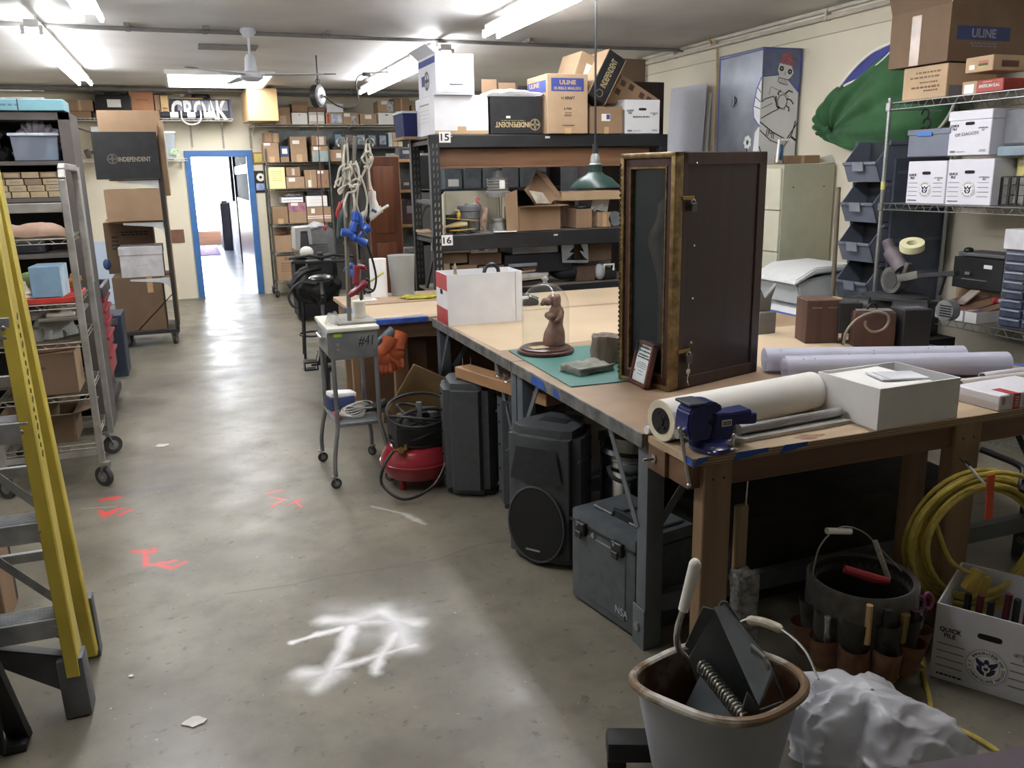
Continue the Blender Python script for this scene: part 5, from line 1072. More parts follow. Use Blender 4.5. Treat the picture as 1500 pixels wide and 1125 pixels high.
b = MB(); b.lathe([(0,0),(.05,0),(.055,.05),(.045,.07)],(-.86,5.28,.85),18,mat((176,172,162),.6)); b.shell(.004); tag(b.build('cup'),'grey white upturned cup on the rack cart shelf under the red tray','cup')
b = MB(); b.box(-.78,-.64,5.2,5.27,.985,1.005,bev=.008,mt=mat((206,200,178),.5)); b.box(-.82,-.62,5.18,5.75,.965,.985,bev=.004,mt=mat((120,116,104),.6)); tag(b.build('drafting_tray'),'grey tray with a cream bar on the rack cart below the red tray','tray')
b = MB(); pf = glass((214,218,214),.15,1.3,.45)
def pbag(u,v):
    t = 2*PI*u; r = (1-v)**.6*(.1+.02*math.sin(3*t)); q = V((r*1.2*math.cos(t),r*math.sin(t),.23*v+.01)); n = NZ.noise(q*18); return V((-.79+.06*v,5.36,.85))+q+V((n*.012,n*.012,0))
b.surf(pbag,40,20,pf,cu=True); tag(b.build('clear_bag',None,ang=60),'clear plastic bag of grey rolls standing on the rack cart','bag')
b = MB()
for i in range(5): b.cyl((-.86+.035*i,5.29,.88+.012*(i % 2)),(-.84+.035*i,5.42,.88+.01*(i % 2)),.02,seg=14,mt=mat((104,112,104),.6))
b.cyl((-.8,5.35,.93),(-.76,5.36,1.0),.03,seg=14,mt=mat((120,60,70),.6)); tag(b.build('grey_rolls'),'small grey rolls inside the clear bag on the cart','rolls')
carton('brown cardboard box with small black print on the rack cart',-1.0,-.672,5.2,5.5,.55,.79,card(5),deco=[('scribble','F',.33,.76,.3,.04,1,INK()),('t','F','WAREHOUSE',.36,.66,.38,.05,INK(),0,.02),('scribble','F',.36,.58,.1,.03,1,INK()),('p','R',.5,.5,.98,.98,card(2),'pale_side')])
b = MB(); b.lathe([(0,0),(.15,0),(.15,.02),(0,.025)],(-.84,5.35,.795),30,mat((118,78,50),.7),sx=1.2); tag(b.build('leather_disc'),'round brown leather disc on top of the printed brown box','disc')
carton('open cardboard box with spread flaps on the lowest rack cart shelf',-.98,-.715,5.22,5.5,.268,.43,card(5),open=1,flaps='FRBL',fl=.42,fa=12)
b = MB(); b.lathe([(0,0),(.032,0),(.034,.09),(.03,.1),(.033,.11),(0,.115)],(-.84,5.38,.40),18,mat((140,124,90),.5)); tag(b.build('can'),'tan can sticking out of the open box on the cart','can')
b = MB(); b.obox((-.632,5.42,.66),(.02,.06,.1),None,.01,mat((226,92,40),.5)); tag(b.build('orange_tab'),'small orange plastic tab beside the printed brown box','plastic')
# ---------------------------------------------------------------- tall dark shelving behind the cart
SHW = mat((92,84,80),.6,noise=.12,scale=4); BK = mat((34,32,31),.8)
T = thing('tall_shelving','tall dark wooden shelving unit behind the rack cart','shelf',(-1.4,6.5,0)); sx0,sx1,sy,sy2 = -2.3,-.64,6.3,6.75
MB().box(sx1-.07,sx1,sy,sy2,0,2.14,bev=.003,mt=SHW).build('side_panel',None,T); MB().box(sx0,sx0+.07,sy,sy2,0,2.14,bev=.003,mt=SHW).build('side_panel',None,T)
MB().box(sx0,sx1,sy,sy2,2.09,2.14,bev=.003,mt=SHW).build('top_board',None,T); MB().box(sx0,sx1,sy2-.015,sy2,0,2.1,mt=BK).build('back_board',None,T)
for z in (1.84,1.61,1.25,.85,.4,.08): MB().box(sx0+.07,sx1-.07,sy,sy2-.015,z-.025,z,mt=SHW).build('shelf_board',None,T)
b = MB(); b.box(sx1+.002,sx1+.008,sy+.02,sy+.09,1.05,1.8,mt=mat((170,168,160),.6)); b.build('pale_strip',None,T)
carton('long pale blue box lying on top of the tall dark shelving',-2.1,-.66,6.28,6.55,2.145,2.215,mat((118,164,174),.6,noise=.05),deco=[('scribble','F',.72,.5,.2,.3,1,mat((90,130,150),.6)),('p','F',.82,.5,.004,.98,INK(),'strap'),('p','F',.63,.5,.004,.98,INK(),'strap')])
b = MB(); b.box(-2.0,-.8,6.58,6.74,2.145,2.25,bev=.01,mt=mat((150,150,152),.6)); tag(b.build('grey_box'),'long grey box behind the pale blue box on the tall shelving','box')
def clearbin(label,x0,x1,y0,y1,z0,z1,fill=None,m=None,cap=None):
    T = thing('plastic_bin',label,'bin',((x0+x1)/2,(y0+y1)/2,z0)); t = .004; g = m or glass((190,200,216),.25,1.3,.42); i = .04*(x1-x0)
    b = MB(); v = [[(x0+i,y0+i,z0),(x1-i,y0+i,z0),(x1-i,y1-i,z0),(x0+i,y1-i,z0)],[(x0,y0,z1),(x1,y0,z1),(x1,y1,z1),(x0,y1,z1)]]
    V0 = [b.bm.verts.new(p) for p in v[0]]; V1 = [b.bm.verts.new(p) for p in v[1]]
    b.bm.faces.new(V0[::-1])
    for k in range(4): b.bm.faces.new((V0[k],V0[(k+1) % 4],V1[(k+1) % 4],V1[k]))
    b.m(g); b._done(0); b.shell(t); b._done(0); b.build('tub',None,T)
    R = MB(); e = .012
    for a in ((x0-e,x1+e,y0-e,y0),(x0-e,x1+e,y1,y1+e),(x0-e,x0,y0,y1),(x1,x1+e,y0,y1)): R.box(*a,z1-.014,z1+.004,bev=.003)
    if cap: R.box(x0-e,x1+e,y0-e,y1+e,z1-.004,z1+.014,bev=.004)
    R.build('lid' if cap else 'rim',cap or mat((190,198,210),.3),T); return T
clearbin('clear plastic bin in the top compartment of the tall dark shelving',-1.0,-.73,6.34,6.68,1.845,2.01)
b = MB(); b.lathe([(0,0),(.036,0),(.036,.09),(.0,.09)],(-.79,6.42,1.85),18,mat((150,196,216),.5)); tag(b.build('blue_cup'),'pale blue cup inside the clear bin','cup')
b = MB(); b.tube(smooth([(-.98,6.45,1.86),(-.92,6.45,2.03),(-.84,6.42,2.05),(-.76,6.45,2.0),(-.8,6.5,1.88)],6),[.03,.05]*12+[.04],8,glass((220,214,224),.3,1.2,.5)); tag(b.build('plastic_wrap'),'crumpled clear plastic sticking out of the clear bin','plastic')
b = MB(); rnd = random.Random(8)
for i in range(16): b.obox((-1.3+.28*rnd.random(),6.4+.15*rnd.random(),1.87+.14*rnd.random()),(.06+.05*rnd.random(),.05,.04+.05*rnd.random()),(rnd.random(),rnd.random(),rnd.random()),.006,BLACK())
b.ball((-1.12,6.34,1.95),.012,CHROME()); tag(b.build('black_gear',None),'heap of black equipment beside the clear bin on the tall shelving','equipment',None,'stuff')
SB = mat((168,148,112),.7,noise=.1); SB2 = mat((140,112,84),.7,noise=.1); k = 0
for row,z in enumerate((1.612,1.652,1.692,1.735)):
    for i in range(6):
        x = -.72-.105*(i+1)-(.012*row)
        if row == 3 and i > 3: continue
        m = (SB,SB2)[(i+row) % 2 if row > 1 else 0]
        T = carton('small tan card box in the rows of small boxes on the tall shelving',x,x+.098,6.33,6.5,z,z+.038,m,'small_box','box','small card boxes stacked in rows',deco=[('scribble','F',.5,.5,.6,.4,1,GREYPRINT())] if row in (1,2) else [('p','F',.5,.5,.8,.6,SB,'label')])
b = MB(); 
for z in (1.32,1.36): b.bar((-1.3,6.36,z),(-.93,6.34,z+.02),.016,.016,.002,mat((120,124,130),.3,.8))
b.box(-1.3,-.9,6.4,6.7,1.255,1.36,bev=.01,mt=mat((46,48,54),.5)); tag(b.build('railed_box'),'dark box with metal rails on the tall shelving above the plaster cast','equipment')
# red tool chest
RC = mat((176,40,54),.4,noise=.06); T = thing('tool_chest','black tool cabinet with red drawers behind the rack cart','tool chest',(-1.0,7.1,0)); tx,ty0,ty1 = -.66,6.82,7.4
b = MB(); b.box(tx-.6,tx-.02,ty0,ty1,.1,.9,bev=.01,mt=BLACK()); b.build('body',None,T)
b = MB()
for a in ((tx-.64,tx+.03,ty0-.03,ty0),(tx-.64,tx+.03,ty1,ty1+.03),(tx+.0,tx+.03,ty0,ty1),(tx-.64,tx-.6,ty0,ty1)): b.box(*a,.88,.96,bev=.008,mt=mat((56,56,58),.5))
b.build('top_tray',None,T)
for z,h in ((.80,.07),(.71,.08),(.61,.09),(.47,.12),(.28,.17)):
    b = MB(); b.box(tx-.02,tx+.012,ty0+.02,ty1-.02,z,z+h,bev=.012,mt=RC); b.box(tx+.0,tx+.03,ty0+.03,ty1-.03,z+h-.03,z+h-.005,bev=.008); D = b.build('drawer',None,T)
    b = MB(); b.box(tx-.58,tx-.05,ty0-.012,ty0,z,z+h,bev=.004,mt=RC); b.build('drawer',None,T)
b = MB(); b.box(tx-.62,tx+.02,ty0-.02,ty1+.02,.06,.15,bev=.03,mt=mat((46,46,48),.6)); b.build('bumper',None,T)
for x in (tx-.5,tx-.08):
    for y in (ty0+.08,ty1-.08): b = MB(); b.cyl((x,y-.02,.035),(x,y+.02,.035),.035,seg=16,mt=TIRE()); b.build('caster',None,T)
# dark slate case
T = carton('dark blue grey flat case standing on the floor beside the tool chest',-.80,-.64,8.2,8.6,0,.555,mat((56,66,84),.5,noise=.1),'flat_case','case',deco=[('p','F',.5,.9,.6,.1,mat((150,150,154),.3,.8),'handle_plate',.01),('p','F',.5,.5,.84,.86,mat((48,56,72),.5),'front_panel',.003)])
# ---------------------------------------------------------------- tall rolling box rack
RK = mat((48,46,46),.45,noise=.12); BRW = mat((206,210,212),.35,noise=.05)
T = thing('rolling_rack','tall rolling rack of dark steel posts with white shelf brackets, stacked with boxes','rack',(-.5,9.9,0)); rx0,rx1,ry0,ry1 = -.82,-.2,9.62,10.3
b = MB(); b.box(rx0,rx1,ry0,ry1,.13,.17,bev=.003,mt=RK); b.build('base',None,T)
for y in (ry0+.0,ry1-.05): b = MB(); b.box(rx1-.035,rx1,y,y+.045,.17,2.3 if y > 9.7 else 1.83,mt=RK); b.build('post',None,T)
b = MB(); b.bar((rx1-.02,ry0+.02,.55),(rx1-.4,ry0+.02,.18),.02,.01,mt=RK); b.build('diagonal_brace',None,T)
b = MB(); b.box(rx1-.002,rx1+.01,ry0+.1,ry1-.1,.2,2.25,mt=wood((150,112,78),(120,84,54),axis=2)); b.build('side_board',None,T)
for x,y in ((rx0+.1,ry0+.06),(rx1-.05,ry0+.06),(rx0+.1,ry1-.06),(rx1-.05,ry1-.06)): caster(T,x,y,.14,.06,ang=1.3)
for z in (1.71,1.29,.715):
    for y in (ry0+.005,ry1-.045):
        b = MB(); b.prism([(rx1-.04,y,z),(rx1-.04,y,z-.12),(rx1-.06,y,z-.075),(rx1-.14,y,z-.045),(rx1-.42,y,z-.018),(rx1-.42,y,z)],(0,.02,0),BRW,.002); b.build('shelf_bracket',None,T)
    b = MB(); b.box(rx1-.5,rx1-.04,ry0+.03,ry1-.03,z,z+.016,mt=wood((176,140,98),(150,112,74),axis=1)); b.build('shelf_board',None,T)
cf('large cardboard carton on the base of the tall rolling rack',174,246,405,488,.172,9.63,.6,card(5),deco=[('tape','F',.75,.12,.7,1)])
cf('white lidded box on the tall rolling rack',178,241,362,402,.733,9.63,.5,mat((206,204,206),.6),name='white_box',lid=.08,deco=[('scribble','F',.5,.4,.3,.08,1,mat((190,188,190),.7))])
cf('deep brown carton with faded print behind the white lidded box',160,232,325,400,.733,10.15,.3,card(5),deco=[('scribble','F',.6,.78,.6,.1,2,INK()),('scribble','F',.2,.6,.15,.3,4,INK())])
cf('plain cardboard carton in the middle of the tall rolling rack',157,239,277,320,1.307,9.60,.55,card(0),deco=[('tape','T',.5,.12,0,1)])
cf('big black carton with a pale brand word on the tall rolling rack',140,235,193,259,1.728,9.58,.45,BLACK(),name='black_carton',rot=.03,open=1,inner=card(1),flaps='L',fl=.3,fa=20,deco=[('t','F','INDEPENDENT',.62,.42,.5,.1,mat((150,140,116),.6),0,.02),('ring','F',.28,.43,.05,mat((90,84,72),.6))])
b = MB(); q0,q1 = P(152,250,Y=10.06),P(233,162,Y=10.06); b.box(q0.x,q1.x,10.06,10.08,1.728,q1.z,bev=.002,mt=card(0)); tag(b.build('cardboard_sheet'),'tall plain cardboard sheet standing behind the big black carton','cardboard')
b = MB(); q0,q1 = P(232,250,Y=10.1),P(245,185,Y=10.1); b.box(-.19,-.14,9.75,10.25,1.55,2.3,bev=.002,mt=card(4)); tag(b.build('cardboard_sheet'),'folded cardboard flat tied to the side of the tall rolling rack','cardboard')
carton('flattened cardboard sheets leaning between the rack shelf and the big carton',-.8,-.3,9.85,10.2,1.31+.0,1.32,card(1))
b = MB(); b.ball((-.84,9.9,.86),(.04,.05,.06),mat((52,84,130),.6)); tag(b.build('blue_cloth'),'blue cloth bundle poking out at the side of the tall rolling rack','cloth')
b = MB(); b.cyl((-.87,9.2,1.98),(-.80,9.25,1.99),.055,seg=18,mt=mat((74,70,66),.5)); b.cyl((-.80,9.25,1.99),(-.78,9.26,1.99),.02,seg=10,mt=STEEL()); b.bar((-.9,9.0,1.9),(-.9,9.3,1.9),.02,.02,mt=STEEL()); b.cyl((-.9,9.2,1.9),(-.86,9.2,1.98),.012,seg=8)
b.build('x') if 0 else b.bm.free()
# ================================================================ far wall: shelves, cartons, wire rack
def bracket_strip(u,v0,v1,label):
    p0,p1 = P(u,v1,Y=YB),P(u,v0,Y=YB); b = MB(); b.box(p0.x-.013,p0.x+.013,YB-.016,YB,p0.z,p1.z,mt=mat((176,170,152),.5)); k = p0.z+.02
    while k < p1.z-.02: b.box(p0.x-.004,p0.x+.004,YB-.0175,YB-.015,k,k+.018,mt=mat((110,104,92),.6)); k += .035
    return tag(b.build('shelf_standard'),label,'bracket','slotted shelf standards on the far wall')
for u,v0,v1,lb in ((282,184,216,'slotted metal shelf standard below the lettered board'),(328,184,218,'slotted metal shelf standard just above the corner of the blue door frame'),(368,186,218,'slotted metal shelf standard under the big tan cabinet'),(247,240,268,'slotted metal shelf standard beside the tall box rack')): bracket_strip(u,v0,v1,lb)
LW = mat((212,210,202),.45,noise=.04)
def wall_shelf(label,x0,x1,z,y0=13.0,bx=()):
    T = thing('wire_wall_shelf',label,'shelf',((x0+x1)/2,13.2,z)); wshelf(T,x0,x1,y0,YB-.02,z,LW,name='wire_deck',drop=.03,ends=0)
    for x in bx:
        b = MB(); b.prism([(x,YB-.015,z-.005),(x,y0+.03,z-.005),(x,y0+.03,z-.02),(x,YB-.1,z-.06),(x,YB-.015,z-.14)],(.006,0,0),LW); b.build('bracket',None,T)
ZU,ZR,ZL = 2.53,2.455,2.0
wall_shelf('white wire wall shelf carrying the lettered board',-1.4,.74,ZU,bx=(-.9,.28,.6)); wall_shelf('long white wire wall shelf of cartons above the far wire rack',.98,3.55,ZR,bx=(1.02,1.7,2.4)); wall_shelf('lower white wire wall shelf behind the tall rolling rack',-1.25,.08,ZL,bx=(-.9,.0))
cf('tan carton with another on top of it at the end of the wall shelf',100,133,163,169,ZU+.002,13.02,.35,card(1)); cf('tan carton stacked on a flat carton beside the black hard case',98,137,146,162.6,None,13.04,.33,card(0),deco=[('tape','F',.5,.1,0,1)])
T = thing('hard_case','black hard shell case with a white label on the wall shelf','case',(-.62,13.2,ZU)); a,c = P(142,166,Y=13.02),P(191,139,Y=13.02)
b = MB(); b.box(a.x,c.x,13.02,13.35,ZU+.003,c.z,bev=.025,mt=BLACK()); b.build('shell',None,T); b = MB(); b.box(a.x+.12,c.x-.12,13.05,13.15,c.z-.01,c.z+.035,bev=.01,mt=BLACK()); b.build('handle',None,T)
b = MB(); b.box(a.x+.14,c.x-.13,13.012,13.022,c.z-.16,c.z-.06,mt=PAPER()); b.build('label',None,T)
b = MB(); b.box(*(lambda p,q: (p.x,q.x,13.02,13.3))(P(190,162,Y=13.02),P(231,162,Y=13.02)),ZU+.003,ZU+.05,bev=.003,mt=PAPER()); tag(b.build('white_slab'),'flat white slab under the orange brown box on the wall shelf','board')
cf('orange brown square box standing on the flat white slab',191,226,132,158,ZU+.053,13.04,.3,mat((186,124,84),.7,noise=.04),deco=[('scribble','F',.5,.6,.5,.1,1,mat((150,96,62),.7))])
cf('narrow tan carton with dark print next to the lettered board',229,237,139,170,ZU+.003,13.03,.3,card(0),deco=[('p','F',.5,.25,.5,.2,INK(),'print')]); cf('narrow yellowish carton with brown print next to the lettered board',237.5,248.5,140,170,ZU+.003,13.0,.3,mat((206,170,112),.7),deco=[('scribble','F',.5,.3,.7,.4,3,mat((110,66,44),.7))])
NV = mat((40,40,56),.6,noise=.1); T = thing('letter_board','dark board with big torn white letters spelling CROAK on the wall shelf','sign',(.38,13.05,ZU)); a,c = P(251,177,Y=13.1),P(337,148,Y=13.1)
b = MB(); b.box(a.x,c.x,13.1,13.13,ZU+.003,c.z+.02,bev=.003,mt=NV); b.build('board',None,T)
b = MB(); b.box(a.x+.1,c.x-.04,13.094,13.1,c.z-.13,c.z+.0,mt=mat((150,150,164),.7)); b.build('grey_band',None,T)
b = MB(); b.box(c.x-.015,c.x+.01,13.085,13.13,ZU+.003,c.z+.02,mt=mat((90,92,120),.6)); b.build('end_trim',None,T)
WL = mat((236,236,238),.6,noise=.05)
for ch,u,ww in (('C',259.5,14),('R',277,13),('O',293,15.5),('A',309.5,13.5),('K',325,14)):
    q = P(u,162,Y=13.09); w_ = ww*.0105; o = lettering(ch,WL,T,(q.x,13.092,q.z+.005),(1,0,.05 if ch in 'RA' else -.03),(0,0,1),w_,.26,'letter',local=False,off=.03)
b = MB()
for u in (267,281,294.5,307.5,321): q = P(u,155,Y=13.08); b.bar((q.x,13.09,q.z+.08),(q.x+.01,13.09,q.z-.06),.008,.003,mt=INK())
b.build('dark_strap',None,T)
T = thing('rolled_banner','rolled dark banner with white strap loops in front of the lettered board','banner',(.2,13.0,ZU)); a,c = P(236,172,Y=12.98),P(304,172,Y=12.98)
b = MB(); b.cyl((a.x,13.0,ZU+.045),(c.x+.04,13.0,ZU+.045),.04,seg=20,mt=NV); b.build('roll',None,T)
for u in (256,281,299): q = P(u,172,Y=12.98); b = MB(); b.cyl((q.x-.055 if u != 299 else q.x+.0,13.0,ZU+.045),(q.x+.05 if u != 299 else q.x+.14,13.0,ZU+.045),.0415,seg=20,mt=PAPER()); b.build('white_patch',None,T)
b = MB(); q = P(281,172,Y=12.94); b.tube(smooth([(q.x-.13,12.955,ZU+.1),(q.x-.13,12.94,ZU),(q.x-.09,12.93,ZU-.06),(q.x+.0,12.93,ZU-.085),(q.x+.09,12.93,ZU-.05),(q.x+.12,12.94,ZU+.02),(q.x+.12,12.955,ZU+.1)],6),.011,8,mat((226,222,206),.7)); b.build('strap_loop',None,T)
b = MB(); fm = wood((206,164,90),(170,126,60)); a,c = P(268,146,Y=13.2),P(297,142,Y=13.2); b.bar((a.x,13.2,a.z+.0),(c.x,13.2,a.z+.0),.06,.05,.004,fm); b.bar((a.x-.08,13.2,a.z+.05),(a.x-.08,13.2,a.z+.12),.06,.05,.004); tag(b.build('wood_offcuts'),'pale wood offcuts lying on top of the lettered board','wood')
b = MB(); q = P(294,142,Y=13.25); b.ball((q.x,13.25,q.z+.0),(.13,.07,.07),BLACK(),14); b.bar((q.x+.05,13.25,q.z+.0),(q.x+.26,13.25,q.z-.1),.08,.02); b.ball((q.x-.25,13.2,q.z+.04),(.05,.04,.06),mat((190,190,196),.4,.5)); tag(b.build('black_gadget',None),'black gadget and foil bits lying above the lettered board','equipment')
clearbin('clear lidded bin with green things on the lower wall shelf',P(243,230,Y=13.05).x,P(259,230,Y=13.05).x,13.05,13.35,ZL+.004,P(250,194,Y=13.05).z,m=mat((206,214,222),.3,noise=0),cap=PAPER())
b = MB(); a = P(249,226,Y=13.03); b.box(a.x,a.x+.12,13.042,13.048,ZL+.05,ZL+.13,mt=mat((170,204,160),.7,noise=.3,scale=30)); tag(b.build('green_fill'),'green paper showing through the clear lidded bin','paper')
T = carton('tilted white file box on the lower wall shelf beside the black carton',-1.08,-.8,13.05,13.35,ZL+.004,ZL+.42,WHITE(),'file_box',rot=.0,lid=.07,deco=[('hole','F',.5,.65,.3,.08)])
b = MB(); b.lathe([(0,0),(.05,0),(.06,.02),(.06,.06),(.02,.08),(.02,.12),(0,.12)],(-1.2,13.1,ZL+.07),18,mat((92,84,76),.5),rot=(0,1.3,0)); tag(b.build('metal_clamp'),'small dark metal clamp at the end of the lower wall shelf','clamp')
# long shelf of cartons
T = carton('large plain tan cabinet box at the end of the long wall shelf',.90,1.30,12.55,13.2,ZR+.02,2.90,mat((212,172,116),.45,noise=.05,scale=2),rot=.06)
PH = mat((90,100,116),.5,rgb2=(206,206,206),scale=26); lab = lambda cu=.5,cv=.8,w=.3,h=.2: ('p','F',cu,cv,w,h,PAPER(),'label')
S_ = 13.02
cf('tan carton with pale tape right of the large tan cabinet box',404,426,157,180,ZR+.003,S_,.3,card(0),deco=[('tape','F',.5,.4,0,.5)])
cf('white box holding up a low tan open carton on the long wall shelf',428,451,165,181,ZR+.003,S_,.3,PAPER(),deco=[('p','F',.5,.8,.06,.1,INK(),'mark')]); cf('low tan open carton with curled flaps on a white box',428,451,154,164,None,S_+.02,.3,card(1),open=1,flaps='FB',fl=.2,fa=40)
cf('whitish carton with a dark lid on the long wall shelf',453,476,164,181,ZR+.003,S_,.3,mat((206,196,176),.7),deco=[lab(.5,.5,.9,.5)]); cf('dark brown flat box on the whitish carton',452,477,157,163.6,None,S_,.3,card(5))
cf('carton with a red corner and blue picture on the long wall shelf',478,503,165,182,ZR+.003,S_,.32,card(2),deco=[('p','F',.14,.5,.14,.8,mat((196,50,50),.5),'red_panel'),('p','F',.63,.5,.6,.75,mat((120,140,176),.4,rgb2=(220,224,230),scale=20),'picture')]); cf('white box sitting on the carton with a blue picture',479,503,152,164.5,None,S_,.3,WHITE())
cf('tan carton with a white label and small photo on the long wall shelf',503.5,526,165,182,ZR+.003,S_,.3,card(2),deco=[lab(.25,.8,.4,.3),('p','F',.68,.45,.3,.75,PH,'photo')])
cf('tan carton with a single white label between the photo cartons',528,552,167,183,ZR+.003,S_,.3,card(2),deco=[lab(.5,.72,.4,.4)])
cf('white carton with a small dark print under the photo carton',555,577,165,183,ZR+.003,S_,.3,PAPER(),deco=[('p','F',.55,.8,.2,.08,INK(),'print')]); cf('tan carton with a large grey photo stacked on a white carton',554,577,148,164.6,None,S_,.32,card(2),deco=[lab(.42,.85,.4,.3),('p','F',.78,.48,.4,.85,PH,'photo')])
cf('cream carton near the blue crate on the long wall shelf',580,602,163,184,ZR+.003,S_,.3,mat((216,202,170),.7),deco=[lab(.3,.85,.4,.25)]); cf('plain tan carton stacked near the far end of the long wall shelf',577,600,144,162.6,None,S_+.02,.3,card(1),deco=[('tape','F',.5,.1,0,1)])
cf('small tan carton at the far end of the long wall shelf behind the blue crate',604,616,154,184,ZR+.003,S_+.05,.3,card(0))
# ---------------------------------------------------------------- wire rack on casters against the far wall
T = thing('wire_rack','wire storage rack on casters packed with cartons beside the hallway door','rack',(1.6,13.1,0)); wx0,wx1,wy0,wy1 = 1.13,2.02,12.9,13.38; WM = mat((112,112,108),.4,.7,noise=.2)
for x in (wx0,wx1):
    for y in (wy0,wy1): b = MB(); b.cyl((x,y,.12),(x,y,2.12),.013,seg=10,mt=WM); b.build('post',None,T); caster(T,x,y,.12,.05,ang=1)
WZ = (1.925,1.555,1.06,.655,.235)
for z in WZ: wshelf(T,wx0,wx1,wy0,wy1,z,WM,drop=.035)
k = 12.92
def wf(label,u0,u1,vt,vb,z,m=None,**q): return cf(label,u0,u1,vt,vb,z,k,.36,m,**q)
tp = ('tape','F',.5,.35,0,.3)
wf('tan carton with a white label at the top end of the wire rack',387.5,410,209,236,WZ[0]+.004,card(0),deco=[lab(.25,.92,.4,.12),tp]); wf('pair topping carton on the labelled carton nearest the blue door',388,399,194,208.6,None,card(1)); wf('smaller carton beside another on top of the wire rack',399.5,409,195,208.6,None,card(0),deco=[('tape','F',.5,.1,0,1)])
wf('dark blue box with a white label on the top wire shelf',411,424,214,229,None,mat((60,76,110),.5),deco=[lab(.5,.5,.6,.5)]); wf('flat tan carton under the dark blue box',411.5,424,229.5,237,WZ[0]+.004,card(1))
wf('tall plain tan carton on the top wire shelf',427,451,200,236,WZ[0]+.004,card(0),deco=[lab(.35,.78,.42,.14),tp]); wf('tan carton with a teal lower front on the top wire shelf',458,482,214,236,WZ[0]+.004,card(0),deco=[('p','F',.5,.35,.95,.68,mat((150,168,166),.6),'teal_panel'),lab(.3,.85,.4,.2)]); wf('carton with a printed white square on top of the teal fronted carton',457,478,199,213.6,None,card(1),deco=[('p','F',.6,.5,.5,.8,mat((214,196,184),.7),'print')])
wf('tan carton overhanging the end of the top wire shelf',484,502,219,237,WZ[0]+.004,card(0),deco=[lab(.7,.5,.4,.4)])
wf('large yellow envelope standing on the second wire shelf',394,419,245,276,WZ[1]+.004,mat((236,222,150),.6,noise=.03),name='envelope',cat='envelope',deco=[('scribble','F',.5,.6,.6,.5,5,mat((200,186,120),.7)),('p','F',.2,.95,.2,.06,PAPER(),'label')])
wf('tan carton with a white label low on the second wire shelf',420.5,447,259,277,WZ[1]+.004,card(0),deco=[lab(.3,.75,.35,.3)]); wf('tan carton with a pale print stacked beside the yellow envelope',420,440,245,258.5,None,card(1),deco=[('p','F',.5,.5,.2,.7,mat((206,188,170),.7),'print')])
wf('upright tan carton with a tall label on the second wire shelf',448,465,249,277,WZ[1]+.004,card(0),deco=[lab(.4,.25,.3,.4),('tape','F',.5,.06,0,1)]); wf('tan carton with two labels at the end of the second wire shelf',466,483,249,278,WZ[1]+.004,card(1),deco=[lab(.3,.88,.5,.16),('p','F',.7,.3,.12,.12,mat((200,60,60),.5),'red_dot')])
wf('plain brown carton on the third wire shelf',400,423,303,327,WZ[2]+.004,card(1),deco=[tp]); wf('tan carton with an orange and blue printed top half',424.5,450,297,327,WZ[2]+.004,card(0),deco=[('p','F',.5,.78,.98,.44,mat((214,120,60),.5,rgb2=(70,80,150),scale=14),'picture'),lab(.35,.93,.4,.14)]); wf('tan carton with a red and white tape band on the third wire shelf',451,486,303,327,WZ[2]+.004,card(0),deco=[('p','F',.5,.35,.98,.18,PAPER(),'tape_band'),('p','F',.5,.35,.98,.05,mat((200,60,60),.5),'red_line'),('p','F',.25,.75,.15,.3,PAPER(),'label')])
wf('white tray of crumpled plastic on the third wire shelf cartons',413,444,289,296.5,None,WHITE(),open=1,name='tray',cat='tray',deco=[('p','F',.5,.5,.9,.1,GREYPRINT(),'edge')]); b = MB(); q = P(430,288,Y=13.0); b.surf(lambda u,v: (q.x-.14+.28*u,12.96+.25*v,q.z-.02+.05*NZ.noise(V((u*5,v*5,1)))+.04),14,10,glass((220,220,222),.2,1.3,.5)); b.shell(.004); tag(b.build('plastic_wrap'),'crumpled plastic heaped in the white tray on the far wire rack','plastic')
wf('stack of white papers on the taped carton of the wire rack',450,480,287,302.5,None,PAPER(),name='paper_stack',cat='papers',deco=[('lines','F',.5,.5,.9,.8,4,GREYPRINT())]); wf('black file sorter on top of the white papers',450,476,280,286.5,None,BLACK(),name='file_sorter',cat='sorter',deco=[('lines','F',.5,.5,.9,.8,3,GREYPRINT())])
wf('tan carton with one raised flap on the fourth wire shelf',404,428,345,369,WZ[3]+.004,card(0),open=1,flaps='B',fl=.3,fa=60); wf('tan carton half hidden by the grey plastic housing',428.5,440,337,369,WZ[3]+.004,card(1))
wf('big tan carton with brown print on the lowest wire shelf',407,438,375,412,WZ[4]+.004,card(0),deco=[('scribble','F',.5,.55,.6,.4,4,mat((140,100,70),.7)),('p','F',.5,.9,.2,.12,mat((140,100,70),.7),'print')]); wf('pale blue grey bin on the lowest wire shelf',440,456,392,412,WZ[4]+.004,mat((170,184,190),.5),name='storage_bin',cat='bin',lid=.05); wf('small tan carton on the pale blue grey bin',447,456,388,391.5,None,card(0))
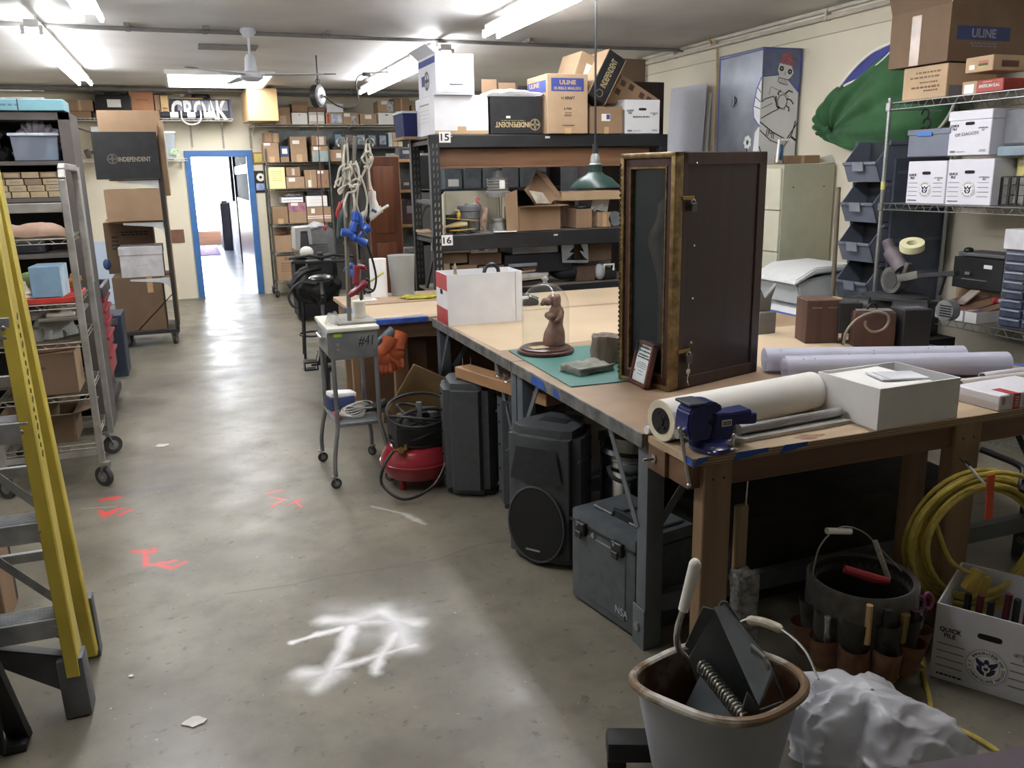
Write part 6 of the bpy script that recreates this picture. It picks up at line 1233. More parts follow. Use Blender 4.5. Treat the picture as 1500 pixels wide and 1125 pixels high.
# framed pictures and books on the dark upper shelf at the far wall
DSH = mat((58,58,58),.6); a,c = P(487,216,Y=12.95),P(600,218,Y=12.95)
b = MB(); b.box(a.x,3.6,12.95,YB-.02,a.z-.02,a.z+.005,mt=DSH); b.box(3.58,3.62,12.95,YB-.02,0,a.z+.02); tag(b.build('dark_shelf'),'dark shelf of small framed pictures on the far wall','shelf')
for i,(u0,u1,m) in enumerate(((490,503,(110,140,160)),(505,520,(128,104,96)),(522,537,(136,152,160)),(539,553,(120,136,140)),(555,568,(150,160,170)))):
    nm = ('blue picture in a dark frame nearest the wire rack','brownish picture in a dark frame on the dark shelf','pale picture in a dark frame in the middle of the dark shelf','greenish picture in a dark frame on the dark shelf','light blue picture in a dark frame nearest the books')[i]
    cf(nm,u0,u1,193+i*.6,215.5,a.z+.006,13.0,.03,mat((46,48,52),.5),name='framed_picture',cat='picture',deco=[('p','F',.5,.5,.7,.66,mat(m,.4,noise=.3,scale=20),'picture',.002)])
for lb,u0,u1,m in (('pale grey book on the dark shelf beside the blue crate',570,575,(190,200,206)),('tan book between a pale book and a cream book',575.5,583,(196,168,120)),('cream book at the end of the dark shelf row',583.5,590,(220,206,170))): cf(lb,u0,u1,194,216,a.z+.006,12.98,.2,mat(m,.6),name='book',cat='book')
b = MB(); a2 = P(392,191,Y=13.36); b.box(1.25,3.5,13.36,13.4,1.93,a2.z,mt=mat((104,112,112),.3,noise=.25,scale=4)); tag(b.build('wall_sheet'),'long dull grey green panel on the far wall behind the wire rack','panel')
b = MB(); b.box(2.03,3.56,13.3,13.33,.0,1.9,mt=mat((66,64,62),.7,noise=.1)); tag(b.build('dark_backdrop_board'),'large dark grey board behind the brown cabinet doors at the far wall','board')
# grey plastic housing on a dark stand
GP2 = mat((168,168,166),.55,noise=.05); T = thing('plastic_housing','grey plastic machine housing with a white cover in front of the wire rack','machine',(1.4,10.6,0))
b = MB(); a,c = P(450,380,Y=10.5),P(489,344,Y=10.5); b.prism([(a.x,10.5,a.z),(c.x,10.5,a.z),(c.x,10.5,c.z+.06),(c.x-.05,10.5,c.z+.1),(a.x,10.5,c.z+.04)],(0,.5,0),mat((128,130,130),.55),.01)
for i in range(4): b.box(a.x+.06,c.x-.08,10.49,10.5,a.z+.08+i*.03,a.z+.09+i*.03,mt=mat((100,102,102),.6))
b.build('body',None,T); b = MB(); b.prism([(1.17,10.45,c.z-.16),(1.18,10.45,c.z+.1),(1.36,10.45,c.z+.11),(1.37,10.45,c.z-.1),(1.33,10.45,c.z-.1),(1.32,10.45,c.z+.06),(1.24,10.45,c.z+.06),(1.22,10.45,c.z-.16)],(0,.4,0),GP2,.004); b.box(1.23,1.33,10.47,10.8,c.z-.15,c.z+.06,mt=mat((70,72,74),.6)); b.build('hood',None,T)
b = MB(); b.surf(lambda u,v: (1.32+.3*u,10.5+.4*v,c.z+.07+.08*math.sin(PI*u)*(.6+.4*math.sin(PI*v))+.03*NZ.noise(V((u*4,v*4,0)))),16,12,mat((214,214,216),.4)); b.shell(.004); b.build('cover',None,T)
b = MB(); b.ball((1.28,10.35,.85),(.08,.08,.07),PAPER(),18); b.build('white_lamp',None,T)
b = MB(); b.box(1.15,1.65,10.5,10.95,.05,a.z,mt=DARK()); b.box(1.12,1.68,10.46,10.98,a.z-.03,a.z,bev=.004,mt=mat((60,60,62),.5)); b.build('stand',None,T)
b = MB(); b.box(1.86,1.94,10.3,10.6,0,1.86,bev=.004,mt=wood((58,40,34),(40,28,24),axis=2)); tag(b.build('dark_wood_post'),'tall dark brown cabinet side standing behind the hot glue guns','cabinet side')
# brown wooden door
T = thing('wooden_door_panel','tall reddish brown wooden door leaning behind the hanging ropes','door',(1.9,8.55,0)); RB = wood((122,66,38),(94,48,28),.4,axis=2,scale=4)
b = MB(); b.box(1.70,2.02,8.55,8.59,.0,1.895,bev=.004,mt=RB); b.build('slab',None,T); b = MB()
for z0,z1 in ((1.15,1.8),(.35,1.05)): b.box(1.755,1.965,8.54,8.555,z0,z1,bev=.012,mt=wood((136,76,44),(104,56,32),.4,axis=2))
b.build('raised_panel',None,T)
# pale wood shelving behind the black rack
T = thing('open_shelving','open pine framed shelving seen between the brown door and the black rack','shelf',(2.5,9.4,0)); PN = wood((176,134,84),(146,106,62),axis=2)
for x in (2.14,3.9):
    for y in (9.2,9.6): b = MB(); b.box(x,x+.04,y,y+.06,0,1.92,mt=PN); b.build('post',None,T)
for z in (.28,.75,1.19,1.56,1.88): b = MB(); b.box(2.14,3.94,9.2,9.66,z-.03,z,mt=PN); b.build('shelf_board',None,T)
MB().box(2.14,3.94,9.66,9.68,0,1.95,mt=mat((120,128,128),.5,noise=.2)).build('back_panel',None,T)
for lb,x,z,s,m in (('dark square gadget on the top pine shelf',2.2,1.88,(.14,.2,.12),(50,54,62)),('white bottle like bin on the top pine shelf',2.32,1.88,(.09,.1,.16),(200,206,214)),('small dark gadgets on the pine shelf behind the black rack post',2.2,1.56,(.12,.1,.1),(60,56,50)),('pale box on the middle pine shelf',2.33,1.56,(.08,.1,.2),(150,138,112)),('dark red bundle on the middle pine shelf',2.2,1.19,(.2,.2,.26),(84,54,56)),('grey white boxes on the lower pine shelf',2.2,.75,(.16,.2,.18),(170,172,174))):
    carton(lb,x,x+s[0],9.25,9.25+s[1],z+.001,z+s[2],mat(m,.6,noise=.2,scale=30),name='small_box',deco=[('p','F',.5,.6,.5,.3,mat((150,150,150),.6),'label')])
for i in range(5): carton(('pale blue grey storage jar box nearest the rack post','greyish clear box second in the row above the cream board','white topped clear box in the row above the cream board','dull clear box fourth in the row above the cream board','dull clear box nearest the metal stove')[i],2.4+.2*i,2.58+.2*i,9.1-.85,9.3-.85,1.57,1.80,mat((96+8*i,106+7*i,112+6*i),.4,noise=.15),name='clear_box',deco=[('p','F',.5,.25,.6,.3,PAPER() if i in (0,2) else GREYPRINT(),'label')])
T = thing('dark_shelf_unit','dark shelving of storage boxes behind the black rack','shelf',(3.3,8.4,0)); MB().box(2.25,4.9,8.2,8.6,1.54,1.57,mt=DSH).build('shelf_board',None,T); MB().box(2.25,4.9,8.6,8.62,.0,1.9,mt=mat((36,36,38),.7)).build('back_board',None,T); MB().box(3.46,3.50,8.2,8.6,0,1.95,mt=DSH).build('divider',None,T); MB().box(2.25,4.9,8.2,8.6,.4,.43,mt=DSH).build('shelf_board',None,T)
for x in (2.25,4.86): MB().box(x,x+.04,8.2,8.6,0,1.56,mt=DSH).build('end_panel',None,T)
b = MB(); b.box(3.62,4.62,8.19,8.2,1.35,1.93,mt=mat((158,162,166),.5)); b.box(3.62,4.62,8.18,8.19,1.84,1.93,mt=BLACK()); b.box(4.4,4.5,8.18,8.19,1.6,1.93); b.box(3.62,3.66,8.19,8.24,0,1.36); b.box(4.58,4.62,8.19,8.24,0,1.36); tag(b.build('grey_machine'),'grey and black machine front behind the open brown carton','machine')
# cord reel
T = thing('cord_reel','round cord reel with a black rim hanging from the ceiling','cord reel',(1.42,9.5,2.42)); b = MB(); c = V((1.425,9.5,2.535)); ax = V((.8,-.6,0)).normalized()
b.cyl(c-ax*.045,c+ax*.02,.115,seg=32,mt=BLACK()); b.build('drum',None,T); b = MB(); b.cyl(c+ax*.02,c+ax*.034,.095,.085,seg=32,mt=mat((200,202,204),.3,.6)); b.cyl(c+ax*.034,c+ax*.06,.02,seg=14); b.build('face_plate',None,T)
b = MB(); b.cyl(c+V((0,0,.11)),(c.x,c.y,ZC),.008,seg=8,mt=BLACK()); b.tube(arc(c+V((0,0,.15)),.02,0,2*PI,14),.005,6); b.build('hanger',None,T)
b = MB(); b.tube(smooth([tuple(c+V((-.03,0,-.1))),(1.385,9.5,2.0),(1.385,9.5,1.4),(1.388,9.5,1.2)],4),.006,6,mat((110,56,56),.6)); b.ball((1.388,9.5,1.17),(.02,.02,.03),mat((196,40,40),.5)); b.build('drop_cord',None,T)
b = MB(); b.tube(smooth([tuple(c+ax*.06),(1.6,9.45,2.44),(1.75,9.5,2.42),(1.86,9.6,2.5),(1.88,9.8,2.7),(2.0,10,2.82),(2.36,10.1,2.86)],6),.008,6,BLACK()); b.box(2.0,2.09,9.98,10.04,2.8,2.84,bev=.01,mt=BLACK()); tag(b.build('power_cable'),'black power cable looping from the cord reel to the strip light','cable')
# ceiling fans
WFN = mat((206,208,214),.35,noise=.04)
def fan(label,x,y,zc,a0):
    T = thing('ceiling_fan',label,'ceiling fan',(x,y,zc)); b = MB(); b.lathe([(0,.0),(.06,0),(.07,-.03),(.03,-.07),(0,-.07)][::-1],(x,y,ZC),24,WFN); b.cyl((x,y,ZC-.05),(x,y,zc+.16),.011,seg=10); b.build('down_rod',None,T)
    b = MB(); b.lathe([(0,-.05),(.06,-.045),(.1,-.02),(.105,.015),(.085,.03),(.055,.035),(.05,.05),(.045,.14),(.03,.17),(0,.17)],(x,y,zc),32,WFN); b.build('motor',None,T)
    for i in range(3):
        a = a0+i*2*PI/3; d = V((math.cos(a),math.sin(a),0)); s = V((-d.y,d.x,0)); b = MB(); c = V((x,y,zc))
        b.prism([c+d*.1-s*.03,c+d*.2-s*.075,c+d*.62-s*.035,c+d*.62+s*.025,c+d*.2+s*.06,c+d*.1+s*.03],(0,0,.006),mat((176,178,182),.45)); b.prism([c+d*.62-s*.035,c+d*.72-s*.03,c+d*.72+s*.015,c+d*.62+s*.025],(0,0,.006),mat((96,92,88),.6)); b.build('blade',None,T)
fan('white three bladed ceiling fan hanging in front of the light panel',.64,8.0,2.565,-.3)
fan('ceiling fan above the tall dark shelving, only one blade in view',-1.92,9.95,2.585,-.08)
# ================================================================ glue gun cart, bicycle, stool, bench things
MG = mat((140,143,146),.35,.6,noise=.12,scale=8); c = [V((.672,4.60,0)),V((.655,5.06,0)),V((.945,5.04,0)),V((.905,4.57,0))]
T = thing('medical_cart','small grey steel cart numbered 41 with curved legs on casters','cart',(.79,4.82,0))
bx0,bx1,by0,by1 = .655,.915,4.585,5.06
b = MB(); b.box(bx0,bx1,by0,by1,.73,.885,bev=.006,mt=MG); b.build('body',None,T); b = MB(); b.box(bx0-.012,bx1+.012,by0-.012,by1+.012,.885,.907,bev=.006,mt=mat((206,204,190),.4,noise=.06)); b.build('top',None,T)
b = MB(); b.box(bx0-.006,bx0,by0+.06,by1-.06,.745,.872,bev=.003,mt=MG); b.tube([(bx0-.004,by0+.14,.835),(bx0-.028,by0+.14,.835),(bx0-.028,by0+.3,.835),(bx0-.004,by0+.3,.835)],.009,8,CHROME()); b.build('drawer',None,T)
for x,y,sx,sy in ((bx0+.012,by0+.015,-1,-1),(bx1-.012,by0+.015,1,-1),(bx0+.012,by1-.015,-1,1),(bx1-.012,by1-.015,1,1)):
    e = .035; b = MB(); b.tube(smooth([(x,y,.74),(x,y,.42),(x+sx*.003,y,.34),(x+sx*e*.6,y+sy*.02,.25),(x+sx*e,y+sy*.03,.15),(x+sx*e,y+sy*.03,.07)],6),.0125,10,MG); b.build('leg',None,T); caster(T,x+sx*e,y+sy*.03,.075,.03,ang=1.2+sx)
b = MB(); b.box(bx0-.0,bx1,by0+.01,by1,.345,.365,bev=.003,mt=MG); b.build('lower_shelf',None,T)
b = MB(); b.box(.675,.72,by0-.0015,by0,.858,.878,mt=mat((146,204,40),.6)); b.build('green_sticker',None,T); lettering('#41',INK(),T,(.85,by0-.001,.826),(1,0,0),(0,0,1),.085,.06,local=False,skew=.2)
b = MB(); b.cyl((.695,by0,.815),(.695,by0-.006,.815),.008,seg=12,mt=STEEL()); b.cyl((.695,by0,.79),(.695,by0-.006,.79),.008,seg=12); b.build('lock',None,T)
T = thing('pole_stand','steel pole stand with top hooks carrying glue guns and ropes','stand',(.84,4.8,.908)); SPc = mat((150,148,138),.35,.7,noise=.12)
b = MB(); b.box(.71,.93,4.66,4.98,.908,.922,bev=.003,mt=mat((152,150,140),.5,.3)); b.build('base_plate',None,T)
for x,y,z in ((.79,4.723,1.91),(.895,4.88,1.35)): b = MB(); b.cyl((x,y,.92),(x+.03 if x < .8 else x,y,z),.0125,seg=12,mt=SPc); b.build('pole',None,T)
px = .885; b = MB(); b.cyl((.82,4.72,1.35),(px,4.72,1.915),.011,seg=10,mt=SPc); b.build('pole',None,T)
for s in (-1,1):
    b = MB(); b.tube(smooth([(px,4.72,1.905),(px+s*.04,4.72,1.903),(px+s*.047,4.72,1.87),(px+s*.055,4.72,1.86)],5)+arc((px+s*.077,4.72,1.878),.022,PI*(1 if s > 0 else 0)+.3*s,(PI-s*0 if s > 0 else 0)+.3*s-s*4.4,12),.006,8,SPc); b.build('hook',None,T)
RP = mat((206,200,182),.85,noise=.1,scale=60); CRM = mat((222,220,208),.4,noise=.03)
def Q(u,v,dy=0): return tuple(P(u,v,Y=4.70+dy))
def rope(label,paths,r=.006,m=None):
    b = MB()
    for p in paths: b.tube(smooth([Q(*q) for q in p],5),r,7,m or RP)
    return tag(b.build('hanging_rope'),label,'rope','ropes hanging on the pole stand')
rope('white rope hank hanging on the hook farther from the black rack',[[(505,212),(503,235,-.01),(505,262),(497,285,.01)],[(508,210),(510,238,.01),(508,262)],[(506,240),(498,246,-.02),(494,262),(490,275)],[(509,240),(516,250,-.02),(510,262),(502,256)],[(502,250),(511,246,-.03),(514,252)],[(500,262),(496,272,.0),(492,266),(501,260)]])
rope('tangled white rope bundle knotted in the middle of the pole stand',[[(514,236),(512,262,-.02),(520,300),(514,330)],[(521,236),(526,255,-.02),(522,300,.01),(526,328)],[(515,240),(508,262,.02),(500,282),(496,278),(512,268)],[(520,246),(532,268,-.01),(538,298),(530,318),(522,300)],[(513,268),(522,262,-.04),(528,268),(518,274,-.04),(510,268)],[(512,274),(524,270,-.045),(520,280,-.03),(511,282)],[(517,268),(519,300,-.03),(517,310)],[(526,250),(520,240,-.02),(516,246),(522,262)],[(510,282),(504,300,-.02),(508,318)]])
rope('white rope knot hanging on the hook nearer the black rack',[[(537,210),(536,226),(538,240),(530,258),(524,268)],[(540,210),(543,228),(540,242),(541,262),(542,278)],[(535,226),(530,232,-.02),(536,240),(544,234,-.02),(540,226)],[(533,226),(540,222,-.03),(545,228)],[(539,236),(546,230,-.02),(541,246),(534,244,-.03)]])
def gun(label,m,rot,off,trig=None,name='glue_gun',nz=None):
    T = thing(name,label,'glue gun',off); R = Euler(rot).to_matrix(); f = lambda x,y,z: V(off)+R @ V((x,y,z)); b = MB()
    b.tube([f(-.085,0,0),f(-.06,0,.002),f(0,0,.004),f(.05,0,0),f(.07,0,0)],[.021,.026,.027,.022,.014],14,m); b.tube(smooth([f(-.04,0,-.005),f(-.055,0,-.06),f(-.07,0,-.115),f(-.075,0,-.13)],4),[.022,.023,.022,.021,.02,.019,.018,.017,.018,.02,.021,.02,.018][:13],12,m); b.build('housing',None,T)
    b = MB(); b.tube([f(.065,0,0),f(.1,0,0),f(.112,0,0)],[.009,.007,.003],10,nz or m); b.build('nozzle',None,T)
    b = MB(); b.tube(smooth([f(0,0,-.02),f(-.01,0,-.045),f(-.028,0,-.065)],4),.008,8,trig or m); b.build('trigger',None,T)
    return T
BG = mat((44,84,172),.32,noise=.06,coat=.3)
q = P(522,332,Y=4.69)
T = thing('glue_gun','bright blue hot glue gun hanging on the pole stand','glue gun',q); b = MB(); Qb = lambda u,v,dy=0: tuple(P(u,v,Y=4.67+dy))
b.tube(smooth([Qb(521,310),Qb(520,322),Qb(517,336),Qb(516,346),Qb(526,352),Qb(536,357)],5),[.016,.018,.019,.02,.021,.022]*4+[.024,.023],14,BG); b.tube(smooth([Qb(522,310),Qb(527,318),Qb(530,330),Qb(536,336)],4),.013,12,BG); b.tube(smooth([Qb(533,338),Qb(541,332)],4),[.022,.024,.026,.026,.024],14,BG); b.tube(smooth([Qb(531,340),Qb(527,346),Qb(526,350)],4),.012,12,BG); b.tube([Qb(516,343),Qb(507,341),Qb(500,340)],[.02,.022,.021],14,BG); b.build('housing',None,T)
b = MB(); b.tube(smooth([Qb(538,358),Qb(543,372),Qb(548,390),Qb(551,408),Qb(548,424),Qb(540,428),Qb(532,424)],5),.006,8,BLACK()); b.build('power_cord',None,T)
T = thing('heat_gun','cream white heat gun hanging nose first on the pole stand','heat gun',P(548,300,Y=4.72)); b = MB(); Qw = lambda u,v,dy=0: tuple(P(u,v,Y=4.74+dy))
b.tube(smooth([Qw(545,280),Qw(546,292),Qw(548,302),Qw(550,310)],4),[.019,.021,.021,.02,.02,.021,.023,.025,.026,.026,.026,.024,.022],14,CRM); b.tube(smooth([Qw(530,320),Qw(545,313),Qw(556,307)],4),[.028,.032,.033,.032,.03,.027,.024,.022,.018],14,CRM); b.build('housing',None,T); b = MB(); b.tube([Qw(555,308),Qw(559,306)],.02,12,CRM); b.tube([Qw(558,307),Qw(569,301)],.008,10,PAPER()); b.build('nozzle',None,T)
b = MB(); b.obox(Qw(548,309,-.028),(.03,.004,.014),(0,.5,0),0,BLUEINK()); b.build('badge',None,T); b = MB(); b.tube(smooth([Qw(545,281),Qw(543,274),Qw(541,262)],4),[.013,.011,.009,.008,.007,.006,.006,.005,.005],8,RP); b.build('cord_strain_relief',None,T)
DGN = mat((58,74,76),.4,noise=.1); T = thing('glue_gun','dark grey green glue gun hanging behind the bright blue one','glue gun',P(503,330,Y=4.76)); b = MB(); Qg = lambda u,v: tuple(P(u,v,Y=4.77))
b.tube(smooth([Qg(509,297),Qg(504,312),Qg(500,330),Qg(497,350)],5),[.018,.02,.022,.024,.026,.027,.028,.028,.027,.026,.024,.022,.02,.018,.016,.012],14,DGN); b.build('housing',None,T); b = MB(); b.tube([Qg(508,345),Qg(504,358)],[.01,.004],10,mat((180,150,90),.3,.8)); b.build('nozzle',None,T)
b = MB(); b.tube(smooth([Qg(505,292),Qg(499,302),Qg(496,318),Qg(494,312),Qg(499,296)],5),.009,8,mat((206,54,54),.4)); tag(b.build('red_clamp'),'red spring clamp hanging beside the dark grey green glue gun','clamp')
DR = mat((136,36,50),.35,noise=.06,coat=.3); T = thing('glue_gun','dark red glue gun hanging low over the cart top','glue gun',P(527,410,Y=4.68)); b = MB(); Qr = lambda u,v,dy=0: tuple(P(u,v,Y=4.66+dy))
b.tube(smooth([Qr(523,389),Qr(522,402),Qr(521,416)],4),[.019,.02,.02,.019,.018,.018,.019,.02,.02],14,DR); b.tube(smooth([Qr(537,413),Qr(527,421),Qr(516,430),Qr(511,434)],4),[.018,.02,.021,.021,.02,.02,.019,.018,.017,.015,.013,.012,.01],14,DR); b.tube([Qr(524,390),Qr(533,392),Qr(536,396)],[.017,.014,.008],12,mat((160,30,50),.35)); b.build('housing',None,T); b = MB(); b.tube(smooth([Qr(536,408),Qr(541,412),Qr(538,420),Qr(548,426)],4),.005,6,BLACK()); b.build('power_cord',None,T)
b = MB(); b.tube([Qr(537,416,.02),Qr(562,399,.02)],.0055,8,mat((216,204,70),.5)); tag(b.build('glue_stick'),'yellow glue stick poking out of the dark red glue gun','glue stick')
T = gun('blue glue gun half hidden behind the poles above the cart',mat((40,74,150),.4),(0,.3,1.9),(.83,4.87,1.2)); T.scale = (.6,.6,.7)
b = MB(); b.tube(smooth([Q(536,215,.03),Q(528,250,.03),Q(534,280,.03),Q(540,300,.0),(Q(539,320))],5),.006,6,BLACK()); b.ball(Q(539,322),(.012,.012,.022)); b.tube(smooth([Q(512,215,.04),Q(513,300,.04),Q(524,350,.03),Q(527,380,.03)],5),.006,6); b.tube(smooth([Q(528,330,.04),Q(528,360,.03),Q(531,400,.02),Q(529,440)],5),.007,6,mat((70,72,74),.4)); tag(b.build('power_cable'),'black power cables hanging among the ropes on the pole stand','cable')
b = MB(); b.lathe([(0,0),(.036,0),(.038,.09),(.034,.095),(0,.095)],(.865,4.82,.923),20,mat((214,208,190),.6)); tag(b.build('paper_cup'),'pale cup standing between the poles on the cart top','cup')
b = MB(); b.surf(lambda u,v: (.70+.045*math.cos(2*PI*u)*(1-.4*v),4.74+.05*math.sin(2*PI*u)*(1-.4*v),.909+.055*v+.012*math.sin(4*PI*u)),24,6,glass((236,236,232),.15,1.3,.35),cu=True); b.shell(.003); tag(b.build('clear_cup'),'crumpled clear plastic cup on the cart top','cup')

b = MB(); rnd = random.Random(9)
for k in range(7): q0 = V((.76+.01*k,4.72,.38+.008*k)); b.tube([q0+V((.07*math.cos(t)*(1+.1*rnd.random()),.06*math.sin(t),.01*math.sin(2*t+k))) for t in [i*2*PI/20 for i in range(20)]],.004,6,mat((176,172,162),.6),closed=True)
tag(b.build('cable_coil'),'coil of grey cable on the lower cart shelf','cable'); b = MB(); b.tube(smooth([(.76,4.75,.378),(.84,4.72,.40),(.93,4.70,.42),(.97,4.69,.44)],4),[.02]*6+[.026]*7,8,BLACK()); tag(b.build('black_tool'),'black power tool lying on the lower cart shelf','tool')
b = MB(); b.obox((.74,4.95,.405),(.15,.12,.07),(0,0,.2),.01,mat((54,66,108),.5)); b.obox((.75,4.95,.45),(.16,.1,.03),(0,.1,.2),.012,PAPER()); tag(b.build('blue_box'),'blue box with white cloth on the lower cart shelf','box'); b = MB(); b.obox((.685,4.72,.385),(.03,.1,.03),None,.008,mat((196,50,50),.5)); tag(b.build('red_grip'),'small red handled tool on the lower cart shelf','tool')
# gloves, pipe and cabinet behind the blue taped bench
OG = mat((206,92,42),.75,noise=.15,scale=14,bump=.3)
for lb,o,sg in (('orange work glove hanging under the blue taped bench edge, nearer the cart',V((1.05,5.11,.60)),-1),('second orange work glove bunched against the bench leg',V((1.13,5.12,.62)),1)):
    b = MB(); b.ball(o,(.05,.035,.062),OG,16,(0,.5*sg,0)); b.tube(smooth([o+V((.02*sg,0,.04)),o+V((.03,.0,.09)),o+V((.05,.01,.13))],3),[.04,.038,.036,.038,.042,.046,.05],14)
    for k in range(4): b.tube(smooth([o+V((-.03+.02*k,-.01,-.03)),o+V((-.05+.026*k,-.02-.004*k,-.07)),o+V((-.055+.03*k-.01*sg,-.005,-.105+.012*abs(k-1.5)))],3),[.016,.0165,.016,.0155,.015,.014,.009],9)
    b.tube(smooth([o+V((-.04*sg,-.01,0)),o+V((-.07*sg,-.02,-.02)),o+V((-.085*sg,-.02,-.055))],3),[.017,.017,.016,.016,.015,.014,.009],9)
    tag(b.build('work_glove',None),lb,'glove','orange work gloves')
b = MB(); b.cyl((1.03,5.16,.68),(1.14,5.17,.76),.042,seg=20,mt=mat((66,76,82),.4)); b.cyl((1.02,5.158,.673),(1.03,5.16,.68),.03,seg=16,mt=DARK()); tag(b.build('dark_pipe'),'dark grey pipe above the orange gloves','pipe')
carton('pale grey metal cabinet standing behind the blue taped bench',1.16,1.6,6.45,6.72,.0,.78,mat((156,160,158),.45,noise=.06),name='metal_cabinet',cat='cabinet',deco=[('p','F',.3,.5,.5,.9,mat((164,168,166),.45),'door',.004)])
# bench top things at the far end
b = MB(); b.lathe([(0,0),(.062,0),(.062,.28),(.02,.28),(.02,.27),(0,.27)],(1.275,6.22,ZB+.007),28,mat((236,236,236),.8,noise=.02)); tag(b.build('paper_towel_roll'),'tall white paper roll standing on the farthest bench','paper roll')
b = MB(); b.lathe([(0,0),(.085,0),(.088,.1),(.1,.29),(.104,.295)],(1.46,6.25,ZB+.007),32,mat((196,198,196),.3,noise=.05)); b.shell(.003); T = thing('clear_tub','translucent white tub standing beside the tall paper roll','tub',(1.46,6.25,ZB+.007)); b.build('tub',None,T); b = MB(); b.lathe([(0,.008),(.08,.008),(.082,.12),(0,.12)],(1.46,6.25,ZB+.007),24,mat((206,196,166),.7)); b.build('contents',None,T)
b = MB(); YCm = mat((214,206,70),.85,noise=.08); b.surf(lambda u,v: (1.40+.27*u+.02*math.sin(6*v),5.94+.14*v+.015*math.sin(8*u),ZB+.012+.025*abs(NZ.noise(V((u*4,v*4,2))))+.012*math.sin(PI*u)*math.sin(PI*v)),26,16,YCm); b.shell(.004); tag(b.build('yellow_cloth',None,ang=60),'crumpled yellow cloth lying on the farthest bench','cloth')
b = MB(); b.lathe([(0,0),(.045,0),(.045,.01),(.03,.02),(0,.025)],(1.15,6.1,ZB+.007),18,mat((190,190,186),.5)); b.box(1.10,1.22,6.03,6.15,ZB+.006,ZB+.012,mt=PAPER()); tag(b.build('white_disc'),'white lid on a paper square beside the tall paper roll','lid')
# bicycle and stool
BK2 = mat((28,28,30),.35,noise=.1,coat=.2); T = thing('bicycle','black bicycle standing behind the glue gun cart','bicycle',(1.1,7.1,0)); wr = .24; w0,w1 = V((.92,6.75,wr)),V((1.08,7.7,wr)); dd = (w1-w0).normalized()
for w_ in (w0,w1):
    b = MB(); b.tube([w_+dd*wr*math.cos(t)+V((0,0,wr*math.sin(t))) for t in [i*2*PI/40 for i in range(40)]],.02,8,TIRE(),closed=True); b.tube([w_+dd*(wr-.025)*math.cos(t)+V((0,0,(wr-.025)*math.sin(t))) for t in [i*2*PI/40 for i in range(40)]],.008,6,STEEL(),closed=True)
    for i in range(14): t = i*2*PI/14; b.bar(w_,w_+dd*(wr-.02)*math.cos(t)+V((0,0,(wr-.02)*math.sin(t))),.0025,mt=STEEL())
    b.cyl(w_-V((.04,0,0)),w_+V((.04,0,0)),.018,seg=12); b.build('wheel',None,T)
m_ = (w0+w1)/2; bb = m_+V((0,0,.03)); st = bb-dd*.12+V((0,0,.5)); hd = w1-dd*.08+V((0,0,.48)); b = MB()
for p,q in ((bb,st),(bb,hd),(st-V((0,0,.08)),hd),(w0,bb),(w0,st-V((0,0,.1))),(w1,hd)): b.cyl(p,q,.018,seg=10,mt=BK2)
b.build('frame',None,T); b = MB(); b.cyl(st-V((0,0,.03)),st+V((0,0,.12)),.013,seg=10,mt=STEEL()); b.ball(st+V((0,0,.13)),(.1,.13,.03),BK2); b.build('saddle',None,T)
b = MB(); b.cyl(hd,hd+V((0,0,.3)),.016,seg=10,mt=BK2); s_ = V((dd.y,-dd.x,0)); b.tube([hd+V((0,0,.3))-s_*.28,hd+V((0,0,.32))-s_*.1,hd+V((0,0,.3)),hd+V((0,0,.32))+s_*.1,hd+V((0,0,.3))+s_*.28],.012,8,BK2); b.build('handlebar',None,T)
b = MB(); b.cyl(bb-s_*.06,bb+s_*.06,.02,seg=12,mt=STEEL()); b.cyl(bb-s_*.05,bb-s_*.055,.07,seg=20); b.bar(bb-s_*.08,bb-s_*.1+V((-.02,-.03,-.14)),.016,.01,mt=STEEL()); c_ = bb-s_*.15+V((-.02,-.03,-.14)); b.build('crank',None,T)
T2 = T; q = P(456,535,Y=6.8); b = MB()
for dz in (-.03,.03): b.box(q.x-.06,q.x+.05,q.y-.05,q.y+.05,q.z+dz-.006,q.z+dz+.006,bev=.003,mt=BK2)
b.box(q.x-.06,q.x-.05,q.y-.05,q.y+.05,q.z-.03,q.z+.03); b.box(q.x+.04,q.x+.05,q.y-.05,q.y+.05,q.z-.03,q.z+.03); b.cyl((q.x,q.y,q.z),(q.x+.12,q.y,q.z+.0),.008,seg=8); b.bar((q.x+.06,q.y,q.z),(q.x+.1,q.y,q.z+.16),.03,.02); b.build('pedal',None,T2)
T = thing('backpack','black backpack slumped over the bicycle handlebar and stool','backpack',(1.0,7.7,.7)); rnd = random.Random(12); bg = mat((26,26,28),.6,noise=.3,scale=16)
b = MB(); b.surf(lambda u,v: (lambda t,r: (1.02+.21*r*math.cos(t)*(1+.15*math.sin(3*t)),7.75+.16*r*math.sin(t),.60+.34*v+.05*NZ.noise(V((math.cos(t)*2,math.sin(t)*2,v*3)))))(2*PI*u,max(.02,math.sin(PI*v)**.5)*(1+.25*NZ.noise(V((math.cos(2*PI*u)*3,math.sin(2*PI*u)*3,v*5))))),36,18,bg,cu=True); b.build('bag',None,T,ang=70)
b = MB(); b.tube(smooth([(.84,7.62,.66),(.80,7.6,.78),(.9,7.58,.9),(1.05,7.6,.93)],5),.016,8,bg); b.tube(smooth([(.83,7.6,.6),(.78,7.6,.62),(.76,7.6,.72),(.86,7.57,.82),(1.0,7.58,.8)],5),.012,8,mat((70,70,70),.5)); b.box(.94,1.16,7.6,7.75,.78,1.0,bev=.02,mt=bg); b.box(1.04,1.09,7.66,7.72,1.0,1.06,bev=.006); b.bar((.8,7.6,.99),(1.3,7.6,.98),.03,.02,mt=BLACK()); b.build('straps',None,T)
